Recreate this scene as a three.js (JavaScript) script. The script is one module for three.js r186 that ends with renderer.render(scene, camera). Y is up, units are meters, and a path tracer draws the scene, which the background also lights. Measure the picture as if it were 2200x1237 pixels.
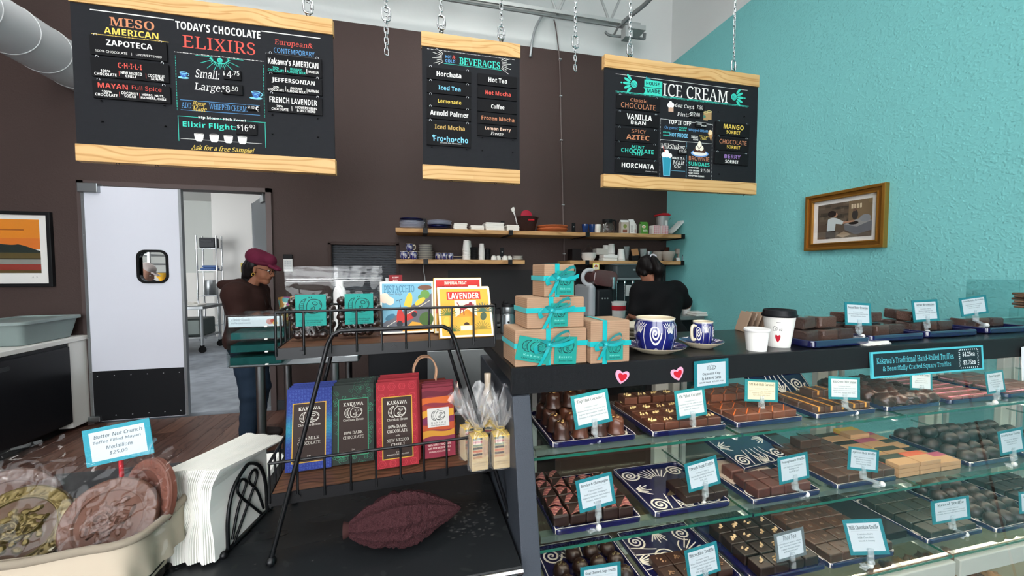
import * as THREE from 'three';
import { mergeGeometries, mergeVertices, toCreasedNormals } from 'three/addons/utils/BufferGeometryUtils.js';
import { RoundedBoxGeometry } from 'three/addons/geometries/RoundedBoxGeometry.js';
import { MarchingCubes } from 'three/addons/objects/MarchingCubes.js';
import { RectAreaLightUniformsLib } from 'three/addons/lights/RectAreaLightUniformsLib.js';

// ---------------------------------------------------------------- camera, sky, light, exposure
RectAreaLightUniformsLib.init();
const scene = new THREE.Scene();
const renderer = new THREE.WebGLRenderer({ antialias: true });
renderer.toneMapping = THREE.LinearToneMapping;
renderer.toneMappingExposure = 1.16;
renderer.shadowMap.enabled = true;
const camera = new THREE.PerspectiveCamera(71.45, 2200 / 1237, 0.05, 60);
const YAW = THREE.MathUtils.degToRad(13.6), PITCH = THREE.MathUtils.degToRad(2.6);
camera.position.set(0, 1.42, 0);
camera.lookAt(Math.sin(YAW) * Math.cos(PITCH), 1.42 - Math.sin(PITCH), -Math.cos(YAW) * Math.cos(PITCH));
// overcast daylight beyond the shop front
scene.background = new THREE.Color(0.95, 0.98, 1.0);
scene.backgroundIntensity = 8;
const LAMP = new THREE.Color(1.0, 0.975, 0.94), COOL = new THREE.Color(0.95, 0.97, 1.0), WARM = new THREE.Color(1.0, 0.88, 0.68);
function areaLight(name, color, intensity, w, h, [x, y, z], [tx, ty, tz]) {
  const l = new THREE.RectAreaLight(color, intensity, w, h);
  l.name = name; l.position.set(x, y, z); l.lookAt(tx, ty, tz); scene.add(l);
  return l;
}
const shopFixtures = [[-2.2, -2.9], [-2.2, -0.2], [0.6, -3.3], [0.6, -1.2], [0.6, 1.0]];
for (const [x, z] of shopFixtures) areaLight('shop_light', LAMP, 17, 1.2, 0.3, [x, 4.345, z], [x, 0, z]);
const kitchenFixtures = [[-3.2, -5.9], [-4.6, -7.6], [-2.0, -7.4]];
for (const [x, z] of kitchenFixtures) areaLight('kitchen_light', COOL, 8, 1.2, 0.3, [x, 2.945, z], [x, 0, z]);
// ---------------------------------------------------------------- helpers
let seedState = 7;
const rnd = () => { seedState = (seedState * 1664525 + 1013904223) >>> 0; return seedState / 4294967296; };
const rr = (a, b) => a + (b - a) * rnd();
const V = (x, y, z) => new THREE.Vector3(x, y, z);
const PI = Math.PI;
const used = {};
function numbered(n) { used[n] = (used[n] ?? -1) + 1; return used[n] ? n + '_' + String(used[n]).padStart(3, '0') : n; }
function tag(o, label, category, group) { o.userData.label = label; o.userData.category = category; if (group) o.userData.group = group; return o; }
function thing(name, label, category, p = [0, 0, 0], turn = 0, group) {
  const o = new THREE.Group(); o.name = numbered(name); o.position.set(...p); o.rotation.y = turn; scene.add(o);
  return tag(o, label, category, group);
}
function part(name, g, m, parent, p, r) {
  const o = new THREE.Mesh(g, m); o.name = name; if (p) o.position.set(...p); if (r) o.rotation.set(...r); parent.add(o); return o;
}
function one(name, g, m, label, category, p, turn, group) {
  const o = new THREE.Mesh(g, m); o.name = numbered(name); if (p) o.position.set(...p); if (turn) o.rotation.y = turn; scene.add(o);
  return tag(o, label, category, group);
}
const nth = (i) => (i + 1) + (['st', 'nd', 'rd'][i] || 'th'), up = (l, i) => l + ', ' + nth(i) + ' from bottom';
function struct(name, g, m) { const o = new THREE.Mesh(g, m); o.name = name; o.userData.kind = 'structure'; scene.add(o); return o; }
function dup(root, p, turn, label, group) {
  const r = root.clone(); r.name = numbered(root.name.replace(/_\d{3}$/, '')); scene.add(r); r.position.set(...p); if (turn !== undefined) r.rotation.y = turn;
  r.userData = { ...root.userData }; if (label) r.userData.label = label; if (group) r.userData.group = group; return r;
}
const clean = (g) => { g = g.index ? g.toNonIndexed() : g; for (const k of Object.keys(g.attributes)) if (!['position', 'normal', 'uv'].includes(k)) g.deleteAttribute(k);
  if (!g.attributes.uv) g.setAttribute('uv', new THREE.BufferAttribute(new Float32Array(g.attributes.position.count * 2), 2)); if (!g.attributes.normal) g.computeVertexNormals(); g.clearGroups(); return g; };
const mg = (...l) => mergeGeometries(l.flat().map(clean));
const E3 = new THREE.Euler(), Q4 = new THREE.Quaternion(), M4 = new THREE.Matrix4();
const tr = (g, x = 0, y = 0, z = 0, rx = 0, ry = 0, rz = 0) => { g.applyMatrix4(M4.compose(V(x, y, z), Q4.setFromEuler(E3.set(rx, ry, rz)), V(1, 1, 1))); return g; };
// uv in metres, by the face's main direction
function uvm(g) {
  g = clean(g); const p = g.attributes.position, n = g.attributes.normal, uv = g.attributes.uv;
  for (let i = 0; i < p.count; i += 3) {
    let a = 0, b = 0, c = 0; for (let k = 0; k < 3; k++) { a += Math.abs(n.getX(i + k)); b += Math.abs(n.getY(i + k)); c += Math.abs(n.getZ(i + k)); }
    for (let k = 0; k < 3; k++) { const j = i + k; if (b >= a && b >= c) uv.setXY(j, p.getX(j), p.getZ(j)); else if (a >= c) uv.setXY(j, p.getZ(j), p.getY(j)); else uv.setXY(j, p.getX(j), p.getY(j)); }
  }
  return g;
}
const bx = (w, h, d, x, y, z, rx, ry, rz) => tr(new THREE.BoxGeometry(w, h, d), x, y, z, rx, ry, rz);
const rbx = (w, h, d, r, x, y, z, rx, ry, rz) => tr(new RoundedBoxGeometry(w, h, d, 2, Math.min(r, w / 2.01, h / 2.01, d / 2.01)), x, y, z, rx, ry, rz);
const cyl = (r0, r1, h, x, y, z, seg = 20, rx, ry, rz) => tr(new THREE.CylinderGeometry(r0, r1, h, seg), x, y, z, rx, ry, rz);
const sph = (r, x, y, z, sx = 1, sy = 1, sz = 1, a = 14, b = 10) => { const g = new THREE.SphereGeometry(r, a, b); g.scale(sx, sy, sz); return tr(g, x, y, z); };
const tor = (R, r, x, y, z, rx, ry, rz, a = 6, b = 16, arc = 2 * PI) => tr(new THREE.TorusGeometry(R, r, a, b, arc), x, y, z, rx, ry, rz);
const UP = V(0, 1, 0);
function rod(a, b, r, seg = 8) {
  const A = V(...a), B = V(...b), d = B.clone().sub(A), g = new THREE.CylinderGeometry(r, r, d.length(), seg);
  g.applyQuaternion(new THREE.Quaternion().setFromUnitVectors(UP, d.clone().normalize())); A.add(B).multiplyScalar(0.5); g.translate(A.x, A.y, A.z); return g;
}
const tube = (pts, r, n = 24, seg = 7, closed = false, tension = 0.5) => new THREE.TubeGeometry(new THREE.CatmullRomCurve3(pts.map((p) => V(...p)), closed, 'catmullrom', tension), n, r, seg, closed);
// polyline tube: straight runs with tight corners
function wire(pts, r, seg = 7) { const path = new THREE.CurvePath(); for (let i = 0; i < pts.length - 1; i++) path.add(new THREE.LineCurve3(V(...pts[i]), V(...pts[i + 1]))); return mg(pts.slice(1).map((p, i) => rod(pts[i], p, r, seg)), pts.slice(1, -1).map((p) => sph(r, ...p, 1, 1, 1, seg, 6))); }
const lathe = (pts, seg = 32) => new THREE.LatheGeometry(pts.map(([a, b]) => new THREE.Vector2(a, b)), seg);
const poly = (pts) => { const s = new THREE.Shape(); pts.forEach(([x, y], i) => (i ? s.lineTo(x, y) : s.moveTo(x, y))); s.closePath(); return s; };
const hole = (pts) => { const s = new THREE.Path(); pts.forEach(([x, y], i) => (i ? s.lineTo(x, y) : s.moveTo(x, y))); s.closePath(); return s; };
const rect = (x0, y0, x1, y1) => [[x0, y0], [x1, y0], [x1, y1], [x0, y1]];
const extr = (shape, depth, bevel = 0, seg = 8) => new THREE.ExtrudeGeometry(shape, { depth, bevelEnabled: bevel > 0, bevelThickness: bevel, bevelSize: bevel, bevelOffset: -bevel, bevelSegments: 2, curveSegments: seg });
function rrect(w, h, r) { const s = new THREE.Shape(), x = -w / 2, y = -h / 2; s.moveTo(x + r, y); s.lineTo(x + w - r, y); s.absarc(x + w - r, y + r, r, -PI / 2, 0); s.lineTo(x + w, y + h - r); s.absarc(x + w - r, y + h - r, r, 0, PI / 2); s.lineTo(x + r, y + h); s.absarc(x + r, y + h - r, r, PI / 2, PI); s.lineTo(x, y + r); s.absarc(x + r, y + r, r, PI, 1.5 * PI); return s; }
// a printed face: rectangle in the xy plane (facing +z), uv cut from an atlas [u0, v0, u1, v1]
function face(w, h, [u0, v0, u1, v1] = [0, 0, 1, 1], x = 0, y = 0, z = 0) {
  const g = new THREE.PlaneGeometry(w, h), uv = g.attributes.uv; for (let i = 0; i < 4; i++) uv.setXY(i, u0 + (u1 - u0) * uv.getX(i), v0 + (v1 - v0) * uv.getY(i)); g.translate(x, y, z); return g;
}
// a thin printed card with thickness: all faces take uv from the front
function card(w, h, t, uv) { const g = clean(new THREE.BoxGeometry(w, h, t)), p = g.attributes.position, q = g.attributes.uv, [u0, v0, u1, v1] = uv; for (let i = 0; i < p.count; i++) q.setXY(i, u0 + (u1 - u0) * (p.getX(i) / w + 0.5), v0 + (v1 - v0) * (p.getY(i) / h + 0.5)); return g; }
// point of a real plane (axis = value) measured from the photograph
const fwd = camera.getWorldDirection(V(0, 0, 0)), rgt = fwd.clone().cross(UP).normalize(), upv = rgt.clone().cross(fwd);
function at(px, py, axis, value) {
  const d = fwd.clone().addScaledVector(rgt, (px - 1100) / 860).addScaledVector(upv, -(py - 618.5) / 860), t = (value - camera.position[axis]) / d[axis];
  return camera.position.clone().addScaledVector(d, t);
}
// ---------------------------------------------------------------- computed textures
const smooth = (t) => t * t * (3 - 2 * t);
function valueNoise(n, cells, seed = 1) {   // tileable value noise, n x n
  const s = seedState; seedState = seed * 9973 + 11; const grid = Float32Array.from({ length: cells * cells }, rnd); seedState = s;
  const o = new Float32Array(n * n);
  for (let y = 0; y < n; y++) for (let x = 0; x < n; x++) {
    const fx = (x / n) * cells, fy = (y / n) * cells, x0 = fx | 0, y0 = fy | 0, a = smooth(fx - x0), b = smooth(fy - y0), x1 = (x0 + 1) % cells, y1 = (y0 + 1) % cells;
    o[y * n + x] = (grid[y0 * cells + x0] * (1 - a) + grid[y0 * cells + x1] * a) * (1 - b) + (grid[y1 * cells + x0] * (1 - a) + grid[y1 * cells + x1] * a) * b;
  }
  return o;
}
function noiseTex(n, layers, size, f = (v) => v) {   // layers [[cells, weight], ...]; size = metres per repeat
  const d = new Uint8Array(n * n * 4), ls = layers.map(([c, w], i) => [valueNoise(n, c, c + i), w]);
  for (let i = 0; i < n * n; i++) { let v = 0; for (const [l, w] of ls) v += l[i] * w; v = Math.max(0, Math.min(255, f(v) * 255)); d.set([v, v, v, 255], i * 4); }
  const t = new THREE.DataTexture(d, n, n); return prep(t, size);
}
function prep(t, size, srgb) { t.wrapS = t.wrapT = THREE.RepeatWrapping; t.magFilter = THREE.LinearFilter; t.minFilter = THREE.LinearMipmapLinearFilter; t.generateMipmaps = true; if (size) t.repeat.set(1 / size, 1 / size); if (srgb) t.colorSpace = THREE.SRGBColorSpace; t.needsUpdate = true; return t; }
function paint(w, h, draw) { const c = document.createElement('canvas'); c.width = w; c.height = h; const x = c.getContext('2d'); draw(x, w, h); const t = new THREE.CanvasTexture(c); t.colorSpace = THREE.SRGBColorSpace; t.magFilter = THREE.LinearFilter; return t; }
function grainTex(base, dark, n, size, knots = 5, stretch = 5) {   // wood: grain runs along u
  const t = paint(n, n / 2, (c, w, h) => {
    c.fillStyle = base; c.fillRect(0, 0, w, h);
    const nz = valueNoise(256, 6, n + knots), nf = valueNoise(256, 32, n + 3);
    const img = c.getImageData(0, 0, w, h), d = img.data, dk = new THREE.Color(dark).convertLinearToSRGB();
    for (let y = 0; y < h; y++) for (let x = 0; x < w; x++) {
      const a = nz[(((y * 256) / h) | 0) * 256 + (((x * 256) / w) | 0)], b = nf[(((y * 256) / h) | 0) * 256 + (((x * 64) / w) | 0)];
      let r = Math.sin(y * 0.045 * stretch + a * 11) * 0.5 + 0.5; r = Math.pow(r, 6) * 0.7 + b * 0.35;
      const i = (y * w + x) * 4; d[i] += (dk.r * 255 - d[i]) * r; d[i + 1] += (dk.g * 255 - d[i + 1]) * r; d[i + 2] += (dk.b * 255 - d[i + 2]) * r;
    }
    c.putImageData(img, 0, 0);
  });
  t.wrapS = t.wrapT = THREE.RepeatWrapping; t.repeat.set(1 / size, 2 / size); return t;
}
const FONT = { b: 'bold 100px sans-serif', r: '100px sans-serif', s: 'bold 100px serif', t: '100px serif', m: '100px monospace' };
function fitText(c, s, cx, cy, w, h, font, color, skew = 0, rot = 0) {   // text filled into a w x h box about (cx, cy)
  c.save(); c.font = FONT[font]; c.fillStyle = color; c.textBaseline = 'alphabetic'; c.textAlign = 'left';
  const m = c.measureText(s), L = m.actualBoundingBoxLeft, R = m.actualBoundingBoxRight, A = m.actualBoundingBoxAscent, D = m.actualBoundingBoxDescent;
  c.translate(cx, cy); if (rot) c.rotate(rot); c.transform(1, 0, skew, 1, 0, 0); c.scale(w / Math.max(1, R + L), h / Math.max(1, A + D)); c.fillText(s, -(R - L) / 2, (A - D) / 2); c.restore();
}
function stroke(c, color, lw, f) { c.strokeStyle = color; c.lineWidth = lw; c.lineCap = 'round'; c.lineJoin = 'round'; c.beginPath(); f(c); c.stroke(); }
function blob(c, color, f) { c.fillStyle = color; c.beginPath(); f(c); c.fill(); }
function spiral(c, x, y, r, turns, dir = 1, a0 = 0) { for (let i = 0; i <= turns * 18; i++) { const a = a0 + dir * (i / 18) * 2 * PI, q = r * (1 - i / (turns * 18 + 2)); i ? c.lineTo(x + Math.cos(a) * q, y + Math.sin(a) * q) : c.moveTo(x + Math.cos(a) * q, y + Math.sin(a) * q); } }
// the round-cornered glyph on cards, tags and wrappers: a curled profile beside a fan of strokes
function glyph(c, x, y, w, color) {
  const k = w / 100, lw = 3 * k, X = (a) => x + a * k, Y = (b) => y + b * k;
  stroke(c, color, lw, () => { c.moveTo(X(-18), Y(-32)); c.bezierCurveTo(X(-60), Y(-30), X(-58), Y(34), X(-20), Y(32)); c.bezierCurveTo(X(-36), Y(12), X(-34), Y(-16), X(-18), Y(-32)); });
  for (let i = 0; i < 7; i++) stroke(c, color, lw * 0.6, () => { const b = -22 + i * 8; c.moveTo(X(-46 + Math.abs(i - 3) * 3), Y(b)); c.lineTo(X(-34 + Math.abs(i - 3)), Y(b)); });
  stroke(c, color, lw * 1.1, () => { c.moveTo(X(-4), Y(30)); c.bezierCurveTo(X(-26), Y(26), X(-22), Y(-30), X(10), Y(-30)); c.bezierCurveTo(X(44), Y(-30), X(56), Y(-14), X(46), Y(8)); c.bezierCurveTo(X(40), Y(30), X(14), Y(36), X(-4), Y(30)); });
  stroke(c, color, lw, () => { c.moveTo(X(8), Y(-14)); c.bezierCurveTo(X(16), Y(-24), X(34), Y(-18), X(30), Y(-8)); c.bezierCurveTo(X(24), Y(-2), X(10), Y(-6), X(8), Y(-14)); });
  stroke(c, color, lw, () => { spiral(c, X(8), Y(10), 11 * k, 1.4, 1, -1); });
  stroke(c, color, lw, () => { c.moveTo(X(-14), Y(20)); c.quadraticCurveTo(X(4), Y(38), X(22), Y(18)); c.quadraticCurveTo(X(32), Y(26), X(42), Y(10)); });
  for (let i = 0; i < 4; i++) stroke(c, color, lw * 0.6, () => { c.moveTo(X(36 + i * 3.4), Y(-18 + i * 5)); c.lineTo(X(46 + i), Y(-12 + i * 5)); });
  blob(c, color, () => { c.arc(X(-6), Y(-38), 2.5 * k, 0, 7); c.arc(X(4), Y(-38), 2.5 * k, 0, 7); });
}
// ---------------------------------------------------------------- materials
const std = (color, roughness = 0.6, o = {}) => new THREE.MeshPhysicalMaterial({ color, roughness, specularIntensity: o.metalness ? 1 : 0.4, ...o });
const phy = (color, roughness = 0.6, o = {}) => new THREE.MeshPhysicalMaterial({ color, roughness, ...o });
const fine = noiseTex(256, [[64, 0.5], [128, 0.5]], 0.08), coarse = noiseTex(256, [[4, 0.4], [16, 0.4], [64, 0.2]], 1.5);
const plaster = noiseTex(512, [[96, 0.6], [200, 0.4]], 1.1, (v) => Math.max(0, (v - 0.45) * 2.2));
const smudge = noiseTex(256, [[3, 0.4], [9, 0.4], [40, 0.2]], 2.2, (v) => 0.35 + v * 0.4);
const M = {
  brown: std(0x463936, 0.62, { bumpMap: plaster, bumpScale: 0.0008 }),
  teal: std(0x7cc5c5, 0.68, { bumpMap: plaster, bumpScale: 0.0024 }),
  upper: std(0xdcdedc, 0.85, { bumpMap: coarse, bumpScale: 0.002 }),
  white: std(0xd9d8d6, 0.7), matteWhite: std(0xe6e4df, 0.9), door: std(0xd6d8e2, 0.35), black: std(0x151517, 0.55), satinBlack: std(0x141518, 0.42),
  chrome: std(0xc9cccf, 0.22, { metalness: 1 }), steel: std(0x9da1a3, 0.36, { metalness: 1 }), darkSteel: std(0x5f6366, 0.42, { metalness: 0.9 }), galv: std(0xb4b8ba, 0.5, { metalness: 0.6 }),
  wire: std(0x0d0e11, 0.38, { metalness: 0.3 }), glass: phy(0xffffff, 0.02, { transmission: 1, thickness: 0, ior: 1.5 }), shelfGlass: phy(0xe3f3ea, 0.02, { transmission: 1, thickness: 0, ior: 1.5 }),
  glassEdge: phy(0x2f8571, 0.12, { transmission: 0.55, thickness: 0 }), acrylic: phy(0xf4f8f8, 0.05, { transmission: 1, thickness: 0, ior: 1.25 }), rubber: std(0x121213, 0.8),
  film: phy(0xffffff, 0.07, { transmission: 1, thickness: 0, ior: 1.24 }), paper: std(0xefede6, 0.92), ceramic: phy(0xe8e6df, 0.25, { clearcoat: 0.6 }), navy: phy(0x161a4e, 0.18, { clearcoat: 0.8, clearcoatRoughness: 0.08 }),
  grey: std(0x8d9493, 0.55), darkGrey: std(0x34373a, 0.5), skin: std(0x9a6a52, 0.6), hair: std(0x120f0f, 0.5), red: std(0xb3202c, 0.6),
  choc: phy(0x3a2017, 0.38, { clearcoat: 0.15 }), darkChoc: phy(0x24140f, 0.42, { clearcoat: 0.12 }), milkChoc: phy(0x5a3324, 0.4, { clearcoat: 0.15 }),
};
M.oak = std(0xffffff, 0.5, { map: grainTex('#d9b27c', '#b98a52', 1024, 1.1) });
M.shelfWood = std(0xffffff, 0.55, { map: grainTex('#c79c6c', '#9d744a', 512, 0.9, 3, 4) });
M.walnut = std(0xffffff, 0.45, { map: grainTex('#6e4c39', '#3d281d', 512, 0.35, 4, 7) });
// ---------------------------------------------------------------- the room
const ZW = -4.45, XR = 3.07, XL = -4.6, ZF = 3.2, HT = 3.93, HC = 5.1;
{ // brown back wall with the kitchen doorway and the shutter opening
  const s = poly(rect(XL, -0.05, XR, HT)); s.holes.push(hole(rect(-2.93, -0.05, -1.37, 2.22)), hole(rect(-0.84, 1.05, -0.19, 1.68)));
  struct('wall_back', uvm(tr(extr(s, 0.12), 0, 0, ZW - 0.12)), M.brown);
  struct('trim_1', uvm(bx(XR - XL + 0.2, HC - HT, 0.1, (XR + XL) / 2 + 0.05, (HC + HT) / 2, ZW - 0.1)), M.upper);   // pale upper wall above the brown
  struct('wall_right', uvm(bx(0.14, HT + 0.05, ZF - ZW + 0.14, XR + 0.07, HT / 2 - 0.025, (ZF + ZW) / 2)), M.teal);
  struct('trim_2', uvm(bx(0.1, HC - HT, ZF - ZW + 0.2, XR + 0.11, (HC + HT) / 2, (ZF + ZW) / 2)), M.upper);
  struct('wall_left', uvm(bx(0.12, HC + 0.05, ZF - ZW + 0.12, XL - 0.06, HC / 2 - 0.025, (ZF + ZW) / 2)), M.brown);
  struct('ceiling', uvm(bx(XR - XL + 0.4, 0.12, ZF - ZW + 0.4, (XR + XL) / 2, HC + 0.06, (ZF + ZW) / 2)), M.upper);
  const f = poly(rect(XL - 0.1, -0.05, XR + 0.15, HC)); f.holes.push(hole(rect(-4.2, 0.5, -1.7, 4.5)), hole(rect(-1.4, 0.5, 1.1, 4.5)));
  struct('wall_front', tr(extr(f, 0.14), 0, 0, ZF), M.brown);
  [[-4.2, -1.7], [-1.4, 1.1]].forEach(([a, b], i) => {
    const w = struct('window_' + (i + 1), mg(bx(b - a, 0.05, 0.09, (a + b) / 2, 0.525, ZF + 0.07), bx(b - a, 0.05, 0.09, (a + b) / 2, 4.475, ZF + 0.07), bx(0.05, 3.9, 0.09, a + 0.025, 2.5, ZF + 0.07), bx(0.05, 3.9, 0.09, b - 0.025, 2.5, ZF + 0.07), bx(b - a, 0.04, 0.08, (a + b) / 2, 2.6, ZF + 0.07)), M.darkSteel);
    part('pane', bx(b - a - 0.1, 2.05, 0.006, (a + b) / 2, 1.565, ZF + 0.07), M.glass, w); part('pane', bx(b - a - 0.1, 1.82, 0.006, (a + b) / 2, 3.54, ZF + 0.07), M.glass, w);
  });
  // wood-plank floor
  const fl = struct('floor', bx(XR - XL + 0.2, 0.1, ZF - ZW + 0.1, (XR + XL) / 2, -0.062, (ZF + ZW) / 2 + 0.02), std(0x4a352d, 0.5));
  const tones = [['#6b4d42', '#4b332b'], ['#5f4339', '#432d25'], ['#775749', '#523a30'], ['#664a40', '#3f2a23']].map(([a, b], i) => std(0xffffff, 0.38, { map: grainTex(a, b, 256, 0.9, i + 2, 6) }));
  const pg = [0, 1, 2].map((k) => { const g = uvm(rbx(1.198, 0.012, 0.138, 0.0015)); const uv = g.attributes.uv; for (let i = 0; i < uv.count; i++) uv.setXY(i, uv.getX(i) + k * 0.37, uv.getY(i) + k * 0.23); g.rotateY(PI / 2); return g; });
  for (let i = 0; i < 32; i++) for (let j = 0; j < 3; j++) {
    const z0 = ZW + 0.6 + j * 1.2 - (i % 3) * 0.4;
    if (z0 - 0.6 < ZW - 0.01) { const l = 1.2 - (ZW - (z0 - 0.6)), g = uvm(rbx(l - 0.002, 0.012, 0.138, 0.0015)); g.rotateY(PI / 2); part('plank', g, tones[(i * 7 + j * 3) % 4], fl, [-4.1 + i * 0.14, -0.006, ZW + l / 2]); }
    else part('plank', pg[(i + j) % 3], tones[(i * 5 + j * 3) % 4], fl, [-4.1 + i * 0.14, -0.006, z0]);
  }
  // kitchen shell
  const KW = std(0xd8d6d2, 0.8), KL = std(0xcdd0cb, 0.8);
  struct('floor_kitchen', bx(8.2, 0.1, 6.6, -3.4, -0.05, -7.86), std(0x9fa6ae, 0.5, { map: (() => { const t = noiseTex(256, [[6, 0.3], [30, 0.3], [120, 0.4]], 0.9, (v) => 0.72 + v * 0.4); t.colorSpace = THREE.SRGBColorSpace; return t; })() }));
  struct('wall_kitchen_back', bx(8.2, 3.1, 0.1, -3.4, 1.5, -11.1), KL);
  struct('wall_kitchen_left', bx(0.1, 3.1, 6.6, -7.5, 1.5, -7.86), KW);
  struct('wall_kitchen_right', bx(0.1, 3.1, 6.6, 0.7, 1.5, -7.86), KW);
  struct('ceiling_kitchen', bx(8.3, 0.1, 6.6, -3.4, 3.1, -7.86), KW);
  const pa = at(459, 600, 'z', -9.7).x;
  struct('wall_kitchen_partition', bx(0.65 - pa, 3.05, 0.1, (0.65 + pa) / 2, 1.525, -9.75), KW);
  struct('trim_3', bx(4.2, 1.35, 0.02, -5.3, 0.675, -11.03), M.matteWhite);   // wipe-clean wainscot
  struct('baseboard_back', bx(1.1, 0.1, 0.015, -0.85, 0.05, ZW + 0.0075), M.darkGrey);
}
{ // light fittings
  const frameM = std(0xd8d8d8, 0.5), glow = std(0xffffff, 0.6, { emissive: LAMP, emissiveIntensity: 2.2 }), glowK = std(0xffffff, 0.6, { emissive: COOL, emissiveIntensity: 2.5 });
  shopFixtures.forEach(([x, z], i) => {
    const t = thing('ceiling_lamp', ['linear ceiling lamp above the dark plank floor behind the counter', 'linear ceiling lamp over the left shop floor near the windows', 'linear ceiling lamp above the wall shelves', 'linear ceiling lamp above the display case', 'linear ceiling lamp nearest the shop windows'][i], 'lamp', [x, 4.35, z], 0, 'shop ceiling lamps');
    part('housing', mg(bx(1.26, 0.07, 0.36, 0, 0.041, 0)), frameM, t); part('diffuser', bx(1.2, 0.012, 0.3, 0, 0.002, 0), glow, t);
    for (const s of [-0.5, 0.5]) part('hanger', rod([s, 0.07, 0], [s, HC - 4.35, 0], 0.004), M.galv, t);
  });
  kitchenFixtures.forEach(([x, z], i) => {
    const t = thing('kitchen_lamp', ['kitchen ceiling lamp nearest the swing door', 'kitchen ceiling lamp above the steel tables', 'kitchen ceiling lamp at the far back'][i], 'lamp', [x, 2.95, z], 0, 'kitchen ceiling lamps');
    part('housing', bx(1.26, 0.09, 0.36, 0, 0.052, 0), frameM, t); part('diffuser', bx(1.2, 0.012, 0.3, 0, 0.002, 0), glowK, t);
  });
}
{ // spiral duct running back along the left
  const c = at(155, 143, 'z', -4.3), t = thing('spiral_duct', 'white painted round spiral air duct at upper left', 'duct', [c.x, c.y, 0]);
  const wall = lathe([[0.18, 0], [0.18, 6.2]], 40); part('pipe', tr(wall, 0, 0, -4.45, PI / 2), std(0xb9bcbf, 0.5), t);
  for (let i = 0; i < 22; i++) part('seam', tor(0.181, 0.005, 0, 0, -4.3 + i * 0.28, 0, 0.12, 0, 5, 32), std(0xc4c6c8, 0.5), t);
  for (const z of [-3.4, 0.2]) part('strap', mg(tor(0.184, 0.006, 0, 0, z), rod([0, 0.18, z], [0, HC - c.y, z], 0.006)), M.galv, t);
}
{ // steel roof joist and the conduits near the ceiling
  const e = at(1372, 58, 'z', -4.1), y = e.y, t = thing('roof_joist', 'grey steel bar joist crossing under the roof above the boards', 'joist', [0, y, -4.1]), jm = std(0xa9adac, 0.6);
  for (const dz of [-0.035, 0.035]) part('bottom_chord', bx(e.x + 4.4, 0.035, 0.02, (e.x - 4.4) / 2, 0, dz), jm, t);
  part('top_chord', bx(e.x + 4.6, 0.04, 0.09, (e.x - 4.2) / 2, 0.62, 0), jm, t);
  for (let i = 0; i < 11; i++) { const x = e.x - 0.35 - i * 0.6; part('web', rod([x, 0, 0], [x + 0.28, 0.62, 0], 0.013), jm, t); part('web', rod([x, 0, 0], [x - 0.28, 0.62, 0], 0.013), jm, t); }
  part('bearing_seat', mg(bx(0.2, 0.05, 0.16, e.x - 0.06, -0.05, 0), bx(0.09, 0.12, 0.1, e.x - 0.14, -0.09, 0)), jm, t);
  const cz = ZW + 0.02, P = (a, b) => at(a, b, 'z', cz).toArray();
  one('conduit', tube([P(1139, 122), P(1146, 75), P(1158, 45), P(1175, 30), P(1230, 38), P(1300, 48)], 0.014, 40, 8), M.galv, 'grey bent conduit stub ending above the brown wall edge', 'conduit');
  const cv = thing('cable_conduit', 'thin vertical cable conduit running down the brown wall behind shelves', 'conduit');
  part('cable', tube([P(1190, 42), P(1194, 60), P(1202, 130), P(1205, 250), P(1208, 380), P(1210, 470), P(1213, 575)], 0.007, 60, 7), std(0x6f6361, 0.6), cv);
  for (const [a, b] of [[1204, 127], [1205, 206], [1206, 301], [1210, 440], [1212, 545]]) { const p = at(a, b, 'z', ZW + 0.02); part('clip', mg(rbx(0.03, 0.012, 0.03, 0.003, p.x, p.y, p.z - 0.005), sph(0.007, p.x - 0.014, p.y, p.z + 0.008)), M.galv, cv); }
  one('ceiling_conduit', mg(tube([at(1300, 68, 'z', -4.2).toArray(), at(1310, 76, 'z', -4.2).toArray(), at(1345, 79, 'z', -4.2).toArray(), at(1384, 84, 'z', -4.2).toArray()], 0.014, 24, 7), rod(at(1384, 84, 'z', -4.2).toArray(), at(1385, 72, 'z', -4.2).toArray(), 0.018), rod(at(1318, 76, 'z', -4.2).toArray(), at(1330, 55, 'z', -4.1).toArray(), 0.012)), std(0x7b7f7f, 0.5), 'grey steel conduit elbow hanging under the joist end', 'conduit');
  one('sprinkler_pipe', tube([at(1330, 55, 'z', -4.1).toArray(), at(1350, 38, 'z', -4.0).toArray(), at(1390, 5, 'z', -3.8).toArray(), at(1420, -30, 'z', -3.6).toArray()], 0.022, 30, 8), std(0x777b7b, 0.5), 'grey pipe rising diagonally from the joist end', 'pipe');
}
{ // roll-up shutter in the back wall
  const t = thing('roll_shutter', 'closed dark slatted roll-up shutter in the brown wall', 'shutter', [-0.515, 1.05, ZW]);
  const sm = std(0x2c3037, 0.45);
  for (let i = 0; i < 24; i++) part('slat', rbx(0.645, 0.0255, 0.014, 0.006, 0, 0.014 + i * 0.0262, -0.06), sm, t);
  part('frame', mg(bx(0.03, 0.66, 0.02, -0.335, 0.315, 0.01), bx(0.03, 0.66, 0.02, 0.335, 0.315, 0.01), bx(0.7, 0.03, 0.02, 0, 0.645, 0.01), bx(0.7, 0.03, 0.02, 0, -0.015, 0.01)), M.brown, t);
}
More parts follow.
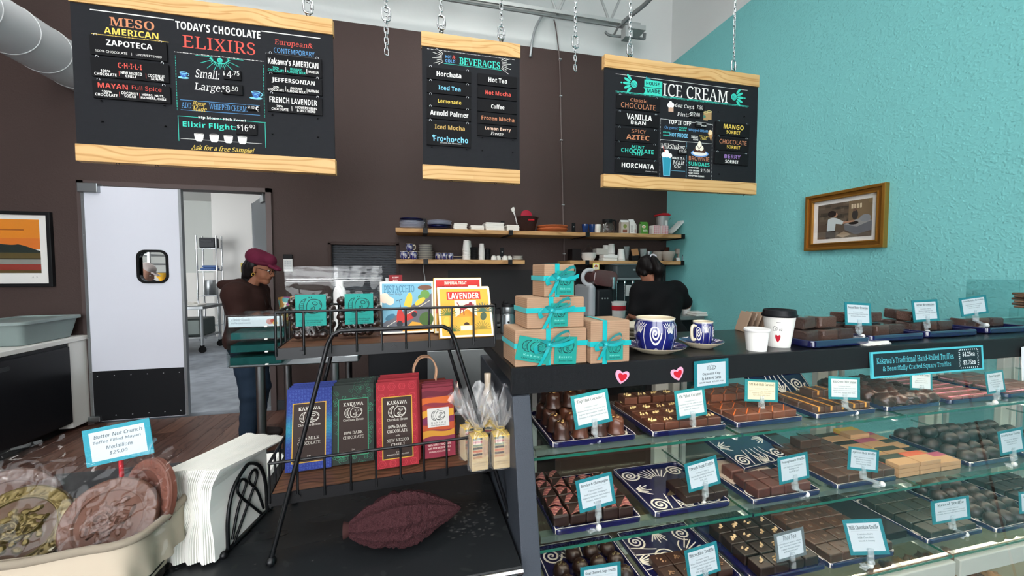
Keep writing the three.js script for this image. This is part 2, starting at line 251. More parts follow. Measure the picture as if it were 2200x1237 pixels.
const boardText1 = [["MESO", 0.2114, 0.1008, 0.1595, 0.0632, "s", "o"], ["AMERICAN", 0.2083, 0.1702, 0.1933, 0.0469, "b", "y"], ["ZAPOTECA", 0.2071, 0.2641, 0.1627, 0.0408, "b", "w"], ["100% CHOCOLATE   |   UNSWEETENED", 0.2028, 0.3301, 0.2334, 0.0224, "r", "w"], ["C·H·I·L·I", 0.2054, 0.4184, 0.0848, 0.0387, "b", "r"], ["100%", 0.1184, 0.4674, 0.0338, 0.0171, "b", "w"], ["CHOCOLATE", 0.1179, 0.4909, 0.0768, 0.0202, "b", "w"], ["|", 0.1655, 0.4784, 0.0018, 0.0365, "r", "r"], ["NEW MEXICO", 0.2087, 0.4676, 0.075, 0.0204, "b", "w"], ["CHILI", 0.2058, 0.4906, 0.0381, 0.0183, "b", "w"], ["|", 0.2602, 0.4769, 0.0018, 0.0369, "r", "r"], ["COCONUT", 0.2972, 0.4706, 0.0615, 0.0206, "b", "w"], ["SUGAR", 0.3005, 0.4916, 0.0467, 0.0186, "b", "w"], ["MAYAN", 0.1428, 0.5727, 0.1046, 0.0344, "b", "r"], ["Full Spice", 0.2621, 0.5732, 0.1058, 0.041, "r", "r"], ["100%", 0.1198, 0.6149, 0.0338, 0.0171, "b", "w"], ["CHOCOLATE", 0.1181, 0.6386, 0.0769, 0.0202, "b", "w"], ["|", 0.1638, 0.6272, 0.0018, 0.0365, "r", "r"], ["COCONUT", 0.2004, 0.6147, 0.0603, 0.0204, "b", "w"], ["SUGAR", 0.2012, 0.6359, 0.0418, 0.0183, "b", "w"], ["|", 0.2352, 0.6261, 0.0018, 0.0368, "r", "r"], ["HERBS, NUTS,", 0.2834, 0.6165, 0.08, 0.0185, "b", "w"], ["FLOWERS, CHILI", 0.2842, 0.6379, 0.0911, 0.0185, "b", "w"], ["TODAY'S CHOCOLATE", 0.5328, 0.0694, 0.3281, 0.0594, "b", "w"], ["ELIXIRS", 0.5333, 0.1828, 0.2823, 0.0934, "t", "r"], ["Small:", 0.4839, 0.4114, 0.0909, 0.0654, "t", "w", -0.15], ["$", 0.551, 0.4017, 0.0104, 0.0319, "r", "w"], ["4", 0.5713, 0.4041, 0.0197, 0.0469, "r", "w"], [".75", 0.5973, 0.3906, 0.0283, 0.0321, "r", "w"], ["Large:", 0.4863, 0.5189, 0.1076, 0.0696, "t", "w", -0.15], ["$", 0.548, 0.5085, 0.0105, 0.0298, "r", "w"], ["8", 0.5644, 0.5181, 0.016, 0.0469, "r", "w"], [".50", 0.5897, 0.5113, 0.0295, 0.0321, "r", "w"], ["ADD", 0.3989, 0.6595, 0.0369, 0.0417, "t", "b"], ["House", 0.4479, 0.64, 0.048, 0.0357, "t", "y", -0.3], ["Made", 0.4496, 0.6788, 0.0529, 0.0357, "t", "y", -0.3], ["WHIPPED CREAM:", 0.5609, 0.6512, 0.1508, 0.0426, "t", "b"], ["$1.00", 0.6534, 0.6407, 0.0271, 0.0237, "r", "w"], ["¢", 0.6779, 0.6457, 0.0123, 0.0367, "b", "w"], ["Sip More · Pick Four!", 0.5347, 0.744, 0.1847, 0.0255, "s", "w"], ["Elixir Flight:", 0.4855, 0.806, 0.2063, 0.0527, "b", "g"], ["$", 0.6015, 0.7968, 0.0111, 0.0321, "r", "w"], ["16", 0.6248, 0.8036, 0.0283, 0.0494, "r", "w"], [".00", 0.6546, 0.7883, 0.0259, 0.028, "r", "w"], ["Ask for a free Sample!", 0.5349, 0.9759, 0.2435, 0.0488, "t", "y", -0.3], ["European&", 0.8339, 0.112, 0.1595, 0.0507, "t", "r", -0.1], ["CONTEMPORARY", 0.8349, 0.1708, 0.1706, 0.0397, "r", "b"], ["Kakawa's AMERICAN", 0.8315, 0.2664, 0.2088, 0.0485, "b", "w"], ["70%", 0.7571, 0.3147, 0.0246, 0.0153, "b", "g"], ["CHOCOLATE", 0.758, 0.3348, 0.0651, 0.0197, "b", "g"], ["|", 0.7975, 0.3219, 0.0025, 0.0373, "b", "w"], ["ORGANIC", 0.8418, 0.313, 0.0504, 0.0188, "b", "g"], ["ALMOND MILK", 0.8415, 0.3349, 0.0786, 0.0188, "b", "g"], ["|", 0.886, 0.317, 0.0025, 0.0377, "b", "w"], ["VANILLA", 0.9142, 0.319, 0.0442, 0.0189, "b", "w"], ["JEFFERSONIAN", 0.8292, 0.413, 0.1794, 0.0419, "b", "w"], ["70%", 0.7559, 0.4647, 0.0246, 0.0153, "b", "w"], ["CHOCOLATE", 0.7555, 0.4851, 0.0652, 0.0196, "b", "w"], ["|", 0.7963, 0.4714, 0.0018, 0.0373, "r", "w"], ["ORGANIC", 0.8407, 0.4634, 0.0504, 0.0188, "b", "w"], ["ALMOND MILK", 0.8391, 0.4855, 0.0787, 0.0188, "b", "w"], ["|", 0.8848, 0.4721, 0.0018, 0.0377, "r", "w"], ["NUTMEG", 0.9119, 0.4698, 0.0479, 0.0189, "b", "w"], ["FRENCH LAVENDER", 0.8281, 0.5643, 0.198, 0.0441, "b", "w"], ["70%", 0.7695, 0.6123, 0.0258, 0.0153, "b", "w"], ["CHOCOLATE", 0.7704, 0.635, 0.0689, 0.0197, "b", "w"], ["|", 0.8198, 0.6221, 0.0018, 0.0374, "r", "w"], ["FLOWERS HERBS", 0.8803, 0.6097, 0.0898, 0.0189, "b", "w"], ["& SPICE BLEND", 0.8799, 0.633, 0.0775, 0.0189, "b", "w"]];
const boardTiles1 = [[0.2035, 0.2896, 0.2702, 0.1327], [0.2061, 0.4444, 0.2735, 0.1327], [0.2086, 0.6016, 0.2737, 0.1244], [0.8343, 0.2838, 0.2303, 0.1436], [0.8338, 0.4352, 0.2305, 0.1282], [0.8338, 0.589, 0.2288, 0.1346], [0.5823, 0.4058, 0.0676, 0.0695], [0.5817, 0.5152, 0.0799, 0.0745], [0.6595, 0.6423, 0.0492, 0.0376], [0.6321, 0.8064, 0.0831, 0.0899]];
const boardText2 = [["HOT", 0.2608, 0.062, 0.0612, 0.026, "b", "b"], ["&", 0.3159, 0.0614, 0.0337, 0.0341, "s", "r"], ["COLD", 0.2787, 0.097, 0.098, 0.0281, "b", "b"], ["BEVERAGES", 0.579, 0.0836, 0.421, 0.0612, "s", "g"], ["Horchata", 0.2651, 0.221, 0.2424, 0.0421, "b", "w"], ["Iced Tea", 0.2699, 0.3379, 0.2183, 0.0381, "b", "lb"], ["Lemonade", 0.2702, 0.4499, 0.2309, 0.0341, "b", "y"], ["Arnold Palmer", 0.2675, 0.5542, 0.3778, 0.0441, "b", "w"], ["Iced Mocha", 0.2708, 0.6726, 0.2966, 0.0381, "b", "oy"], ["Fro•ho•cho", 0.2805, 0.7721, 0.3435, 0.0501, "b", "lb"], ["Hot Tea", 0.7591, 0.2239, 0.1933, 0.0391, "b", "w"], ["Hot Mocha", 0.7618, 0.3374, 0.2644, 0.0371, "b", "r"], ["Coffee", 0.7583, 0.4543, 0.1386, 0.0371, "b", "w"], ["Frozen Mocha", 0.761, 0.5597, 0.3424, 0.0371, "b", "o"], ["Lemon Berry", 0.7606, 0.6546, 0.2687, 0.035, "b", "p"], ["Freeze", 0.7512, 0.6919, 0.1298, 0.0268, "t", "w", -0.3], ["Frozen Hot Chocolate", 0.2801, 0.8064, 0.2105, 0.012, "t", "w", -0.2]];
const boardTiles2 = [[0.2681, 0.2234, 0.4342, 0.0949], [0.2668, 0.3408, 0.435, 0.0949], [0.2656, 0.4529, 0.4357, 0.0949], [0.2644, 0.5571, 0.4364, 0.0949], [0.263, 0.6758, 0.4372, 0.0949], [0.2619, 0.776, 0.4379, 0.1107], [0.756, 0.2269, 0.4097, 0.0948], [0.7556, 0.3407, 0.4104, 0.0948], [0.7552, 0.4572, 0.4111, 0.0948], [0.7548, 0.5629, 0.4118, 0.0948], [0.7544, 0.6713, 0.4125, 0.0948]];
const boardText3 = [["HOUSE", 0.2936, 0.0965, 0.0831, 0.0319, "b", "k"], ["MADE", 0.2992, 0.1667, 0.0809, 0.0369, "b", "k"], ["ICE CREAM", 0.5737, 0.1363, 0.4311, 0.124, "t", "w"], ["Classic", 0.204, 0.281, 0.1042, 0.0316, "r", "o"], ["CHOCOLATE", 0.2022, 0.3341, 0.2103, 0.0487, "r", "o"], ["VANILLA", 0.2081, 0.4389, 0.1549, 0.0511, "b", "w"], ["BEAN", 0.203, 0.4924, 0.0912, 0.0341, "b", "w"], ["SPICY", 0.2056, 0.577, 0.089, 0.0341, "r", "o"], ["AZTEC", 0.2017, 0.6334, 0.1419, 0.0462, "b", "o"], ["MINT", 0.2021, 0.7262, 0.0783, 0.0268, "b", "g"], ["CHOCOLATE", 0.2002, 0.7632, 0.1988, 0.0413, "b", "g"], ["CHIP", 0.2004, 0.7936, 0.074, 0.0268, "b", "g"], ["HORCHATA", 0.2042, 0.9069, 0.1985, 0.0462, "b", "w"], ["Contains Almonds", 0.2878, 0.9533, 0.0718, 0.011, "r", "w"], ["6oz Cup:", 0.4974, 0.2828, 0.119, 0.0452, "t", "w", -0.2], ["$ 7.50", 0.5824, 0.2815, 0.0595, 0.0405, "r", "w"], ["Pint:", 0.4891, 0.3599, 0.0722, 0.0401, "t", "w", -0.2], ["$12.00", 0.5602, 0.3563, 0.0637, 0.0404, "r", "w"], ["TOP IT OFF", 0.4702, 0.445, 0.1464, 0.0425, "b", "w"], ["$1.00", 0.589, 0.4472, 0.0318, 0.0203, "r", "w"], ["EACH", 0.6187, 0.4599, 0.0339, 0.014, "b", "w"], ["Organic", 0.4152, 0.5063, 0.087, 0.0348, "t", "b", -0.1], ["HOUSE", 0.4904, 0.4934, 0.053, 0.015, "b", "g"], ["MADE", 0.4894, 0.5183, 0.0467, 0.015, "b", "g"], ["Whipped CREAM", 0.5923, 0.5085, 0.1294, 0.0304, "b", "b"], ["HOUSE", 0.3856, 0.5524, 0.0445, 0.0149, "b", "g", -0.2], ["MADE", 0.3836, 0.582, 0.0381, 0.0149, "b", "g", -0.2], ["HOT FUDGE", 0.4652, 0.5707, 0.1187, 0.04, "b", "lb"], ["SUGAR", 0.569, 0.573, 0.0445, 0.0253, "b", "w"], ["CONE", 0.5765, 0.5988, 0.0339, 0.0177, "b", "w"], ["\"Hat\"", 0.6294, 0.5724, 0.0593, 0.0382, "t", "y", -0.2], ["MilkShakes:", 0.4284, 0.6849, 0.1545, 0.0523, "t", "w", -0.15], ["$10.00", 0.4857, 0.7331, 0.0465, 0.0251, "r", "w"], ["MAKE IT A", 0.4657, 0.7993, 0.0803, 0.0225, "b", "w"], ["Malt", 0.4669, 0.8404, 0.074, 0.0425, "t", "w", -0.2], ["50¢", 0.4607, 0.8853, 0.0465, 0.03, "r", "w"], ["BROWNIE", 0.6021, 0.7878, 0.1374, 0.0431, "r", "o"], ["SUNDAES", 0.6022, 0.8429, 0.1416, 0.0406, "b", "g"], ["•BROWNIE", 0.5663, 0.8844, 0.0676, 0.0152, "b", "w"], ["•ICE CREAM", 0.5684, 0.9109, 0.0718, 0.0152, "b", "w"], ["•HOT FUDGE", 0.5685, 0.9375, 0.0718, 0.0152, "b", "w"], ["•WHIPPED CREAM!", 0.5854, 0.9644, 0.1055, 0.0165, "b", "w"], ["$15.00", 0.6445, 0.9044, 0.0612, 0.0382, "r", "w"], ["MANGO", 0.8224, 0.444, 0.1379, 0.0468, "b", "y"], ["SORBET", 0.8224, 0.497, 0.0976, 0.0338, "b", "y"], ["CHOCOLATE", 0.8212, 0.5981, 0.1886, 0.0442, "r", "o"], ["SORBET", 0.8254, 0.6489, 0.0932, 0.0312, "b", "y"], ["BERRY", 0.8189, 0.7472, 0.1121, 0.039, "b", "v"], ["SORBET", 0.8167, 0.7987, 0.093, 0.0338, "b", "w"]];
const boardTiles3 = [[0.2021, 0.3085, 0.2657, 0.1248], [0.2008, 0.4639, 0.262, 0.1216], [0.1995, 0.6177, 0.2605, 0.1248], [0.196, 0.762, 0.2601, 0.1311], [0.1989, 0.9169, 0.2661, 0.1216], [0.8182, 0.4702, 0.2355, 0.1334], [0.818, 0.6207, 0.2309, 0.13], [0.8157, 0.7697, 0.2347, 0.1162], [0.5931, 0.2865, 0.0595, 0.0567], [0.5592, 0.3582, 0.0743, 0.0565], [0.6018, 0.4522, 0.07, 0.0501], [0.4878, 0.7329, 0.0571, 0.0528]];
// ---------------------------------------------------------------- hanging menu boards
const INK = { w: '#f2f0ea', t: '#46c8bd', r: '#d9564b', y: '#e8c75a', b: '#5f9bd0', lb: '#7fc8e8', o: '#c98560', oy: '#c9a55e', g: '#3fcab4', p: '#f0c7ae', v: '#9a76b8', k: '#16323a' };
function cupDrawing(c, x, y, s, ink) {
  blob(c, ink, () => c.ellipse(x, y + s * 0.42, s * 0.75, s * 0.17, 0, 0, 7)); blob(c, '#3b64a8', () => { c.moveTo(x - s * 0.5, y - s * 0.35); c.lineTo(x + s * 0.5, y - s * 0.35); c.quadraticCurveTo(x + s * 0.42, y + s * 0.4, x, y + s * 0.4); c.quadraticCurveTo(x - s * 0.42, y + s * 0.4, x - s * 0.5, y - s * 0.35); });
  stroke(c, ink, s * 0.09, () => c.ellipse(x, y - s * 0.35, s * 0.5, s * 0.13, 0, 0, 7)); stroke(c, ink, s * 0.09, () => c.arc(x + s * 0.55, y - s * 0.1, s * 0.2, -1.2, 1.6)); stroke(c, ink, s * 0.06, () => { c.moveTo(x - s * 0.2, y); c.quadraticCurveTo(x, y - s * 0.2, x + s * 0.2, y + s * 0.1); });
}
function dots(c, color, x0, y0, x1, y1, n, s) { for (let i = 0; i <= n; i++) { c.fillStyle = color; c.fillRect(x0 + ((x1 - x0) * i) / n - s / 2, y0 + ((y1 - y0) * i) / n - s / 2, s, s); } }
function boardTexture(W, H, texts, tiles, extra) {
  return paint(W, H, (c) => {
    c.fillStyle = '#1d1e22'; c.fillRect(0, 0, W, H);
    for (let i = 0; i < 900; i++) { c.fillStyle = 'rgba(' + (rnd() < 0.5 ? '50,50,58' : '20,20,24') + ',0.06)'; c.fillRect(rnd() * W, rnd() * H, 8 + rnd() * 60, 3 + rnd() * 26); }
    for (const [u, v, w, h] of tiles) { c.fillStyle = '#0f0f12'; c.fillRect((u - w / 2) * W, (v - h / 2) * H, w * W, h * H); }
    extra(c, W, H);
    for (const [s, u, v, w, h, f, col, sk] of texts) fitText(c, s, u * W, v * H, w * W, h * H, f, INK[col], sk || 0);
  });
}
function ray(c, x, y, r0, r1, a, lw, color) { stroke(c, color, lw, () => { c.moveTo(x + Math.cos(a) * r0, y + Math.sin(a) * r0); c.lineTo(x + Math.cos(a) * r1, y + Math.sin(a) * r1); }); }
const tex1 = boardTexture(2048, 1166, boardText1, boardTiles1, (c, W, H) => {
  const ln = (u0, v0, u1, v1, col, lw) => stroke(c, col, lw, () => { c.moveTo(u0 * W, v0 * H); c.lineTo(u1 * W, v1 * H); });
  ln(0.068, 0.036, 0.363, 0.036, INK.w, 8); ln(0.703, 0.038, 0.945, 0.038, INK.w, 8);
  dots(c, INK.y, 0.07 * W, 0.205 * H, 0.34 * W, 0.205 * H, 60, 6); dots(c, INK.w, 0.362 * W, 0.27 * H, 0.704 * W, 0.27 * H, 64, 6);
  dots(c, INK.g, 0.364 * W, 0.3 * H, 0.364 * W, 0.7 * H, 34, 6); dots(c, INK.g, 0.705 * W, 0.3 * H, 0.705 * W, 0.7 * H, 34, 6);
  for (let i = 0; i < 17; i++) { const a = (i / 16) * PI; ray(c, 0.533 * W, 0.278 * H, 58, i % 2 ? 84 : 100 + Math.abs(i - 8) * 11, a, 4, INK.g); }
  stroke(c, INK.g, 7, () => c.ellipse(0.533 * W, 0.278 * H, 72, 52, 0, 0.1, PI - 0.1)); blob(c, INK.g, () => c.arc(0.533 * W, 0.298 * H, 22, 0, 7)); stroke(c, '#206a66', 3, () => spiral(c, 0.533 * W, 0.298 * H, 17, 2));
  cupDrawing(c, 0.392 * W, 0.435 * H, 56, INK.lb); cupDrawing(c, 0.672 * W, 0.535 * H, 70, INK.lb);
  ln(0.377, 0.622, 0.685, 0.616, INK.b, 4); ln(0.378, 0.697, 0.685, 0.69, INK.b, 4);
  ln(0.365, 0.744, 0.708, 0.744, INK.g, 4); ln(0.366, 0.744, 0.366, 0.93, INK.g, 4); ln(0.706, 0.744, 0.706, 0.94, INK.g, 4); ln(0.373, 0.912, 0.69, 0.912, INK.w, 3);
  [0.4427, 0.5013, 0.5567, 0.6122].forEach((u) => { blob(c, INK.w, () => { c.moveTo(u * W - 38, 0.868 * H); c.lineTo(u * W + 38, 0.868 * H); c.quadraticCurveTo(u * W + 34, 0.925 * H, u * W + 14, 0.925 * H); c.lineTo(u * W - 14, 0.925 * H); c.quadraticCurveTo(u * W - 34, 0.925 * H, u * W - 38, 0.868 * H); }); stroke(c, '#8d8a86', 4, () => c.ellipse(u * W, 0.868 * H, 34, 7, 0, 0, 7)); });
  ln(0.716, 0.203, 0.946, 0.203, INK.w, 4);
});
const tex2 = boardTexture(1024, 1164, boardText2, boardTiles2, (c, W, H) => {
  dots(c, INK.w, 0.055 * W, 0.016 * H, 0.946 * W, 0.016 * H, 70, 6); stroke(c, INK.g, 4, () => { c.moveTo(0.214 * W, 0.122 * H); c.lineTo(0.804 * W, 0.122 * H); });
  for (let i = 0; i < 8; i++) { const a = -0.55 + i * 0.16; ray(c, 0.27 * W, 0.075 * H, 78, 130 + (i % 2) * 42, PI + a, 4, INK.w); ray(c, 0.74 * W, 0.07 * H, 78, 130 + (i % 2) * 42, a, 4, INK.w); }
  blob(c, INK.lb, () => c.arc(0.11 * W, 0.755 * H, 14, 0, 7));
});
function fan(c, x, y, dir) { for (let i = -2; i <= 2; i++) { c.save(); c.translate(x, y); c.rotate(i * 0.42); blob(c, INK.g, () => c.ellipse(dir * 92, 0, 48 - Math.abs(i) * 4, 15, 0, 0, 7)); c.restore(); } blob(c, INK.g, () => c.arc(x, y, 40, 0, 7)); stroke(c, '#23707a', 5, () => { spiral(c, x, y, 32, 2); }); blob(c, INK.g, () => c.arc(x + dir * 158, y, 9, 0, 7)); }
const tex3 = boardTexture(2048, 1151, boardText3.filter((t) => t[6] !== 'k'), boardTiles3, (c, W, H) => {
  const ln = (u0, v0, u1, v1, col, lw) => stroke(c, col, lw, () => { c.moveTo(u0 * W, v0 * H); c.lineTo(u1 * W, v1 * H); });
  ln(0.067, 0.045, 0.925, 0.045, INK.w, 4); ln(0.068, 0.206, 0.935, 0.206, INK.g, 7); dots(c, INK.g, 0.07 * W, 0.216 * H, 0.93 * W, 0.216 * H, 110, 7);
  fan(c, 0.178 * W, 0.12 * H, -1); fan(c, 0.831 * W, 0.128 * H, 1);
  blob(c, '#2b8f92', () => { c.moveTo(0.25 * W, 0.035 * H); c.lineTo(0.3 * W, 0.07 * H); c.lineTo(0.25 * W, 0.09 * H); });
  blob(c, INK.g, () => { c.rect(0.241 * W, 0.064 * H, 0.112 * W, 0.068 * H); }); blob(c, INK.g, () => { c.moveTo(0.236 * W, 0.138 * H); c.lineTo(0.352 * W, 0.138 * H); c.lineTo(0.352 * W, 0.203 * H); c.lineTo(0.236 * W, 0.203 * H); c.lineTo(0.248 * W, 0.17 * H); });
  for (const t of boardText3.filter((t) => t[6] === 'k')) fitText(c, t[0], t[1] * W, t[2] * H, t[3] * W, t[4] * H, 'b', INK.k);
  ln(0.346, 0.425, 0.682, 0.432, INK.w, 4); dots(c, INK.w, 0.346 * W, 0.43 * H, 0.346 * W, 0.99 * H, 40, 5); dots(c, INK.w, 0.689 * W, 0.43 * H, 0.689 * W, 0.99 * H, 40, 5); ln(0.347, 0.628, 0.689, 0.628, INK.w, 4); dots(c, INK.lb, 0.518 * W, 0.64 * H, 0.518 * W, 0.99 * H, 28, 6); ln(0.42, 0.925, 0.51, 0.925, INK.lb, 3);
  // drawn drinks and sweets
  blob(c, '#c9a58f', () => c.rect(0.395 * W, 0.295 * H, 66, 60)); for (const [a, b, r] of [[0.4, 0.285, 26], [0.418, 0.28, 28], [0.408, 0.262, 22]]) blob(c, INK.w, () => c.arc(a * W, b * H, r, 0, 7));
  for (const [a, b] of [[0.665, 0.345], [0.64, 0.355]]) { blob(c, '#a9895f', () => c.rect(a * W - 30, b * H - 44, 60, 92)); stroke(c, '#d8c98a', 6, () => c.ellipse(a * W, b * H - 46, 32, 9, 0, 0, 7)); } blob(c, '#4c7f6c', () => c.arc(0.632 * W, 0.36 * H, 18, 0, 7));
  blob(c, '#b98a5a', () => { c.moveTo(0.655 * W, 0.52 * H); c.lineTo(0.692 * W, 0.51 * H); c.lineTo(0.68 * W, 0.6 * H); }); blob(c, '#e8d2a8', () => c.arc(0.674 * W, 0.513 * H, 28, 0, 7));
  blob(c, '#2f8fa6', () => { c.moveTo(0.362 * W, 0.79 * H); c.lineTo(0.418 * W, 0.79 * H); c.lineTo(0.41 * W, 0.975 * H); c.lineTo(0.37 * W, 0.975 * H); }); stroke(c, INK.lb, 6, () => { c.moveTo(0.362 * W, 0.79 * H); c.lineTo(0.37 * W, 0.978 * H); c.lineTo(0.41 * W, 0.978 * H); c.lineTo(0.418 * W, 0.79 * H); }); for (const [a, b, r] of [[0.37, 0.775, 30], [0.39, 0.77, 34], [0.41, 0.778, 28], [0.388, 0.745, 28]]) blob(c, INK.w, () => c.arc(a * W, b * H, r, 0, 7)); stroke(c, INK.r, 9, () => { c.moveTo(0.375 * W, 0.74 * H); c.lineTo(0.362 * W, 0.69 * H); });
  blob(c, '#6f9bd6', () => c.ellipse(0.605 * W, 0.735 * H, 120, 40, 0, 0, 7)); blob(c, '#e7e3da', () => c.ellipse(0.605 * W, 0.732 * H, 98, 30, 0, 0, 7)); blob(c, '#4a2d22', () => c.rect(0.565 * W, 0.69 * H, 160, 40)); for (const [a, b, r] of [[0.59, 0.68, 30], [0.615, 0.68, 32], [0.603, 0.65, 30], [0.603, 0.625, 18]]) blob(c, '#efe6d4', () => c.arc(a * W, b * H, r, 0, 7)); stroke(c, '#4a2d22', 7, () => { c.moveTo(0.59 * W, 0.66 * H); c.lineTo(0.6 * W, 0.69 * H); c.lineTo(0.615 * W, 0.66 * H); });
});
const chainLink = (s = 1) => { const a = 0.011 * s, b = 0.0185 * s; return tube([[a, b * 0.55, 0], [a * 0.7, b, 0], [-a * 0.7, b, 0], [-a, b * 0.55, 0], [-a, -b * 0.55, 0], [-a * 0.7, -b, 0], [a * 0.7, -b, 0], [a, -b * 0.55, 0]], 0.0031 * s, 22, 6, true, 0.6); };
const LINK = chainLink(), QUICK = mg(chainLink(1.9), cyl(0.009, 0.009, 0.022, 0.0205, 0, 0, 8));
function chain(label, x, yTop, yBottom, z, quickAt, loose) {
  const t = thing('hanging_chain', label, 'chain', [x, yBottom, z], 0, 'chains holding the menu boards'); const step = 0.0305; let k = 0;
  if (quickAt !== undefined) part('quick_link', QUICK, M.chrome, t, [0, quickAt - yBottom, 0], [0, 0.25, 0]);
  for (let y = yBottom + 0.012; y < yTop; y += step, k++) { if (quickAt !== undefined && Math.abs(y - quickAt) < 0.026) continue; part('link', LINK, M.chrome, t, [0, y - yBottom, 0], [0, k % 2 ? PI / 2 - 0.35 : 0.45, 0]); }
  part('ceiling_hook', tor(0.012, 0.003, 0, yTop - yBottom, 0), M.chrome, t);
}
const BZ = -2.5;
function menuBoard(label, x0, x1, y0, y1, tex, tiles, hooks, tileCount) {
  const w = x1 - x0, h = y1 - y0, s = 0.085, ph = h - 2 * s, t = thing('menu_board', label, 'menu board', [(x0 + x1) / 2, y0, BZ]);
  const mat = std(0xffffff, 0.75, { map: tex });
  const strip = () => uvm(rbx(w, s, 0.022, 0.003));
  part('top_rail', strip(), M.oak, t, [0, h - s / 2, 0]); const br = uvm(rbx(w, s, 0.022, 0.003)); br.attributes.uv.array.forEach((v, i, a) => { if (i % 2) a[i] += 0.31; }); part('bottom_rail', br, M.oak, t, [0, s / 2, 0]);
  part('panel', card(w - 0.006, ph, 0.012, [0, 0, 1, 1]), mat, t, [0, h / 2, -0.004]);
  for (const q of [h - s / 2, s / 2]) part('back_rail', bx(w, s, 0.02, 0, q, -0.024), M.oak, t);
  tiles.forEach(([u, v, a, b], i) => {
    const tw = a * w, th = b * ph, tl = part('name_tile', card(tw, th, 0.008, [u - a / 2, 1 - v - b / 2, u + a / 2, 1 - v + b / 2]), mat, t, [(u - 0.5) * w, h - s - v * ph, 0.011], [0.05, 0, 0]);
    if (i < tileCount) for (const q of [-0.42, 0.42]) part('ring', tor(0.0065, 0.0014, q * tw, th / 2 + 0.004, 0.001, 0, 0, 0, 5, 10), M.chrome, tl);
  });
  for (const [u, v] of hooks) part('peg', mg(cyl(0.0028, 0.0028, 0.014, (u - 0.5) * w, h - s - v * ph, 0.007, 6, PI / 2), sph(0.004, (u - 0.5) * w, h - s - v * ph - 0.003, 0.014, 1, 1, 1, 6, 5)), M.black, t);
  for (const q of [-0.36, -0.22, 0.24, 0.42]) part('cup_hook', tor(0.007, 0.0014, q * w, -0.006, 0, 0, 0, 0, 5, 10, 4.4), M.black, t);
  return t;
}
const XB1 = [-1.648, -0.436], XB2 = [0.05, 0.657], XB3 = [1.233, 2.47];
menuBoard('wide black chalk-lettered drinks board with red and white heading at left', XB1[0], XB1[1], 1.967, 2.829, tex1, boardTiles1, [[0.097, 0.679], [0.3205, 0.676], [0.097, 0.829], [0.3207, 0.829], [0.737, 0.679], [0.926, 0.679], [0.736, 0.83], [0.926, 0.83]], 6);
menuBoard('narrow black board of hot and cold drink names, the middle of three', XB2[0], XB2[1], 1.968, 2.832, tex2, boardTiles2, [[0.092, 0.8435], [0.435, 0.8435], [0.596, 0.73], [0.918, 0.73], [0.596, 0.844], [0.918, 0.844]], 5);
menuBoard('black chalk-lettered board headed ice cream beside the teal wall', XB3[0], XB3[1], 1.978, 2.845, tex3, boardTiles3, [[0.72, 0.3], [0.9, 0.32], [0.735, 0.93]], 8);
{
  const eye = (x, y) => { const t = thing('board_hanger', 'black eye hook ' + y[1], 'hook', [x, y[0], BZ], 0, 'eye hooks on top of the menu boards'); part('eye', tor(0.011, 0.003, 0, 0.014, 0), M.wire, t); };
  const X = (px, py) => at(px, py, 'z', BZ).x;
  eye(X(662, 32), [2.829, 'at the right end of the wide drinks board']); eye(X(948, 70), [2.832, 'at the left end of the narrow drinks board']); eye(X(1077, 88), [2.832, 'at the right end of the narrow drinks board']); eye(X(1353, 124), [2.845, 'at the left end of the ice cream board']); eye(X(1576, 154), [2.845, 'at the right end of the ice cream board']);
  chain('silver chain above the right end of the wide drinks board', X(662, 32), HC, 2.852, BZ, 2.885); chain('silver chain above the left end of the narrow drinks board', X(948, 70), HC, 2.852, BZ, 2.9);
  chain('silver chain above the right end of the narrow drinks board', X(1077, 88), HC, 2.852, BZ, 2.89); chain('silver chain above the left end of the ice cream board', X(1353, 124), HC, 2.868, BZ, 2.9); chain('silver chain above the right end of the ice cream board', X(1576, 154), HC, 2.868, BZ, 2.89);
  chain('loose silver chain dangling between the wide and narrow boards', X(830, 80), HC, at(831, 116, 'z', BZ).y, BZ, at(828, 30, 'z', BZ).y); chain('loose silver chain dangling between the narrow and ice cream boards', X(1236, 100), HC, at(1236, 150, 'z', BZ).y, BZ, at(1237, 90, 'z', BZ).y);
}
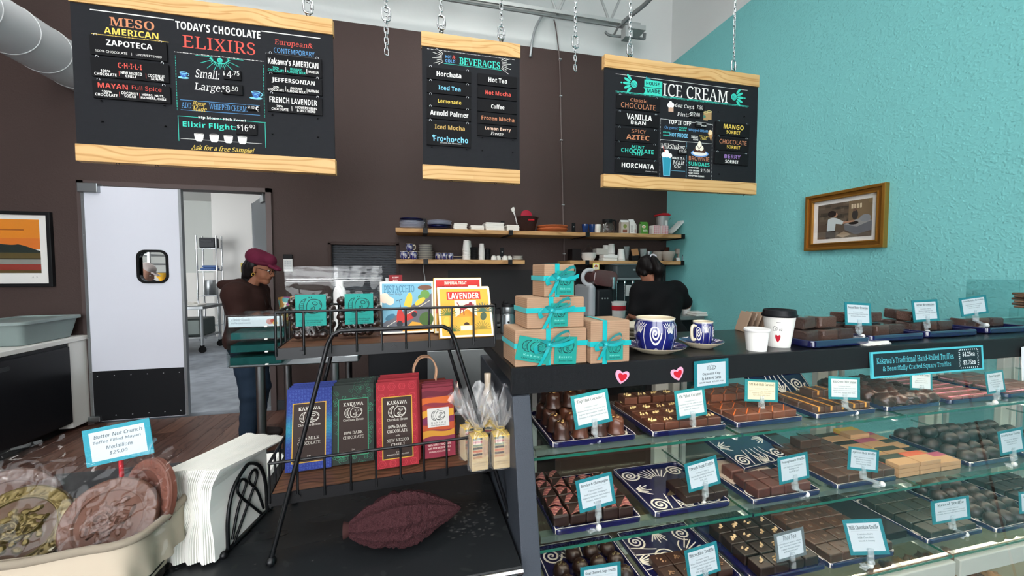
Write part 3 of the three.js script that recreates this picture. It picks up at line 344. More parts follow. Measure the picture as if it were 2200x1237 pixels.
// ---------------------------------------------------------------- kitchen doorway
{
  const fm = M.darkSteel, f = struct('door_1', mg(bx(0.05, 2.22, 0.16, -2.905, 1.11, ZW - 0.05), bx(0.05, 2.22, 0.16, -1.395, 1.11, ZW - 0.05), bx(1.56, 0.04, 0.16, -2.15, 2.2, ZW - 0.05)), std(0x554846, 0.5, { metalness: 0.3 }));
  f.userData.label = 'metal door frame of the kitchen doorway';
  const winShape = rrect(0.21, 0.27, 0.055), t = thing('swing_door', 'white swing door with black kick plate and small rounded window', 'door', [-2.505, 0.03, ZW + 0.03]);
  const W = 0.735, H = 2.14, s = poly(rect(-W / 2, 0, W / 2, H)), wy = 1.42, wx = at(328, 561, 'z', ZW + 0.05).x + 2.505, p = new THREE.Path();
  winShape.getPoints(10).forEach((q, i) => (i ? p.lineTo(q.x + wx, q.y + wy) : p.moveTo(q.x + wx, q.y + wy))); s.holes.push(p);
  part('leaf', tr(extr(s, 0.036), 0, 0, -0.018), M.door, t);
  part('kick_plate', mg(rbx(W - 0.02, 0.46, 0.006, 0.002, 0, 0.235, 0.02)), std(0x16171a, 0.5), t);
  part('edge_trim', mg(bx(0.022, H, 0.044, -W / 2 - 0.004, H / 2, 0), bx(0.022, H, 0.044, W / 2 + 0.004, H / 2, 0)), M.steel, t);
  const ring = rrect(0.25, 0.31, 0.07); const hp = new THREE.Path(); winShape.getPoints(10).forEach((q, i) => (i ? hp.lineTo(q.x, q.y) : hp.moveTo(q.x, q.y))); ring.holes.push(hp);
  const gk = part('window_gasket', tr(extr(ring, 0.056, 0.004), wx, wy, -0.028), M.rubber, t); part('pane', tr(extr(rrect(0.22, 0.28, 0.06), 0.004), wx, wy, -0.002), M.glass, gk);
  part('top_hinge_box', rbx(0.15, 0.085, 0.07, 0.006, -W / 2 + 0.055, H - 0.02, 0.02), M.steel, t); part('bottom_hinge', rbx(0.09, 0.05, 0.06, 0.005, -W / 2 + 0.02, 0.03, 0.02), M.steel, t);
  for (const y of [0.05, 0.42]) for (let i = 0; i < 6; i++) part('screw', tr(new THREE.SphereGeometry(0.005, 6, 4), -0.32 + i * 0.128, y, 0.024), M.galv, t);
  for (let i = 0; i < 7; i++) for (const q of [-1, 1]) part('rivet', tr(new THREE.SphereGeometry(0.004, 6, 4), q * (W / 2 + 0.004), 0.15 + i * 0.31, 0.023), M.galv, t);
  // second leaf, swung back into the kitchen
  const r = thing('swing_door', 'second swing door leaf folded back into the kitchen, seen edge on', 'door', [-1.425, 0.03, ZW - 0.04], -1.08);
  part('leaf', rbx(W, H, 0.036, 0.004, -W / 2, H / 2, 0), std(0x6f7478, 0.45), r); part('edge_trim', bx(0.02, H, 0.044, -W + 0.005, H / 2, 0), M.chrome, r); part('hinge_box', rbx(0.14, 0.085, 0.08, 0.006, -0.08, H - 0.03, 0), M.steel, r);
}
// ---------------------------------------------------------------- kitchen beyond
{
  const tbl = (label, x0, x1, z0, z1, h, legs) => {
    const t = thing('steel_table', label, 'table', [(x0 + x1) / 2, 0, (z0 + z1) / 2]), w = x1 - x0, d = z1 - z0;
    part('top', rbx(w, 0.05, d, 0.006, 0, h - 0.025, 0), M.steel, t); part('undershelf', rbx(w - 0.06, 0.025, d - 0.06, 0.004, 0, 0.26, 0), M.galv, t);
    for (const sx of [-1, 1]) for (const sz of [-1, 1]) { const lg = part('leg', cyl(0.022, 0.022, h - 0.15, sx * (w / 2 - 0.05), h / 2 + 0.05, sz * (d / 2 - 0.05)), M.galv, t); part('caster', mg(cyl(0.055, 0.055, 0.03, sx * (w / 2 - 0.05), 0.055, sz * (d / 2 - 0.05), 16, PI / 2), bx(0.05, 0.03, 0.04, sx * (w / 2 - 0.05), 0.115, sz * (d / 2 - 0.05))), M.rubber, lg); }
    return t;
  };
  tbl('wheeled steel prep table nearest the doorway in the kitchen', -5.1, -3.5, -8.55, -7.8, 0.8); tbl('wheeled steel prep table further right in the kitchen', -3.45, -2.1, -9.5, -8.75, 0.85);
  const P = (px, y, z) => { const q = at(px, 600, 'z', z); return [q.x, y, z]; };
  { const t = thing('storage_tote', 'grey translucent tote on the kitchen table undershelf', 'box', [-3.95, 0.275, -8.15]); part('body', rbx(0.75, 0.3, 0.5, 0.03, 0, 0.15, 0), std(0x4d5654, 0.4), t); part('liner_bag', rbx(0.6, 0.24, 0.02, 0.01, 0.05, 0.16, 0.256), std(0x9aa5a0, 0.4), t); }
  one('dark_bin', rbx(0.6, 0.26, 0.45, 0.02, 0, 0.13, 0), std(0x23262a, 0.5), 'dark bin under the further kitchen table', 'bin', [-2.8, 0.275, -9.1]);
  one('white_jug', lathe([[0, 0], [0.1, 0], [0.1, 0.22], [0.05, 0.27], [0.04, 0.3], [0, 0.3]]), std(0xc8d4dc, 0.4), 'pale jug beside the dark bin under the kitchen table', 'jug', [-3.25, 0.275, -9.0]);
  one('tempering_machine', mg(rbx(1.0, 0.22, 0.5, 0.02, 0, 0.12, 0), rbx(0.8, 0.05, 0.4, 0.01, 0.05, 0.24, 0), cyl(0.07, 0.07, 0.03, -0.36, 0.12, 0.26, 20, PI / 2)), M.galv, 'steel table machine with round dial on the further kitchen table', 'machine', [-2.9, 0.85, -9.1]);
  one('steel_mixer_base', mg(rbx(0.4, 0.26, 0.35, 0.02, 0, 0.13, 0), cyl(0.09, 0.11, 0.2, 0.3, 0.1, 0.05)), M.steel, 'steel machine on the nearer kitchen table', 'machine', [-4.35, 0.8, -8.3]);
  one('tool_tray', mg(rbx(0.5, 0.03, 0.3, 0.01, 0, 0.015, 0), rbx(0.22, 0.04, 0.12, 0.01, 0.05, 0.05, 0)), M.paper, 'white tray of papers on the nearer kitchen table', 'tray', [-3.85, 0.8, -8.0]);
  { const wx = at(452, 600, 'z', -9.3).x, w = thing('wire_shelving', 'chrome wire shelving tower by the kitchen wall', 'shelving', [wx, 0, -9.3]); for (const sx of [-1, 1]) for (const sz of [-1, 1]) part('post', cyl(0.016, 0.016, 2.1, sx * 0.17, 1.05, sz * 0.12, 8), M.chrome, w);
    for (const y of [0.3, 0.9, 1.4, 1.85]) part('wire_shelf', mg(rod([-0.17, y, -0.12], [0.17, y, -0.12], 0.008), rod([-0.17, y, 0.12], [0.17, y, 0.12], 0.008), [...Array(8)].map((_, i) => rod([-0.16 + i * 0.045, y, -0.12], [-0.16 + i * 0.045, y, 0.12], 0.004, 5))), M.chrome, w);
    one('label_printer', mg(rbx(0.27, 0.2, 0.2, 0.02, 0, 0.1, 0), rbx(0.2, 0.06, 0.02, 0.01, 0, 0.14, 0.105)), std(0x2a2c30, 0.5), 'dark printer on top shelf of the wire tower', 'printer', [wx, 1.86, -9.3]);
    one('blue_towels', mg(rbx(0.27, 0.05, 0.2, 0.02, 0, 0.025, 0), rbx(0.24, 0.05, 0.16, 0.02, 0.01, 0.075, 0, 0, 0.2)), std(0x49618f, 0.8), 'folded blue cloths on the wire tower', 'cloth', [wx, 1.41, -9.3]);
    one('steel_canister', lathe([[0, 0], [0.1, 0], [0.1, 0.3], [0, 0.3]]), M.steel, 'steel canister low on the wire tower', 'canister', [wx, 0.91, -9.3]); }
  for (let i = 0; i < 2; i++) { const b = thing('spray_bottle', ['clear spray bottle left of the wire tower', 'blue spray bottle beside the wire tower'][i], 'bottle', [-4.9 + i * 0.35, 0.8, -8.4]); part('body', lathe([[0, 0], [0.045, 0], [0.045, 0.15], [0.02, 0.2], [0, 0.2]]), std(i ? 0x7fa3bd : 0xb7c3c6, 0.3), b); part('nozzle', mg(cyl(0.015, 0.015, 0.05, 0, 0.22, 0), bx(0.07, 0.025, 0.02, 0.02, 0.255, 0)), M.white, b); }
  one('sticky_note', rbx(0.14, 0.2, 0.006, 0.002, 0, 0, 0), std(0xd8c35a, 0.8), 'yellow sticky note on the kitchen partition', 'note', [...P(526, 0, -9.697)].map((v, i) => (i === 1 ? at(526, 575, 'z', -9.697).y : v))); one('sticky_note', rbx(0.12, 0.2, 0.006, 0.002, 0, 0, 0), std(0xd87a94, 0.8), 'pink sticky note on the kitchen partition', 'note', [P(538, 0, -9.697)[0], at(538, 572, 'z', -9.697).y, -9.697]);
  // seen through the little window: orange crate with yellow hopper on a stand, sheet-pan rack
  const hz = -6.9, h = at(342, 596, 'z', hz), st = thing('pan_rack', 'tall sheet pan rack seen through the door window', 'rack', [at(306, 560, 'z', -7.46).x, 0, -7.46]);
  for (const sx of [-1, 1]) for (const sz of [-1, 1]) part('post', bx(0.03, 1.95, 0.03, sx * 0.25, 0.975, sz * 0.3), M.steel, st); for (let i = 0; i < 12; i++) part('pan', rbx(0.46, 0.025, 0.6, 0.01, 0, 0.25 + i * 0.14, 0), M.galv, st);
  const bt = thing('work_bench', 'white bench carrying the orange grinder behind the door', 'bench', [h.x - 0.12, 0, hz]); part('top', rbx(0.6, 0.05, 0.4, 0.005, 0, 0.965, 0), M.white, bt); for (const sx of [-1, 1]) for (const sz of [-1, 1]) part('leg', bx(0.05, 0.94, 0.05, sx * 0.26, 0.47, sz * 0.16), M.white, bt);
  const g = thing('grinder', 'orange grinder with yellow hopper seen through the door window', 'machine', [h.x + 0.05, 0.99, hz]); g.scale.setScalar(0.62); part('body', rbx(0.34, 0.42, 0.3, 0.02, 0, 0.21, 0), std(0xc9762c, 0.5), g); part('hopper', lathe([[0.05, 0.42], [0.07, 0.5], [0.18, 0.62], [0.2, 0.62], [0.09, 0.49], [0.06, 0.42]], 20), std(0xe0b02a, 0.4), g);
}
// ---------------------------------------------------------------- left side: picture, cabinet, tub, keypad
{
  const landTex = paint(700, 700, (c, W, H) => {
    c.fillStyle = '#e8e6e2'; c.fillRect(0, 0, W, H); c.save(); c.beginPath(); c.rect(60, 50, 560, 540); c.clip();
    c.fillStyle = '#e08a25'; c.fillRect(0, 0, W, 340); c.fillStyle = '#d9772a'; c.fillRect(0, 240, W, 110); c.fillStyle = '#a35a1c'; c.fillRect(60, 150, 420, 12);
    blob(c, '#1d2a26', () => { c.moveTo(60, 400); c.lineTo(60, 330); c.bezierCurveTo(200, 250, 320, 330, 420, 300); c.bezierCurveTo(520, 320, 600, 370, 640, 370); c.lineTo(640, 400); }); c.fillStyle = '#5d4f2a'; c.fillRect(0, 385, W, 60); c.fillStyle = '#3a3222'; c.fillRect(0, 440, W, 14); c.fillStyle = '#8b8b85'; c.fillRect(0, 452, W, 50); c.fillStyle = '#93392f'; c.fillRect(0, 500, W, 62); c.fillStyle = '#5a4a25'; c.fillRect(0, 560, W, 40);
    c.restore(); fitText(c, 'Mitla 2005', 110, 630, 130, 26, 't', '#777', -0.2); fitText(c, 'A. S.', 560, 630, 60, 18, 't', '#999', -0.2);
  });
  const t = thing('framed_landscape', 'black framed orange desert landscape print on the brown wall', 'picture', [-3.43, 1.6, ZW + 0.002]), w = 0.6, h = 0.66;
  const fs = poly(rect(-w / 2, -h / 2, w / 2, h / 2)); fs.holes.push(hole(rect(-w / 2 + 0.03, -h / 2 + 0.03, w / 2 - 0.03, h / 2 - 0.03))); part('frame', extr(fs, 0.03, 0.003), M.black, t); part('print', card(w - 0.05, h - 0.05, 0.008, [0, 0, 1, 1]), std(0xffffff, 0.5, { map: landTex }), t, [0, 0, 0.012]); part('glazing', bx(w - 0.055, h - 0.055, 0.002, 0, 0, 0.02), M.glass, t);
  // low black cabinet with white top
  const x1 = -2.91, c = thing('base_cabinet', 'black cabinet with white top and white end panel at far left', 'cabinet', [0, 0, 0]);
  part('carcass', mg(rbx(0.7, 0.7, 1.6, 0.005, x1 - 0.35, 0.44, -3.42)), std(0x141518, 0.4), c); part('door_panel', rbx(0.018, 0.66, 0.8, 0.003, x1 + 0.002, 0.43, -3.82), std(0x17181b, 0.35), c); part('door_panel', rbx(0.018, 0.66, 0.78, 0.003, x1 + 0.002, 0.43, -3.02), std(0x17181b, 0.35), c);
  part('handle', rbx(0.012, 0.03, 0.16, 0.004, x1 + 0.016, 0.7, -3.6), M.darkGrey, c); part('end_panel', rbx(0.72, 0.76, 0.21, 0.004, x1 - 0.36, 0.42, -4.335), M.matteWhite, c); part('countertop', rbx(0.74, 0.04, 1.84, 0.006, x1 - 0.36, 0.81, -3.52), M.matteWhite, c); part('toe_kick', bx(0.6, 0.1, 1.7, x1 - 0.4, 0.05, -3.5), M.black, c);
  const bt = thing('bus_tub', 'grey plastic bus tub resting on the white countertop', 'tub', [-3.12, 0.83, -4.1]);
  const o = rrect(0.4, 0.56, 0.05), body = extr(o, 0.16, 0.01), p = body.attributes.position; for (let i = 0; i < p.count; i++) { const k = 0.86 + 0.14 * (p.getZ(i) / 0.16); p.setX(i, p.getX(i) * k); p.setY(i, p.getY(i) * k); } body.computeVertexNormals();
  const inn = rrect(0.44, 0.6, 0.06), ih = new THREE.Path(); rrect(0.37, 0.53, 0.05).getPoints(8).forEach((q, i) => (i ? ih.lineTo(q.x, q.y) : ih.moveTo(q.x, q.y))); inn.holes.push(ih);
  part('tub_body', tr(body, 0, 0.012, 0, -PI / 2), std(0x84918f, 0.5), bt); part('rim', tr(extr(inn, 0.018, 0.004), 0, 0.17, 0, -PI / 2), std(0x8d9a98, 0.5), bt); part('inside', tr(extr(rrect(0.36, 0.52, 0.05), 0.002), 0, 0.176, 0, -PI / 2), std(0x6d7977, 0.6), bt);
  const k = at(620, 566, 'z', ZW), kp = thing('alarm_keypad', 'white keypad with dark screen on the brown wall beside the doorway', 'keypad', [k.x, k.y, ZW]); part('body', rbx(0.085, 0.13, 0.025, 0.008, 0, -0.018, 0.0125), M.white, kp); part('screen', rbx(0.085, 0.045, 0.027, 0.006, 0, 0.068, 0.0135), M.black, kp);
  for (let i = 0; i < 12; i++) part('key', rbx(0.015, 0.014, 0.004, 0.002, -0.022 + (i % 3) * 0.022, 0.02 - Math.floor(i / 3) * 0.022, 0.0265), std(0xc2c6c8, 0.6), kp);
}
// ---------------------------------------------------------------- pottery pattern: white brush swirls on cobalt
function swirls(c, W, H, n, ink = '#e9e4d8') {
  for (let i = 0; i < n; i++) {
    const x = rnd() * W, y = rnd() * H, s = W * (0.07 + rnd() * 0.05), a = rnd() * 6.28;
    for (const [ox, oy] of [[0, 0], [W, 0], [-W, 0], [0, H], [0, -H]]) {
      if (i % 3 === 0) { stroke(c, ink, s * 0.17, () => spiral(c, x + ox, y + oy, s, 2.2, i % 2 ? 1 : -1, a)); }
      else if (i % 3 === 1) for (let k = 0; k < 7; k++) { const b = a - 0.6 + k * 0.2; stroke(c, ink, s * 0.09, () => { c.moveTo(x + ox + Math.cos(b) * s * 0.3, y + oy + Math.sin(b) * s * 0.3); c.lineTo(x + ox + Math.cos(b) * s * (1.3 + (k % 2) * 0.3), y + oy + Math.sin(b) * s * (1.3 + (k % 2) * 0.3)); }); }
      else { c.save(); c.translate(x + ox, y + oy); c.rotate(a); stroke(c, ink, s * 0.12, () => { c.moveTo(-s * 1.4, 0); c.bezierCurveTo(-s * 0.5, -s, s * 0.4, s * 0.6, s * 1.4, -s * 0.4); }); blob(c, '#10123a', () => c.ellipse(0, s * 0.6, s * 0.5, s * 0.28, 0, 0, 7)); c.restore(); }
    }
  }
}
const potTex = paint(512, 512, (c, W, H) => { c.fillStyle = '#1b2064'; c.fillRect(0, 0, W, H); swirls(c, W, H, 16); }); potTex.wrapS = potTex.wrapT = THREE.RepeatWrapping;
const cupTex = paint(1024, 256, (c, W, H) => { c.fillStyle = '#1b2064'; c.fillRect(0, 0, W, H); for (let k = 0; k < 4; k++) { c.save(); c.translate(k * 256, 0);
  stroke(c, '#e9e4d8', 9, () => spiral(c, 60, 110, 46, 2.3, 1, 0)); stroke(c, '#e9e4d8', 8, () => spiral(c, 66, 200, 38, 2, -1, 1)); for (let i = 0; i < 7; i++) { const a = -2.2 + i * 0.22; stroke(c, '#e9e4d8', 5, () => { c.moveTo(180 + Math.cos(a) * 26, 130 + Math.sin(a) * 26); c.lineTo(180 + Math.cos(a) * 95, 130 + Math.sin(a) * 95); }); } blob(c, '#12155a', () => c.ellipse(182, 180, 36, 50, 0, 0, 7)); stroke(c, '#e9e4d8', 5, () => { c.moveTo(110, 250); c.bezierCurveTo(120, 170, 150, 140, 130, 60); }); stroke(c, '#e9e4d8', 5, () => { c.moveTo(250, 245); c.bezierCurveTo(240, 170, 215, 150, 236, 70); }); c.restore(); }
  c.fillStyle = '#e9e4d8'; c.fillRect(0, 4, W, 10); c.fillRect(0, 22, W, 4); });
cupTex.wrapS = THREE.RepeatWrapping;
M.pottery = phy(0xffffff, 0.2, { map: potTex, clearcoat: 0.8, clearcoatRoughness: 0.08 }); M.cupGlaze = phy(0xffffff, 0.2, { map: cupTex, clearcoat: 0.8, clearcoatRoughness: 0.06 }); M.cream = phy(0xd9cbb0, 0.3, { clearcoat: 0.6 });
function plateGeo(r, h = 0.018) { return lathe([[0, 0.004], [r * 0.55, 0.002], [r * 0.6, 0], [r * 0.65, 0.003], [r * 0.97, h * 0.85], [r, h], [r * 0.96, h], [r * 0.62, h * 0.35], [0, h * 0.3]], 28); }
function mug(name, label, p, r, h, turn, group, side = 0) {   // patterned mug with cream lip and handle
  const t = thing(name, label, 'cup', p, turn, group);
  part('body', lathe([[0, 0], [r * 0.72, 0], [r * 0.82, h * 0.08], [r * 0.97, h * 0.45], [r * 0.95, h * 0.75], [r * 0.86, h * 0.9], [r * 0.88, h]].map((q) => q), 36), M.cupGlaze, t);
  part('lip', lathe([[r * 0.88, h * 0.985], [r * 0.89, h * 1.01], [r * 0.85, h * 1.02], [r * 0.82, h * 0.98], [r * 0.86, h * 0.6], [r * 0.7, h * 0.1], [0, h * 0.08]], 36), M.cream, t);
  part('handle', tube([[-r * 0.88, h * 0.82, 0], [-r * 1.25, h * 0.84, 0], [-r * 1.38, h * 0.68, 0], [-r * 1.36, h * 0.4, 0], [-r * 1.2, h * 0.24, 0], [-r * 0.9, h * 0.26, 0]], r * 0.13, 24, 8), M.cream, t, [0, 0, 0], [0, side, 0]);
  return t;
}
// ---------------------------------------------------------------- wall shelves
const SZ = -4.05, SM = -4.2, SD = SZ - ZW;
const yU = at(850, 489, 'z', SZ).y, yL = at(850, 557, 'z', SZ).y;
function wallShelf(label, x0, x1, y, brackets) {
  const t = thing('bracket_shelf', label, 'shelf', [(x0 + x1) / 2, y, ZW]), w = x1 - x0;
  part('board', uvm(rbx(w, 0.042, SD - 0.008, 0.004, 0, -0.021, SD / 2 + 0.004)), M.shelfWood, t);
  brackets.forEach((b, i) => { const q = thing('shelf_bracket', 'black steel bracket under the ' + label.split(' wooden')[0] + ' shelf, ' + ['at its left end', 'second from its left end', 'third from its left end', 'against the teal wall'][brackets.length === 4 || !i ? i : label.includes('right') ? 3 : 1], 'bracket', [b, y, ZW]); part('strap', mg(bx(0.045, 0.052, 0.006, 0, -0.022, SD + 0.005), bx(0.045, 0.006, SD, 0, -0.046, SD / 2 + 0.003), bx(0.045, 0.17, 0.006, 0, 0.06, 0.003)), M.satinBlack, q); part('bolt', cyl(0.007, 0.007, 0.006, 0, 0.1, 0.009, 8, PI / 2), M.galv, q); });
  return t;
}
const sx = (px) => at(px, 520, 'z', SM).x, SXf = (px) => at(px, 520, 'z', SZ).x;
wallShelf('long upper wooden wall shelf on black brackets', SXf(850), XR - 0.03, yU, [SXf(914), SXf(1097), SXf(1262), XR - 0.06]);
wallShelf('lower left wooden wall shelf holding patterned mugs', SXf(851), SXf(1128), yL, [SXf(914), SXf(1096)]);
wallShelf('lower right wooden wall shelf holding bowls and cups', SXf(1225), XR - 0.03, yL, [SXf(1262), XR - 0.06]);
{ // upper shelf, left to right
  const pl = plateGeo(0.125, 0.02), whiteRim = std(0xb9bccb, 0.3), n1 = 'navy plates stacked on the upper shelf';
  for (let i = 0; i < 7; i++) one('dinner_plate', pl, i > 4 ? M.navy : whiteRim, up(i > 4 ? 'dark navy plate in the left stack of upper shelf plates' : 'pale-edged plate low in the left stack on the upper shelf', i), 'plate', [sx(886) + rr(-0.004, 0.004), yU + i * 0.0145, SM], 0, n1 + (i > 4 ? ', top of left stack' : ', lower left stack'));
  for (let i = 0; i < 6; i++) one('dinner_plate', pl, i < 3 ? M.navy : whiteRim, up(i < 3 ? 'dark navy plate at the base of the second plate stack' : 'pale-edged plate in the second stack on the upper shelf', i), 'plate', [sx(944) + rr(-0.004, 0.004), yU + i * 0.0145, SM], 0, n1 + (i < 3 ? ', base of second stack' : ', top of second stack'));
  const sq = (w) => { const g = extr(rrect(w, w, 0.015), 0.01, 0.004); g.rotateX(-PI / 2); return g; }; const s14 = sq(0.14), s20 = sq(0.2);
  [[988, 4, s14, 'white square dish in the first small stack from the navy plates'], [1023, 3, s14, 'white square dish in the lowest small stack on the upper shelf'], [1060, 5, s20, 'larger white square dish in the tallest white stack'], [1100, 4, s14, 'white square dish in the small stack beside the brown basket']].forEach(([px, n, g, l], k) => { for (let i = 0; i < n; i++) one('square_dish', g, M.ceramic, up(l, i), 'dish', [sx(px) + rr(-0.005, 0.005), yU + i * 0.0165 + 0.004, SM + 0.02 - k * 0.012], rr(-0.05, 0.05), 'white dishes, stack ' + 'ABCD'[k]); });
  const b = thing('wicker_basket', 'brown plastic weave basket holding a red lid and brushes', 'basket', [sx(1131), yU, SM]); const bw = std(0x3a2420, 0.6, { bumpMap: noiseTex(64, [[32, 1]], 0.06), bumpScale: 0.004 });
  part('basket_body', uvm(lathe([[0, 0], [0.085, 0], [0.125, 0.15], [0.133, 0.152], [0.133, 0.16], [0.118, 0.158], [0.08, 0.008], [0, 0.008]], 28)), bw, b); part('handle_slot', rbx(0.07, 0.02, 0.012, 0.006, 0.02, 0.12, 0.117, -0.25), M.red, b);
  one('red_lid', tr(lathe([[0, -0.012], [0.06, -0.012], [0.065, 0], [0.06, 0.012], [0, 0.014]], 28), 0, 0, 0, PI / 2 - 0.15), std(0x9e1c33, 0.5), 'round red plastic lid standing in the brown basket', 'lid', [sx(1131), yU + 0.175, SM]);
  for (let i = 0; i < 2; i++) { const q = thing('pastry_brush', ['upright white brush at the left rim of the brown basket', 'tilted white brush leaning in the brown basket'][i], 'brush', [sx(1110) + i * 0.02, yU + 0.08, SM + 0.02], 0); q.rotation.z = 0.25 + i * 0.2; part('handle', rod([0, 0, 0], [0, 0.15, 0], 0.006), M.white, q); part('bristles', rbx(0.026, 0.04, 0.014, 0.006, 0, 0.165, 0), M.matteWhite, q); }
  for (let i = 0; i < 2; i++) one('terracotta_saucer', lathe([[0, 0], [0.15, 0], [0.165, 0.03], [0.172, 0.032], [0.172, 0.042], [0.15, 0.04], [0.14, 0.01], [0, 0.008]], 36), std(0xb6623a, 0.75), ['lower terracotta saucer on the upper shelf', 'upper terracotta saucer on the upper shelf'][i], 'saucer', [sx(1186), yU + i * 0.03, SM], 0);
  const tum = lathe([[0, 0], [0.028, 0], [0.038, 0.1], [0.036, 0.1], [0.027, 0.006], [0, 0.006]], 20);
  one('blue_tumbler', tum, phy(0x234a8f, 0.1, { transmission: 0.5, thickness: 0 }), 'blue glass tumbler at the left of the pair', 'glass', [sx(1255), yU, SM + 0.02], 0); one('blue_tumbler', tum, phy(0x234a8f, 0.1, { transmission: 0.5, thickness: 0 }), 'blue glass tumbler at the right of the pair', 'glass', [sx(1270), yU, SM + 0.02], 0);
  one('white_tumbler', tum, M.ceramic, 'small white cup right of the blue tumblers', 'cup', [sx(1281), yU, SM + 0.03], 0); one('clear_tumbler', tum, M.glass, 'small clear glass in front of the coffee carafe', 'glass', [sx(1290), yU, SM + 0.07], 0);
  const cf = thing('coffee_carafe', 'round glass coffee carafe with black handle and collar', 'carafe', [sx(1306), yU, SM - 0.02]); part('bowl', lathe([[0, 0], [0.06, 0], [0.085, 0.04], [0.08, 0.09], [0.05, 0.13], [0.05, 0.15]], 28), M.glass, cf); part('collar', lathe([[0.05, 0.125], [0.055, 0.13], [0.06, 0.165], [0.04, 0.17]], 24), M.black, cf); part('handle', tube([[0.05, 0.15, 0], [0.1, 0.155, 0], [0.11, 0.1, 0], [0.1, 0.05, 0]], 0.01, 20, 7), M.black, cf);
  const cartonTex = paint(1024, 512, (c, W, H) => { [['#b9aea2', '#7a4a3a'], ['#e4e2dd', '#35363c'], ['#d8d4d0', '#9a3a4a'], ['#4f8a35', '#e9e6d8']].forEach(([a, b2], i) => { const x = i * 256; c.fillStyle = a; c.fillRect(x, 0, 256, H); c.fillStyle = b2; if (i === 0) { c.fillRect(x + 50, 330, 150, 120); blob(c, '#7e8a4a', () => c.ellipse(x + 128, 180, 60, 90, 0, 0, 7)); } if (i === 1) for (let k = 0; k < 12; k++) c.fillRect(x + 60, 150 + k * 24, 100 + ((k * 37) % 60), 8); if (i === 2) c.fillRect(x + 40, 240, 160, 160); if (i === 3) { blob(c, '#e9e6d8', () => c.arc(x + 90, 140, 70, 0, 7)); blob(c, '#c98a2a', () => c.arc(x + 90, 150, 36, 0, 7)); fitText(c, 'Milk', x + 150, 330, 150, 90, 'b', '#f2f0e6'); } }); });
  const cm = std(0xffffff, 0.5, { map: cartonTex });
  [[1337, 0.09, 0.155, 0, 'beige carton with fruit picture beside the carafe'], [1352, 0.062, 0.165, 1, 'white carton printed with small black lines'], [1364, 0.05, 0.135, 2, 'narrow pink and white carton behind the green one'], [1379, 0.085, 0.14, 3, 'green carton of milk on the upper shelf']].forEach(([px, w, h, i, l], k) => { const t = thing('drink_carton', l, 'carton', [sx(px), yU, SM + (k === 2 ? -0.04 : 0.03)], -0.1); part('carton_body', card(w, h * 0.86, 0.07, [i / 4, 0, (i + 1) / 4, 1]), cm, t, [0, h * 0.43, 0]); part('gable_top', mg(bx(w, 0.005, 0.045, 0, h * 0.91, 0.018, 0.8), bx(w, 0.005, 0.045, 0, h * 0.91, -0.018, -0.8), bx(w, 0.02, 0.004, 0, h * 0.97, 0)), i === 3 ? std(0x4f8a35, 0.5) : M.white, t); });
  const stripe = paint(256, 256, (c) => { c.fillStyle = '#e9e2e0'; c.fillRect(0, 0, 256, 256); c.fillStyle = '#c2506a'; for (let i = 0; i < 6; i++) c.fillRect(i * 44 + 6, 0, 24, 256); c.fillStyle = 'rgba(233,226,224,0.7)'; for (let i = 0; i < 5; i++) c.fillRect(0, i * 54 + 10, 256, 12); });
  for (let i = 0; i < 2; i++) one('striped_box', card(0.085, 0.105, 0.09, [0, 0, 1, 1]), std(0xffffff, 0.6, { map: stripe }), ['left pink and white striped straw box', 'right pink and white striped straw box'][i], 'box', [sx(1402 + i * 17), yU + 0.0525, SM + 0.04], 0.1);
  const dc = thing('dispenser', 'tall clear dispenser jug with red lid at shelf end', 'container', [sx(1426), yU, SM - 0.04]); part('jug', lathe([[0, 0], [0.055, 0], [0.075, 0.23], [0.072, 0.23], [0.05, 0.006], [0, 0.006]], 4).rotateY(PI / 4), phy(0xe4e8e8, 0.25, { transmission: 0.6, thickness: 0 }), dc); part('lid', mg(rbx(0.15, 0.018, 0.12, 0.006, 0, 0.238, 0), rbx(0.09, 0.02, 0.1, 0.008, 0.02, 0.252, 0)), M.red, dc); part('label_strip', rbx(0.03, 0.15, 0.003, 0.001, 0.02, 0.12, 0.052, -0.07), M.white, dc);
  const lb = thing('lid_bag', 'clear plastic bag full of lids at the right shelf end', 'bag', [sx(1460) - 0.06, yU, SM + 0.02]); for (let i = 0; i < 9; i++) part('lid', cyl(0.045, 0.048, 0.012, -0.035 + i * 0.012, 0.05 + i * 0.011, 0, 18, 0, 0, 0.85), std(0xcdd4d3, 0.35), lb);
  { const g = new THREE.SphereGeometry(0.095, 20, 14), p = g.attributes.position; for (let i = 0; i < p.count; i++) { const k = 1 + 0.12 * Math.sin(p.getX(i) * 80) * Math.cos(p.getY(i) * 70); p.setXYZ(i, p.getX(i) * k * 1.05, Math.max(-0.08, p.getY(i) * k * 0.9), p.getZ(i) * k); } g.computeVertexNormals(); g.translate(0.01, 0.083, 0); part('plastic_film', g, M.film, lb); lb.scale.setScalar(1.35); }
}
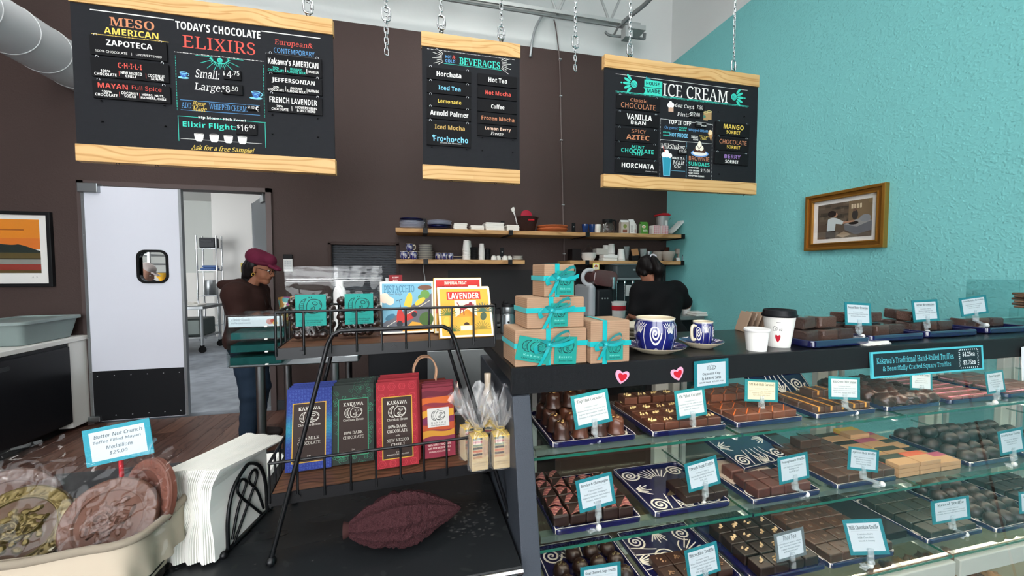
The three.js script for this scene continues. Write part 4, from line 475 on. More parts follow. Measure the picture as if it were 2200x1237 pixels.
{ // lower left shelf
  const cg = 'patterned mugs on the lower shelf';
  mug('patterned_mug', 'blue patterned mug at the left end of the lower shelf', [sx(868), yL, SM + 0.03], 0.045, 0.082, PI, undefined); mug('patterned_mug', 'blue patterned mug beside the grey plate stack', [sx(888), yL, SM + 0.03], 0.045, 0.082, 0); mug('patterned_mug', 'blue patterned mug stacked on top of two mugs', [sx(880), yL + 0.084, SM + 0.03], 0.04, 0.075, PI);
  for (let i = 0; i < 13; i++) one('saucer_plate', plateGeo(i > 6 ? 0.07 : 0.082, 0.015), i % 2 ? std(0x9c9a97, 0.4) : std(0xc9c5ba, 0.4), up(i > 6 ? 'small grey stoneware plate in the upper half of the tall stack' : 'grey stoneware plate in the lower half of the tall stack', i), 'plate', [sx(914), yL + i * 0.0115, SM], 0, i > 6 ? 'stoneware plates, upper half' : 'stoneware plates, lower half');
  ['first', 'second', 'third'].forEach((o, i) => mug('patterned_mug', o + ' blue and cream mug in the row right of the stoneware stack', [sx(941 + i * 13), yL, SM + 0.04], 0.034, 0.07, i * 2 + 1.4));
  for (let i = 0; i < 4; i++) one('saucer_plate', plateGeo(0.062, 0.014), i % 2 ? M.navy : M.cream, up('cream and blue saucer in the short stack beside white cups', i), 'saucer', [sx(983), yL + i * 0.013, SM], 0, 'saucers in short stack');
  const cup = lathe([[0, 0.002], [0.028, 0.002], [0.029, 0], [0.041, 0.1], [0.0435, 0.102], [0.042, 0.106], [0.039, 0.104], [0.026, 0.006], [0, 0.006]], 22).rotateX(PI).translate(0, 0.106, 0);
  const tower = (px, n, dz, s, step, label, m, grp) => { for (let i = 0; i < n; i++) { const o = one('paper_cup', cup, m, up(label, i), 'cup', [sx(px), yL + i * step, SM + dz], 0, grp); o.scale.setScalar(s); } };
  tower(1001, 8, 0.04, 1, 0.014, 'white paper cup in the tallest upside-down tower', M.matteWhite, 'front tower of paper cups'); tower(1007, 8, -0.05, 1, 0.014, 'white paper cup in the tower standing behind the tallest one', M.matteWhite, 'rear tower of paper cups'); tower(1034, 8, 0.02, 0.78, 0.013, 'white paper cup in the slimmer tower between black lids', M.matteWhite, 'slim tower of paper cups');
  const lid = lathe([[0, 0.012], [0.036, 0.014], [0.038, 0.008], [0.042, 0.006], [0.042, 0], [0.039, 0.001]], 22);
  for (let i = 0; i < 11; i++) one('cup_cover', lid, M.satinBlack, up('black cup lid in the wide stack beside the tallest cups', i), 'lid', [sx(1018), yL + i * 0.012, SM + 0.02], 0, 'wide stack of black lids');
  for (let i = 0; i < 10; i++) { const o = one('cup_cover', lid, M.satinBlack, up('black cup lid in the narrow stack right of the slim cups', i), 'lid', [sx(1047), yL + i * 0.012, SM + 0.02], 0, 'narrow stack of black lids'); o.scale.set(0.72, 1, 0.72); }
  ['first', 'second', 'third', 'fourth'].forEach((o, i) => { const t = thing('espresso_cup', o + ' small white espresso cup right of the black lids', 'cup', [sx(1059 + i * 12), yL, SM + 0.04 - (i % 2) * 0.05]); part('body', lathe([[0.03, 0], [0.031, 0.002], [0.026, 0.035], [0.016, 0.05], [0, 0.05]], 20), M.ceramic, t); part('handle', tor(0.012, 0.003, 0.03, 0.024, 0), M.ceramic, t); });
  for (let i = 0; i < 4; i++) one('small_plate', plateGeo(0.06, 0.012), M.ceramic, up('small white plate stacked at the right end of the lower left shelf', i), 'plate', [sx(1112), yL + i * 0.012, SM], 0, 'small white plates');
  one('hanging_cable', tube([at(911, 565, 'z', ZW + 0.1).toArray(), at(910, 580, 'z', ZW + 0.03).toArray(), at(913, 600, 'z', ZW + 0.015).toArray(), at(914, 640, 'z', ZW + 0.015).toArray()], 0.004, 24, 6), M.white, 'thin white cord hanging below the lower left shelf', 'cord');
}
{ // lower right shelf
  one('black_carton', rbx(0.1, 0.13, 0.14, 0.004, 0, 0.065, 0), std(0x1d1718, 0.6), 'dark carton at the left end of the lower right shelf', 'box', [sx(1236), yL, SM - 0.03]);
  const fb = thing('bag_of_filters', 'clear bag of fluted white coffee filters on the lower right shelf', 'bag', [sx(1262), yL, SM + 0.03]);
  for (let i = 0; i < 4; i++) { const g = lathe([[0.055, 0], [0.082, 0.05], [0.084, 0.052], [0.057, 0.003]], 40), p = g.attributes.position; for (let k = 0; k < p.count; k++) { const a = Math.atan2(p.getZ(k), p.getX(k)), q = 1 + 0.05 * Math.cos(a * 20); p.setX(k, p.getX(k) * q); p.setZ(k, p.getZ(k) * q); } g.computeVertexNormals(); part('filter', g, M.matteWhite, fb, [0, i * 0.012, 0]); }
  part('bag_film', lathe([[0.06, 0], [0.088, 0.055], [0.07, 0.11], [0.03, 0.15], [0.012, 0.165], [0.02, 0.19]], 24), M.film, fb); part('twist', tor(0.013, 0.004, 0, 0.165, 0, PI / 2), M.satinBlack, fb);
  one('napkin_carton', mg(rbx(0.17, 0.03, 0.12, 0.004, 0, 0.015, 0), rbx(0.17, 0.035, 0.12, 0.004, 0.004, 0.049, 0.004)), M.matteWhite, 'white takeaway boxes stacked beside the filter bag', 'box', [sx(1302), yL, SM + 0.05]);
  one('printed_carton', rbx(0.14, 0.07, 0.1, 0.004, 0, 0.035, 0), std(0xb9b4ac, 0.6), 'pale carton with red mark behind the takeaway boxes', 'box', [sx(1292), yL + 0.07, SM - 0.03]);
  const cup = lathe([[0, 0.002], [0.032, 0.002], [0.044, 0.11], [0.0465, 0.112], [0.043, 0.116], [0.03, 0.006], [0, 0.006]], 22).rotateX(PI).translate(0, 0.116, 0);
  for (let i = 0; i < 6; i++) one('takeaway_cup', cup, M.matteWhite, up('white takeaway cup in the tower behind the white boxes', i), 'cup', [sx(1308), yL + i * 0.014, SM - 0.08], 0, 'rear tower of takeaway cups'); for (let i = 0; i < 7; i++) one('takeaway_cup', cup, M.matteWhite, up('white takeaway cup in the tallest tower on the lower right shelf', i), 'cup', [sx(1318), yL + i * 0.014, SM - 0.05], 0, 'tall tower of takeaway cups'); for (let i = 0; i < 3; i++) one('takeaway_cup', cup, M.matteWhite, up('white takeaway cup in the short front tower', i), 'cup', [sx(1329), yL + i * 0.01, SM + 0.06], 0, 'front tower of takeaway cups');
  const cb = thing('kraft_carton', 'open kraft and black carton among clear cups', 'box', [sx(1357), yL, SM + 0.05]); part('box_body', rbx(0.085, 0.07, 0.08, 0.003, 0, 0.035, 0), M.black, cb); part('flap', rbx(0.085, 0.08, 0.004, 0.001, 0, 0.1, 0.03, -0.3, 0, 0.1), std(0xa87a52, 0.8), cb);
  [[1340, 'left', -0.06], [1352, 'tallest', -0.07], [1370, 'middle', -0.05], [1379, 'right', 0.03], [1390, 'short metal-rimmed', 0.04]].forEach(([px, l, dz], i) => { for (let k = 0; k < (i === 4 ? 1 : 3); k++) one('clear_cup', lathe([[0, 0], [0.028, 0], [0.04, 0.11], [0.038, 0.11], [0.027, 0.004], [0, 0.004]], 20), i === 4 ? M.steel : phy(0xdfe4e4, 0.12, { transmission: 0.75, thickness: 0 }), up('clear plastic cup in the ' + l + ' column on the lower right shelf', k), 'cup', [sx(px), yL + k * (i === 1 ? 0.03 : 0.016), SM + dz], 0, 'clear cups ' + l); });
  [[1418, 0.075, -0.03, 'grey fluted bowls behind'], [1430, 0.08, 0.05, 'grey fluted bowls in front']].forEach(([px, r, dz, l], j) => { for (let i = 0; i < 3; i++) one('paper_bowl', lathe([[0, 0], [r * 0.62, 0], [r, 0.085], [r * 1.03, 0.09], [r * 0.96, 0.09], [r * 0.58, 0.006], [0, 0.006]], 26), std(0xa9a298, 0.8), up(j ? 'grey paper bowl in the front nest beside the ponytail' : 'grey paper bowl in the rear nest', i), 'bowl', [sx(px), yL + i * 0.012, SM + dz], 0, l); });
  const wb = thing('wooden_plaque', 'dark wooden plaque shape leaning at the shelf end', 'plaque', [sx(1461), yL, ZW + 0.05]); const s = new THREE.Shape(); s.moveTo(-0.1, 0); s.lineTo(0.1, 0); s.lineTo(0.1, 0.12); s.quadraticCurveTo(0.07, 0.14, 0.06, 0.18); s.lineTo(-0.06, 0.18); s.quadraticCurveTo(-0.07, 0.14, -0.1, 0.12); part('board', extr(s, 0.015, 0.002), std(0x4a2a20, 0.5), wb);
  one('sugar_box', mg(rbx(0.09, 0.04, 0.05, 0.003, 0, 0.02, 0), rbx(0.08, 0.06, 0.03, 0.003, 0, 0.12, 0), rbx(0.02, 0.1, 0.02, 0.003, 0, 0.05, 0)), std(0xa79a90, 0.6), 'small white packet on a red tray at the shelf end', 'box', [sx(1458), yL, SM]);
  for (let i = 0; i < 2; i++) { const j = thing('spice_jar', ['left small glass jar with black cap at the shelf end', 'right small glass jar with black cap at the shelf end'][i], 'jar', [sx(1462 + i * 11), yL, SM + 0.07]); part('jar', lathe([[0, 0], [0.024, 0], [0.024, 0.055], [0.019, 0.06], [0, 0.06]], 18), std(0x8d9aa6, 0.25), j); part('cap', cyl(0.021, 0.021, 0.02, 0, 0.068, 0, 18), M.black, j); }
  one('price_card', rbx(0.045, 0.04, 0.003, 0.001, 0, 0.02, 0, -0.2), M.white, 'tiny white card leaning by the spice jars', 'card', [sx(1447), yL, SM + 0.09]);
  const nt = paint(128, 128, (c) => { c.fillStyle = '#e6d96a'; c.fillRect(0, 0, 128, 128); c.fillStyle = '#e9e6d8'; c.fillRect(14, 14, 100, 100); blob(c, '#b5622a', () => c.arc(64, 60, 30, PI, 0)); c.fillStyle = '#8a4a22'; c.fillRect(30, 62, 70, 14); fitText(c, 'HIVE', 64, 96, 50, 16, 'b', '#7a4a22'); });
  one('shelf_note', card(0.075, 0.075, 0.002, [0, 0, 1, 1]), std(0xffffff, 0.7, { map: nt }), 'small yellow note hanging from the lower right shelf edge', 'note', [SXf(1280), yL - 0.066, SZ + 0.012]);
}
// ---------------------------------------------------------------- back counter with machines
{
  const t = thing('back_counter', 'steel and black work counter along the back wall', 'counter', [0, 0, 0]), x0 = 0.35, x1 = XR - 0.01, d = 0.72, zf = ZW + d;
  part('worktop', rbx(x1 - x0, 0.04, d, 0.004, (x0 + x1) / 2, 0.9, ZW + d / 2), std(0x8d8f8e, 0.35, { metalness: 0.5 }), t);
  for (let i = 0; i < 4; i++) part('cabinet_front', rbx((x1 - x0) / 4 - 0.01, 0.78, 0.6, 0.004, x0 + ((i + 0.5) * (x1 - x0)) / 4, 0.48, ZW + 0.32), M.satinBlack, t);
  part('backsplash', bx(x1 - x0, 0.5, 0.006, (x0 + x1) / 2, 1.17, ZW + 0.004), std(0x2a2829, 0.5), t);
  const Y = 0.92, B = (px, z) => at(px, 620, 'z', z).x;
  const s = thing('slush_machine', 'white and clear frozen drink machine beside the gift boxes', 'machine', [B(1280, -4.05), Y, -4.05]);
  part('base', rbx(0.2, 0.3, 0.4, 0.03, 0.02, 0.15, 0), std(0x222427, 0.4), s); part('left_shell', rbx(0.08, 0.34, 0.42, 0.035, -0.13, 0.17, 0), std(0xa7acb0, 0.4), s); part('hopper', tr(extr(rrect(0.27, 0.17, 0.06), 0.34, 0.01), 0.02, 0.41, -0.15, 0, 0, -0.12), phy(0x6d4a49, 0.1, { transmission: 0.35, thickness: 0 }), s); part('hopper_ring', tor(0.08, 0.022, -0.12, 0.42, 0.1, 0, 0, 0.4, 8, 24), std(0xb9bdc0, 0.4), s); part('tap_handle', rbx(0.035, 0.13, 0.03, 0.01, 0.1, 0.36, 0.21), M.chrome, s); part('spout', cyl(0.02, 0.015, 0.09, 0.1, 0.26, 0.2), M.acrylic, s); for (let i = 0; i < 3; i++) part('button', cyl(0.008, 0.008, 0.006, -0.02 + i * 0.03, 0.2, 0.203, 10, PI / 2), M.grey, s);
  const m = thing('shake_mixer', 'dark grey milkshake mixer with metal spindles', 'mixer', [B(1336, -4.1), Y, -4.1]);
  part('head', tr(extr(rrect(0.33, 0.28, 0.05), 0.12, 0.008), 0, 0.42, 0, -PI / 2), std(0x3f474a, 0.35), m); part('cap', tr(extr(rrect(0.35, 0.3, 0.05), 0.012, 0.004), 0, 0.55, 0, -PI / 2), std(0x4c5558, 0.35), m); part('column', rbx(0.3, 0.44, 0.12, 0.02, 0, 0.22, -0.09), std(0x363d40, 0.4), m); part('band', rbx(0.31, 0.03, 0.29, 0.01, 0, 0.4, 0), std(0x7d8688, 0.4), m); part('foot', rbx(0.32, 0.04, 0.3, 0.015, 0, 0.02, 0), std(0x363d40, 0.4), m);
  for (const x of [-0.1, 0, 0.1]) { const q = part('spindle', cyl(0.006, 0.006, 0.28, x, 0.27, 0.06, 10), M.chrome, m); part('agitator', cyl(0.02, 0.02, 0.006, x, 0.14, 0.06, 12), M.chrome, q); part('collar', cyl(0.014, 0.018, 0.05, x, 0.38, 0.06, 12), M.chrome, q); } part('instruction_card', rbx(0.07, 0.12, 0.003, 0.001, 0.03, 0.27, 0.09), M.white, m); part('nameplate', rbx(0.06, 0.018, 0.003, 0.001, 0.08, 0.5, 0.148), M.galv, m);
  const bk = thing('topping_bucket', 'white bucket with red band in front of the mixer', 'bucket', [B(1329, -3.85), Y, -3.85]); part('bucket', lathe([[0, 0], [0.07, 0], [0.078, 0.15], [0.082, 0.155], [0.074, 0.155], [0.066, 0.004], [0, 0.004]], 26), M.matteWhite, bk); part('band', lathe([[0.0755, 0.075], [0.0785, 0.125], [0.0795, 0.125], [0.0765, 0.075]], 26), M.red, bk); part('lid', cyl(0.083, 0.083, 0.012, 0, 0.16, 0, 26), M.white, bk);
  one('shake_tumbler', lathe([[0, 0], [0.035, 0], [0.048, 0.17], [0.046, 0.17], [0.033, 0.004], [0, 0.004]], 24), M.chrome, 'steel shake tumbler between the two machines', 'tumbler', [B(1309, -3.9), Y, -3.9]);
  one('prep_scale', mg(rbx(0.2, 0.06, 0.24, 0.01, 0, 0.03, 0), rbx(0.22, 0.02, 0.26, 0.008, 0, 0.07, 0)), M.darkGrey, 'dark scale on the counter behind the cups', 'scale', [2.72, Y, -3.95]);
  const cu = thing('cup_dispenser', 'white cups and towels on the counter by the teal wall', 'dispenser', [B(1475, -3.9), Y, -3.9]); part('cup_pile', lathe([[0, 0], [0.04, 0], [0.055, 0.16], [0.065, 0.17], [0, 0.17]], 22), M.white, cu); part('folded_towel', mg(rbx(0.22, 0.02, 0.18, 0.01, 0.08, 0.01, 0.12), rbx(0.2, 0.02, 0.16, 0.01, 0.08, 0.032, 0.12)), M.matteWhite, cu);
  // left part: brewing canisters and cabinet seen past the wire rack
  for (let i = 0; i < 2; i++) { const c = thing('thermal_carafe', ['steel thermal carafe with black lid half hidden by the wire rack', 'steel thermal carafe with lever lid left of the gift boxes'][i], 'carafe', [at(1052 + i * 38, 680, 'z', -2.95).x, 0.94, -2.95 + i * 0.02]); part('body', lathe([[0, 0], [0.055, 0], [0.058, 0.012], [0.055, 0.14], [0.042, 0.15], [0.042, 0.155], [0.05, 0.16], [0.05, 0.2], [0.045, 0.205], [0, 0.207]], 28), M.steel, c); part('lid', mg(cyl(0.048, 0.05, 0.022, 0, 0.215, 0, 22), rbx(0.03, 0.02, 0.05, 0.006, -0.02, 0.235, 0)), M.black, c); part('handle', tube([[0.045, 0.19, 0], [0.085, 0.185, 0], [0.085, 0.09, 0], [0.052, 0.08, 0]], 0.009, 18, 7), M.black, c); part('badge', mg(sph(0.012, -0.005, 0.09, 0.053, 1, 1, 0.3), sph(0.014, 0.002, 0.115, 0.051, 1, 0.8, 0.3)), M.black, c); }
  one('espresso_glass', mg(lathe([[0, 0], [0.016, 0], [0.02, 0.045], [0.018, 0.045], [0.014, 0.004], [0, 0.004]], 16)), phy(0x8a5a3a, 0.1, { transmission: 0.5, thickness: 0 }), 'tiny amber glass in front of the thermal carafe', 'glass', [at(1092, 690, 'z', -2.8).x, 0.94, -2.8]); 
  const ec = thing('demitasse', 'tiny white cup with spoon left of the gift boxes', 'cup', [at(1102, 690, 'z', -2.75).x, 0.94, -2.75]); part('body', lathe([[0, 0], [0.015, 0], [0.026, 0.038], [0.024, 0.038], [0.013, 0.004], [0, 0.004]], 18), M.ceramic, ec); part('handle', tor(0.012, 0.003, 0.028, 0.02, 0), M.ceramic, ec); part('spoon', rod([0, 0.02, 0], [0.012, 0.075, 0], 0.003), M.chrome, ec);
  const bar = thing('service_counter', 'dark service counter with steel panel behind the wire rack', 'counter', [0.42, 0, -2.9]); part('worktop', rbx(1.28, 0.035, 0.62, 0.004, -0.09, 0.9225, 0), std(0x4a4b4d, 0.4, { metalness: 0.4 }), bar); part('steel_panel', rbx(0.4, 0.9, 0.02, 0.003, -0.15, 0.45, 0.3), M.steel, bar); part('body', rbx(1.24, 0.9, 0.56, 0.004, -0.09, 0.45, 0), M.satinBlack, bar);
  const st = thing('bar_stool', 'round black padded stool behind the wire rack', 'stool', [-0.2, 0, -2.3]); part('seat', lathe([[0, 0.62], [0.16, 0.62], [0.175, 0.64], [0.17, 0.675], [0.12, 0.69], [0, 0.692]], 30), phy(0x141416, 0.3, { clearcoat: 0.4 }), st); for (let i = 0; i < 4; i++) { const a = PI / 4 + (i * PI) / 2; part('leg', rod([Math.cos(a) * 0.11, 0.63, Math.sin(a) * 0.11], [Math.cos(a) * 0.19, 0, Math.sin(a) * 0.19], 0.012), M.steel, st); } part('foot_ring', tor(0.165, 0.008, 0, 0.22, 0, PI / 2), M.steel, st);
}
{ // steel side table with acrylic drawers behind the wire rack
  const tz = -2.49, a = at(490, 775, 'z', tz), b = at(770, 770, 'z', tz), w = b.x - a.x, y = 0.92, t = thing('steel_side_table', 'small steel table carrying the clear acrylic drawers', 'table', [(a.x + b.x) / 2, 0, tz - 0.3]);
  part('top', rbx(w, 0.045, 0.6, 0.008, 0, y - 0.022, 0), M.steel, t); for (const sx of [-1, 1]) for (const sz of [-1, 1]) part('leg', cyl(0.024, 0.024, y - 0.04, sx * (w / 2 - 0.14), (y - 0.04) / 2, sz * 0.25, 16), M.steel, t);
  const o = thing('acrylic_organizer', 'clear acrylic four-drawer organizer filled with teal cards', 'organizer', [at(556, 720, 'z', -2.36).x - 0.0, y, -2.44], 0), ow = 0.27, oh = 0.265, od = 0.24;
  part('shell', mg(bx(0.004, oh, od, -ow / 2, oh / 2, 0), bx(0.004, oh, od, ow / 2, oh / 2, 0), bx(ow, 0.004, od, 0, 0.002, 0), bx(ow, 0.004, od, 0, oh, 0), bx(ow, oh, 0.004, 0, oh / 2, -od / 2), bx(ow, 0.004, od, 0, oh * 0.25, 0), bx(ow, 0.004, od, 0, oh * 0.5, 0), bx(ow, 0.004, od, 0, oh * 0.75, 0)), M.acrylic, o);
  const sm = std(0x0b4644, 0.7), lt = paint(256, 64, (c) => { c.fillStyle = '#d9dbdf'; c.fillRect(0, 0, 256, 64); fitText(c, 'CleverTouch', 58, 18, 86, 16, 't', '#556', -0.2); fitText(c, 'truffle card inserts', 58, 40, 92, 11, 'r', '#778'); blob(c, '#c98f8a', () => c.arc(196, 34, 18, 0, 7)); blob(c, '#b0452f', () => c.arc(212, 30, 14, 0, 7)); blob(c, '#d9b25a', () => c.arc(220, 44, 12, 0, 7)); });
  for (let i = 0; i < 4; i++) { const d = part('drawer', mg(bx(ow - 0.014, oh / 4 - 0.012, 0.003, 0, (i + 0.5) * oh / 4, od / 2 + 0.002), bx(ow - 0.014, 0.003, od - 0.02, 0, i * oh / 4 + 0.007, 0)), M.acrylic, o); part('pull', rbx(0.016, 0.008, 0.012, 0.003, 0.05, (i + 0.12) * oh / 4, od / 2 + 0.008), M.ceramic, d);
    if (i === 3) part('label_insert', card(ow - 0.02, oh / 4 - 0.014, 0.002, [0, 0, 1, 1]), std(0xffffff, 0.6, { map: lt }), d, [0, (i + 0.5) * oh / 4, od / 2 - 0.004]); else part('teal_cards', rbx(ow - 0.03, 0.04 - i * 0.003, od - 0.03, 0.003, -0.005, i * oh / 4 + 0.026, 0.01, 0, 0.06 * i, 0), sm, d); }
  const bs = thing('waste_bin', 'dark mesh bin with teal scraps beside the steel table', 'bin', [at(592, 965, 'z', -2.28).x, 0, -2.28]); part('bin_wall', lathe([[0, 0], [0.13, 0], [0.16, 0.3], [0.168, 0.3], [0.168, 0.31], [0.155, 0.31], [0.125, 0.01]], 28), std(0x1f2022, 0.6), bs); part('scraps', mg([...Array(10)].map((_, i) => bx(0.1, 0.006, 0.07, rr(-0.07, 0.07), 0.25 + rr(0, 0.03), rr(-0.07, 0.07), rr(-0.5, 0.5), rr(0, 3), rr(-0.5, 0.5)))), std(0x1b8f86, 0.7), bs); bs.scale.y = 1.35;
  const ct = paint(128, 160, (c) => { c.fillStyle = '#8f2228'; c.fillRect(0, 0, 128, 160); c.fillStyle = '#5c1418'; for (let i = 0; i < 6; i++) c.fillRect(0, 66 + i * 18, 128, 3); fitText(c, 'HAPPY', 64, 24, 60, 16, 'b', '#eedcd4'); fitText(c, '$ OFF', 64, 50, 52, 16, 'b', '#eedcd4'); fitText(c, 'O', 64, 100, 14, 16, 'b', '#eedcd4'); fitText(c, 'GIFT CARD', 64, 134, 80, 12, 'b', '#eedcd4'); });
  const ch = thing('card_stand', 'small red printed card in a clear stand behind the pouches', 'card', [at(850, 612, 'z', -2.75).x, 0.961, -2.75]); part('post', mg(bx(0.1, 0.01, 0.08, 0, -0.015, 0), bx(0.012, 0.36, 0.012, 0, 0.16, -0.01)), M.acrylic, ch); part('red_card', card(0.085, 0.11, 0.003, [0, 0, 1, 1]), std(0xffffff, 0.5, { map: ct }), ch, [0, 0.37, 0]); part('white_card', bx(0.02, 0.09, 0.003, -0.055, 0.36, -0.01, 0, 0.6, 0), M.white, ch);
  const pb = one('white_bottle', lathe([[0, 0], [0.035, 0], [0.035, 0.3], [0.03, 0.32], [0.02, 0.33], [0.02, 0.36], [0, 0.36]], 20), M.white, 'white plastic bottle standing behind the chocolate pouches', 'bottle', [at(722, 600, 'z', -2.4).x, 0.92, -2.5]); pb.scale.y = 1.22;
}
// ---------------------------------------------------------------- low black counter at the front left
const TY = 0.885;
{
  const scuff = paint(1024, 512, (c, W, H) => { c.fillStyle = '#222426'; c.fillRect(0, 0, W, H); for (let i = 0; i < 700; i++) { c.fillStyle = 'rgba(' + (rnd() < 0.6 ? '120,118,112' : '12,12,13') + ',' + rr(0.03, 0.1) + ')'; c.beginPath(); c.ellipse(rnd() * W, rnd() * H, rr(1, 9), rr(1, 4), rnd() * 3, 0, 7); c.fill(); }
    for (let i = 0; i < 90; i++) { c.fillStyle = 'rgba(170,165,155,' + rr(0.1, 0.35) + ')'; c.beginPath(); c.ellipse(W * (0.955 + rr(-0.03, 0.03)), H * (0.74 + rr(-0.1, 0.1)), rr(1, 3), rr(1, 3), 0, 0, 7); c.fill(); } for (let i = 0; i < 60; i++) { c.fillStyle = 'rgba(190,185,175,0.5)'; c.fillRect(rnd() * W, rnd() * H, 1.6, 1.6); } });
  const x0 = -1.5, x1 = 0.183, z0 = -1.28, z1 = -0.675, t = thing('low_counter', 'low black counter with scuffed top under the wire rack', 'counter', [(x0 + x1) / 2, 0, (z0 + z1) / 2]), w = x1 - x0, d = z1 - z0;
  const g = clean(rbx(w, 0.03, d, 0.003)); { const p = g.attributes.position, q = g.attributes.uv; for (let i = 0; i < p.count; i++) q.setXY(i, p.getX(i) / w + 0.5, 0.5 - p.getZ(i) / d); }
  part('top', g, std(0xffffff, 0.5, { map: scuff, roughnessMap: smudge }), t, [0, TY - 0.015, 0]);
  part('body', bx(w - 0.04, TY - 0.03, d - 0.06, 0, (TY - 0.03) / 2, -0.01), M.satinBlack, t);
  part('chrome_edge', rod([-w / 2, TY - 0.006, d / 2 + 0.003], [w / 2, TY - 0.006, d / 2 + 0.003], 0.005), M.chrome, t);
  part('fabric_apron', rbx(w, 0.2, 0.012, 0.004, 0, TY - 0.14, d / 2 + 0.002), std(0x8f8d8b, 0.8), t);
  for (let i = 0; i < 18; i++) part('apron_ring', tor(0.01, 0.0035, w / 2 - 0.02 - i * 0.036, TY - 0.018, d / 2 + 0.011, 0, 0, 0, 6, 14, PI * 1.2), M.darkSteel, t);
  one('paper_stack', mg([...Array(5)].map((_, i) => bx(0.2, 0.002, 0.28, 0, 0.001 + i * 0.002, 0, 0, (i - 2) * 0.02, 0))), std(0xf0efec, 0.9), 'white ruled paper stack behind the napkins', 'paper', [-0.47, TY, -1.11], 0.05);
}
// ---------------------------------------------------------------- two-tier wire rack
const RK = thing('wire_rack', 'black two-tier wire display rack with brown wooden shelves', 'rack', [-0.0325, TY, -0.8165], 0.077);
{
  const tier = (y, hw, z0, d, rail, nf, ns, xo = 0) => {
    const s = part('shelf_board', uvm(bx(hw * 2 - 0.006, 0.014, d - 0.006, xo, y + 0.009, z0 - d / 2)), M.walnut, RK);
    part('shelf_edge', mg(bx(hw * 2, 0.022, 0.003, xo, y + 0.006, z0), bx(hw * 2, 0.022, 0.003, xo, y + 0.006, z0 - d), bx(0.003, 0.022, d, xo - hw, y + 0.006, z0 - d / 2), bx(0.003, 0.022, d, xo + hw, y + 0.006, z0 - d / 2)), M.wire, s);
    for (let i = 0; i < 3; i++) part('screw', cyl(0.005, 0.005, 0.004, xo + (i - 1) * hw * 0.8, y + 0.007, z0 + 0.003, 10, PI / 2), M.wire, s);
    part('gallery_rail', wire([[xo - hw, rail, z0 - d], [xo - hw, rail, z0], [xo + hw, rail, z0], [xo + hw, rail, z0 - d], [xo - hw, rail, z0 - d]], 0.0028), M.wire, RK);
    for (let i = 0; i <= nf; i++) { const x = xo - hw + (i * 2 * hw) / nf; part('gallery_rod', rod([x, y + 0.002, z0 + 0.003], [x, rail, z0], 0.0024, 6), M.wire, RK); part('gallery_rod', rod([x, y + 0.002, z0 - d - 0.002], [x, rail, z0 - d], 0.0024, 6), M.wire, RK); }
    for (const sx of [-1, 1]) for (let i = 1; i < ns; i++) part('gallery_rod', rod([xo + sx * hw, y, z0 - (i * d) / ns], [xo + sx * hw, rail, z0 - (i * d) / ns], 0.0024, 6), M.wire, RK);
  };
  tier(0.107, 0.231, 0, 0.165, 0.182, 10, 4); tier(0.367, 0.217, -0.048, 0.16, 0.454, 9, 4, -0.008);
  const leg = (zb, zt, k) => { const f = [[-0.228, 0.012, zb], [-0.2, 0.12, zb + (zt - zb) * 0.28], [-0.129, 0.395, zt - 0.001], [-0.12, 0.413, zt], [-0.106, 0.42, zt], [0.086, 0.42, zt], [0.1, 0.413, zt], [0.109, 0.395, zt - 0.001], [0.19, 0.12, zb + (zt - zb) * 0.28], [0.222, 0.012, zb]]; part('frame_leg', wire(f, 0.0042, 8), M.wire, RK); for (const q of [f[0], f[9]]) part('ball_foot', sph(0.009, q[0], 0.009, q[2]), M.wire, RK); };
  leg(0.016, 0.002, 0); leg(-0.19, -0.17, 1);
}
// shelf tops of the rack
const rkAt = (x, z) => { const v = V(x, 0, z).applyAxisAngle(UP, 0.077); return [v.x - 0.0325, v.z - 0.8165]; }, RL = TY + 0.107 + 0.017, RU = TY + 0.367 + 0.017;
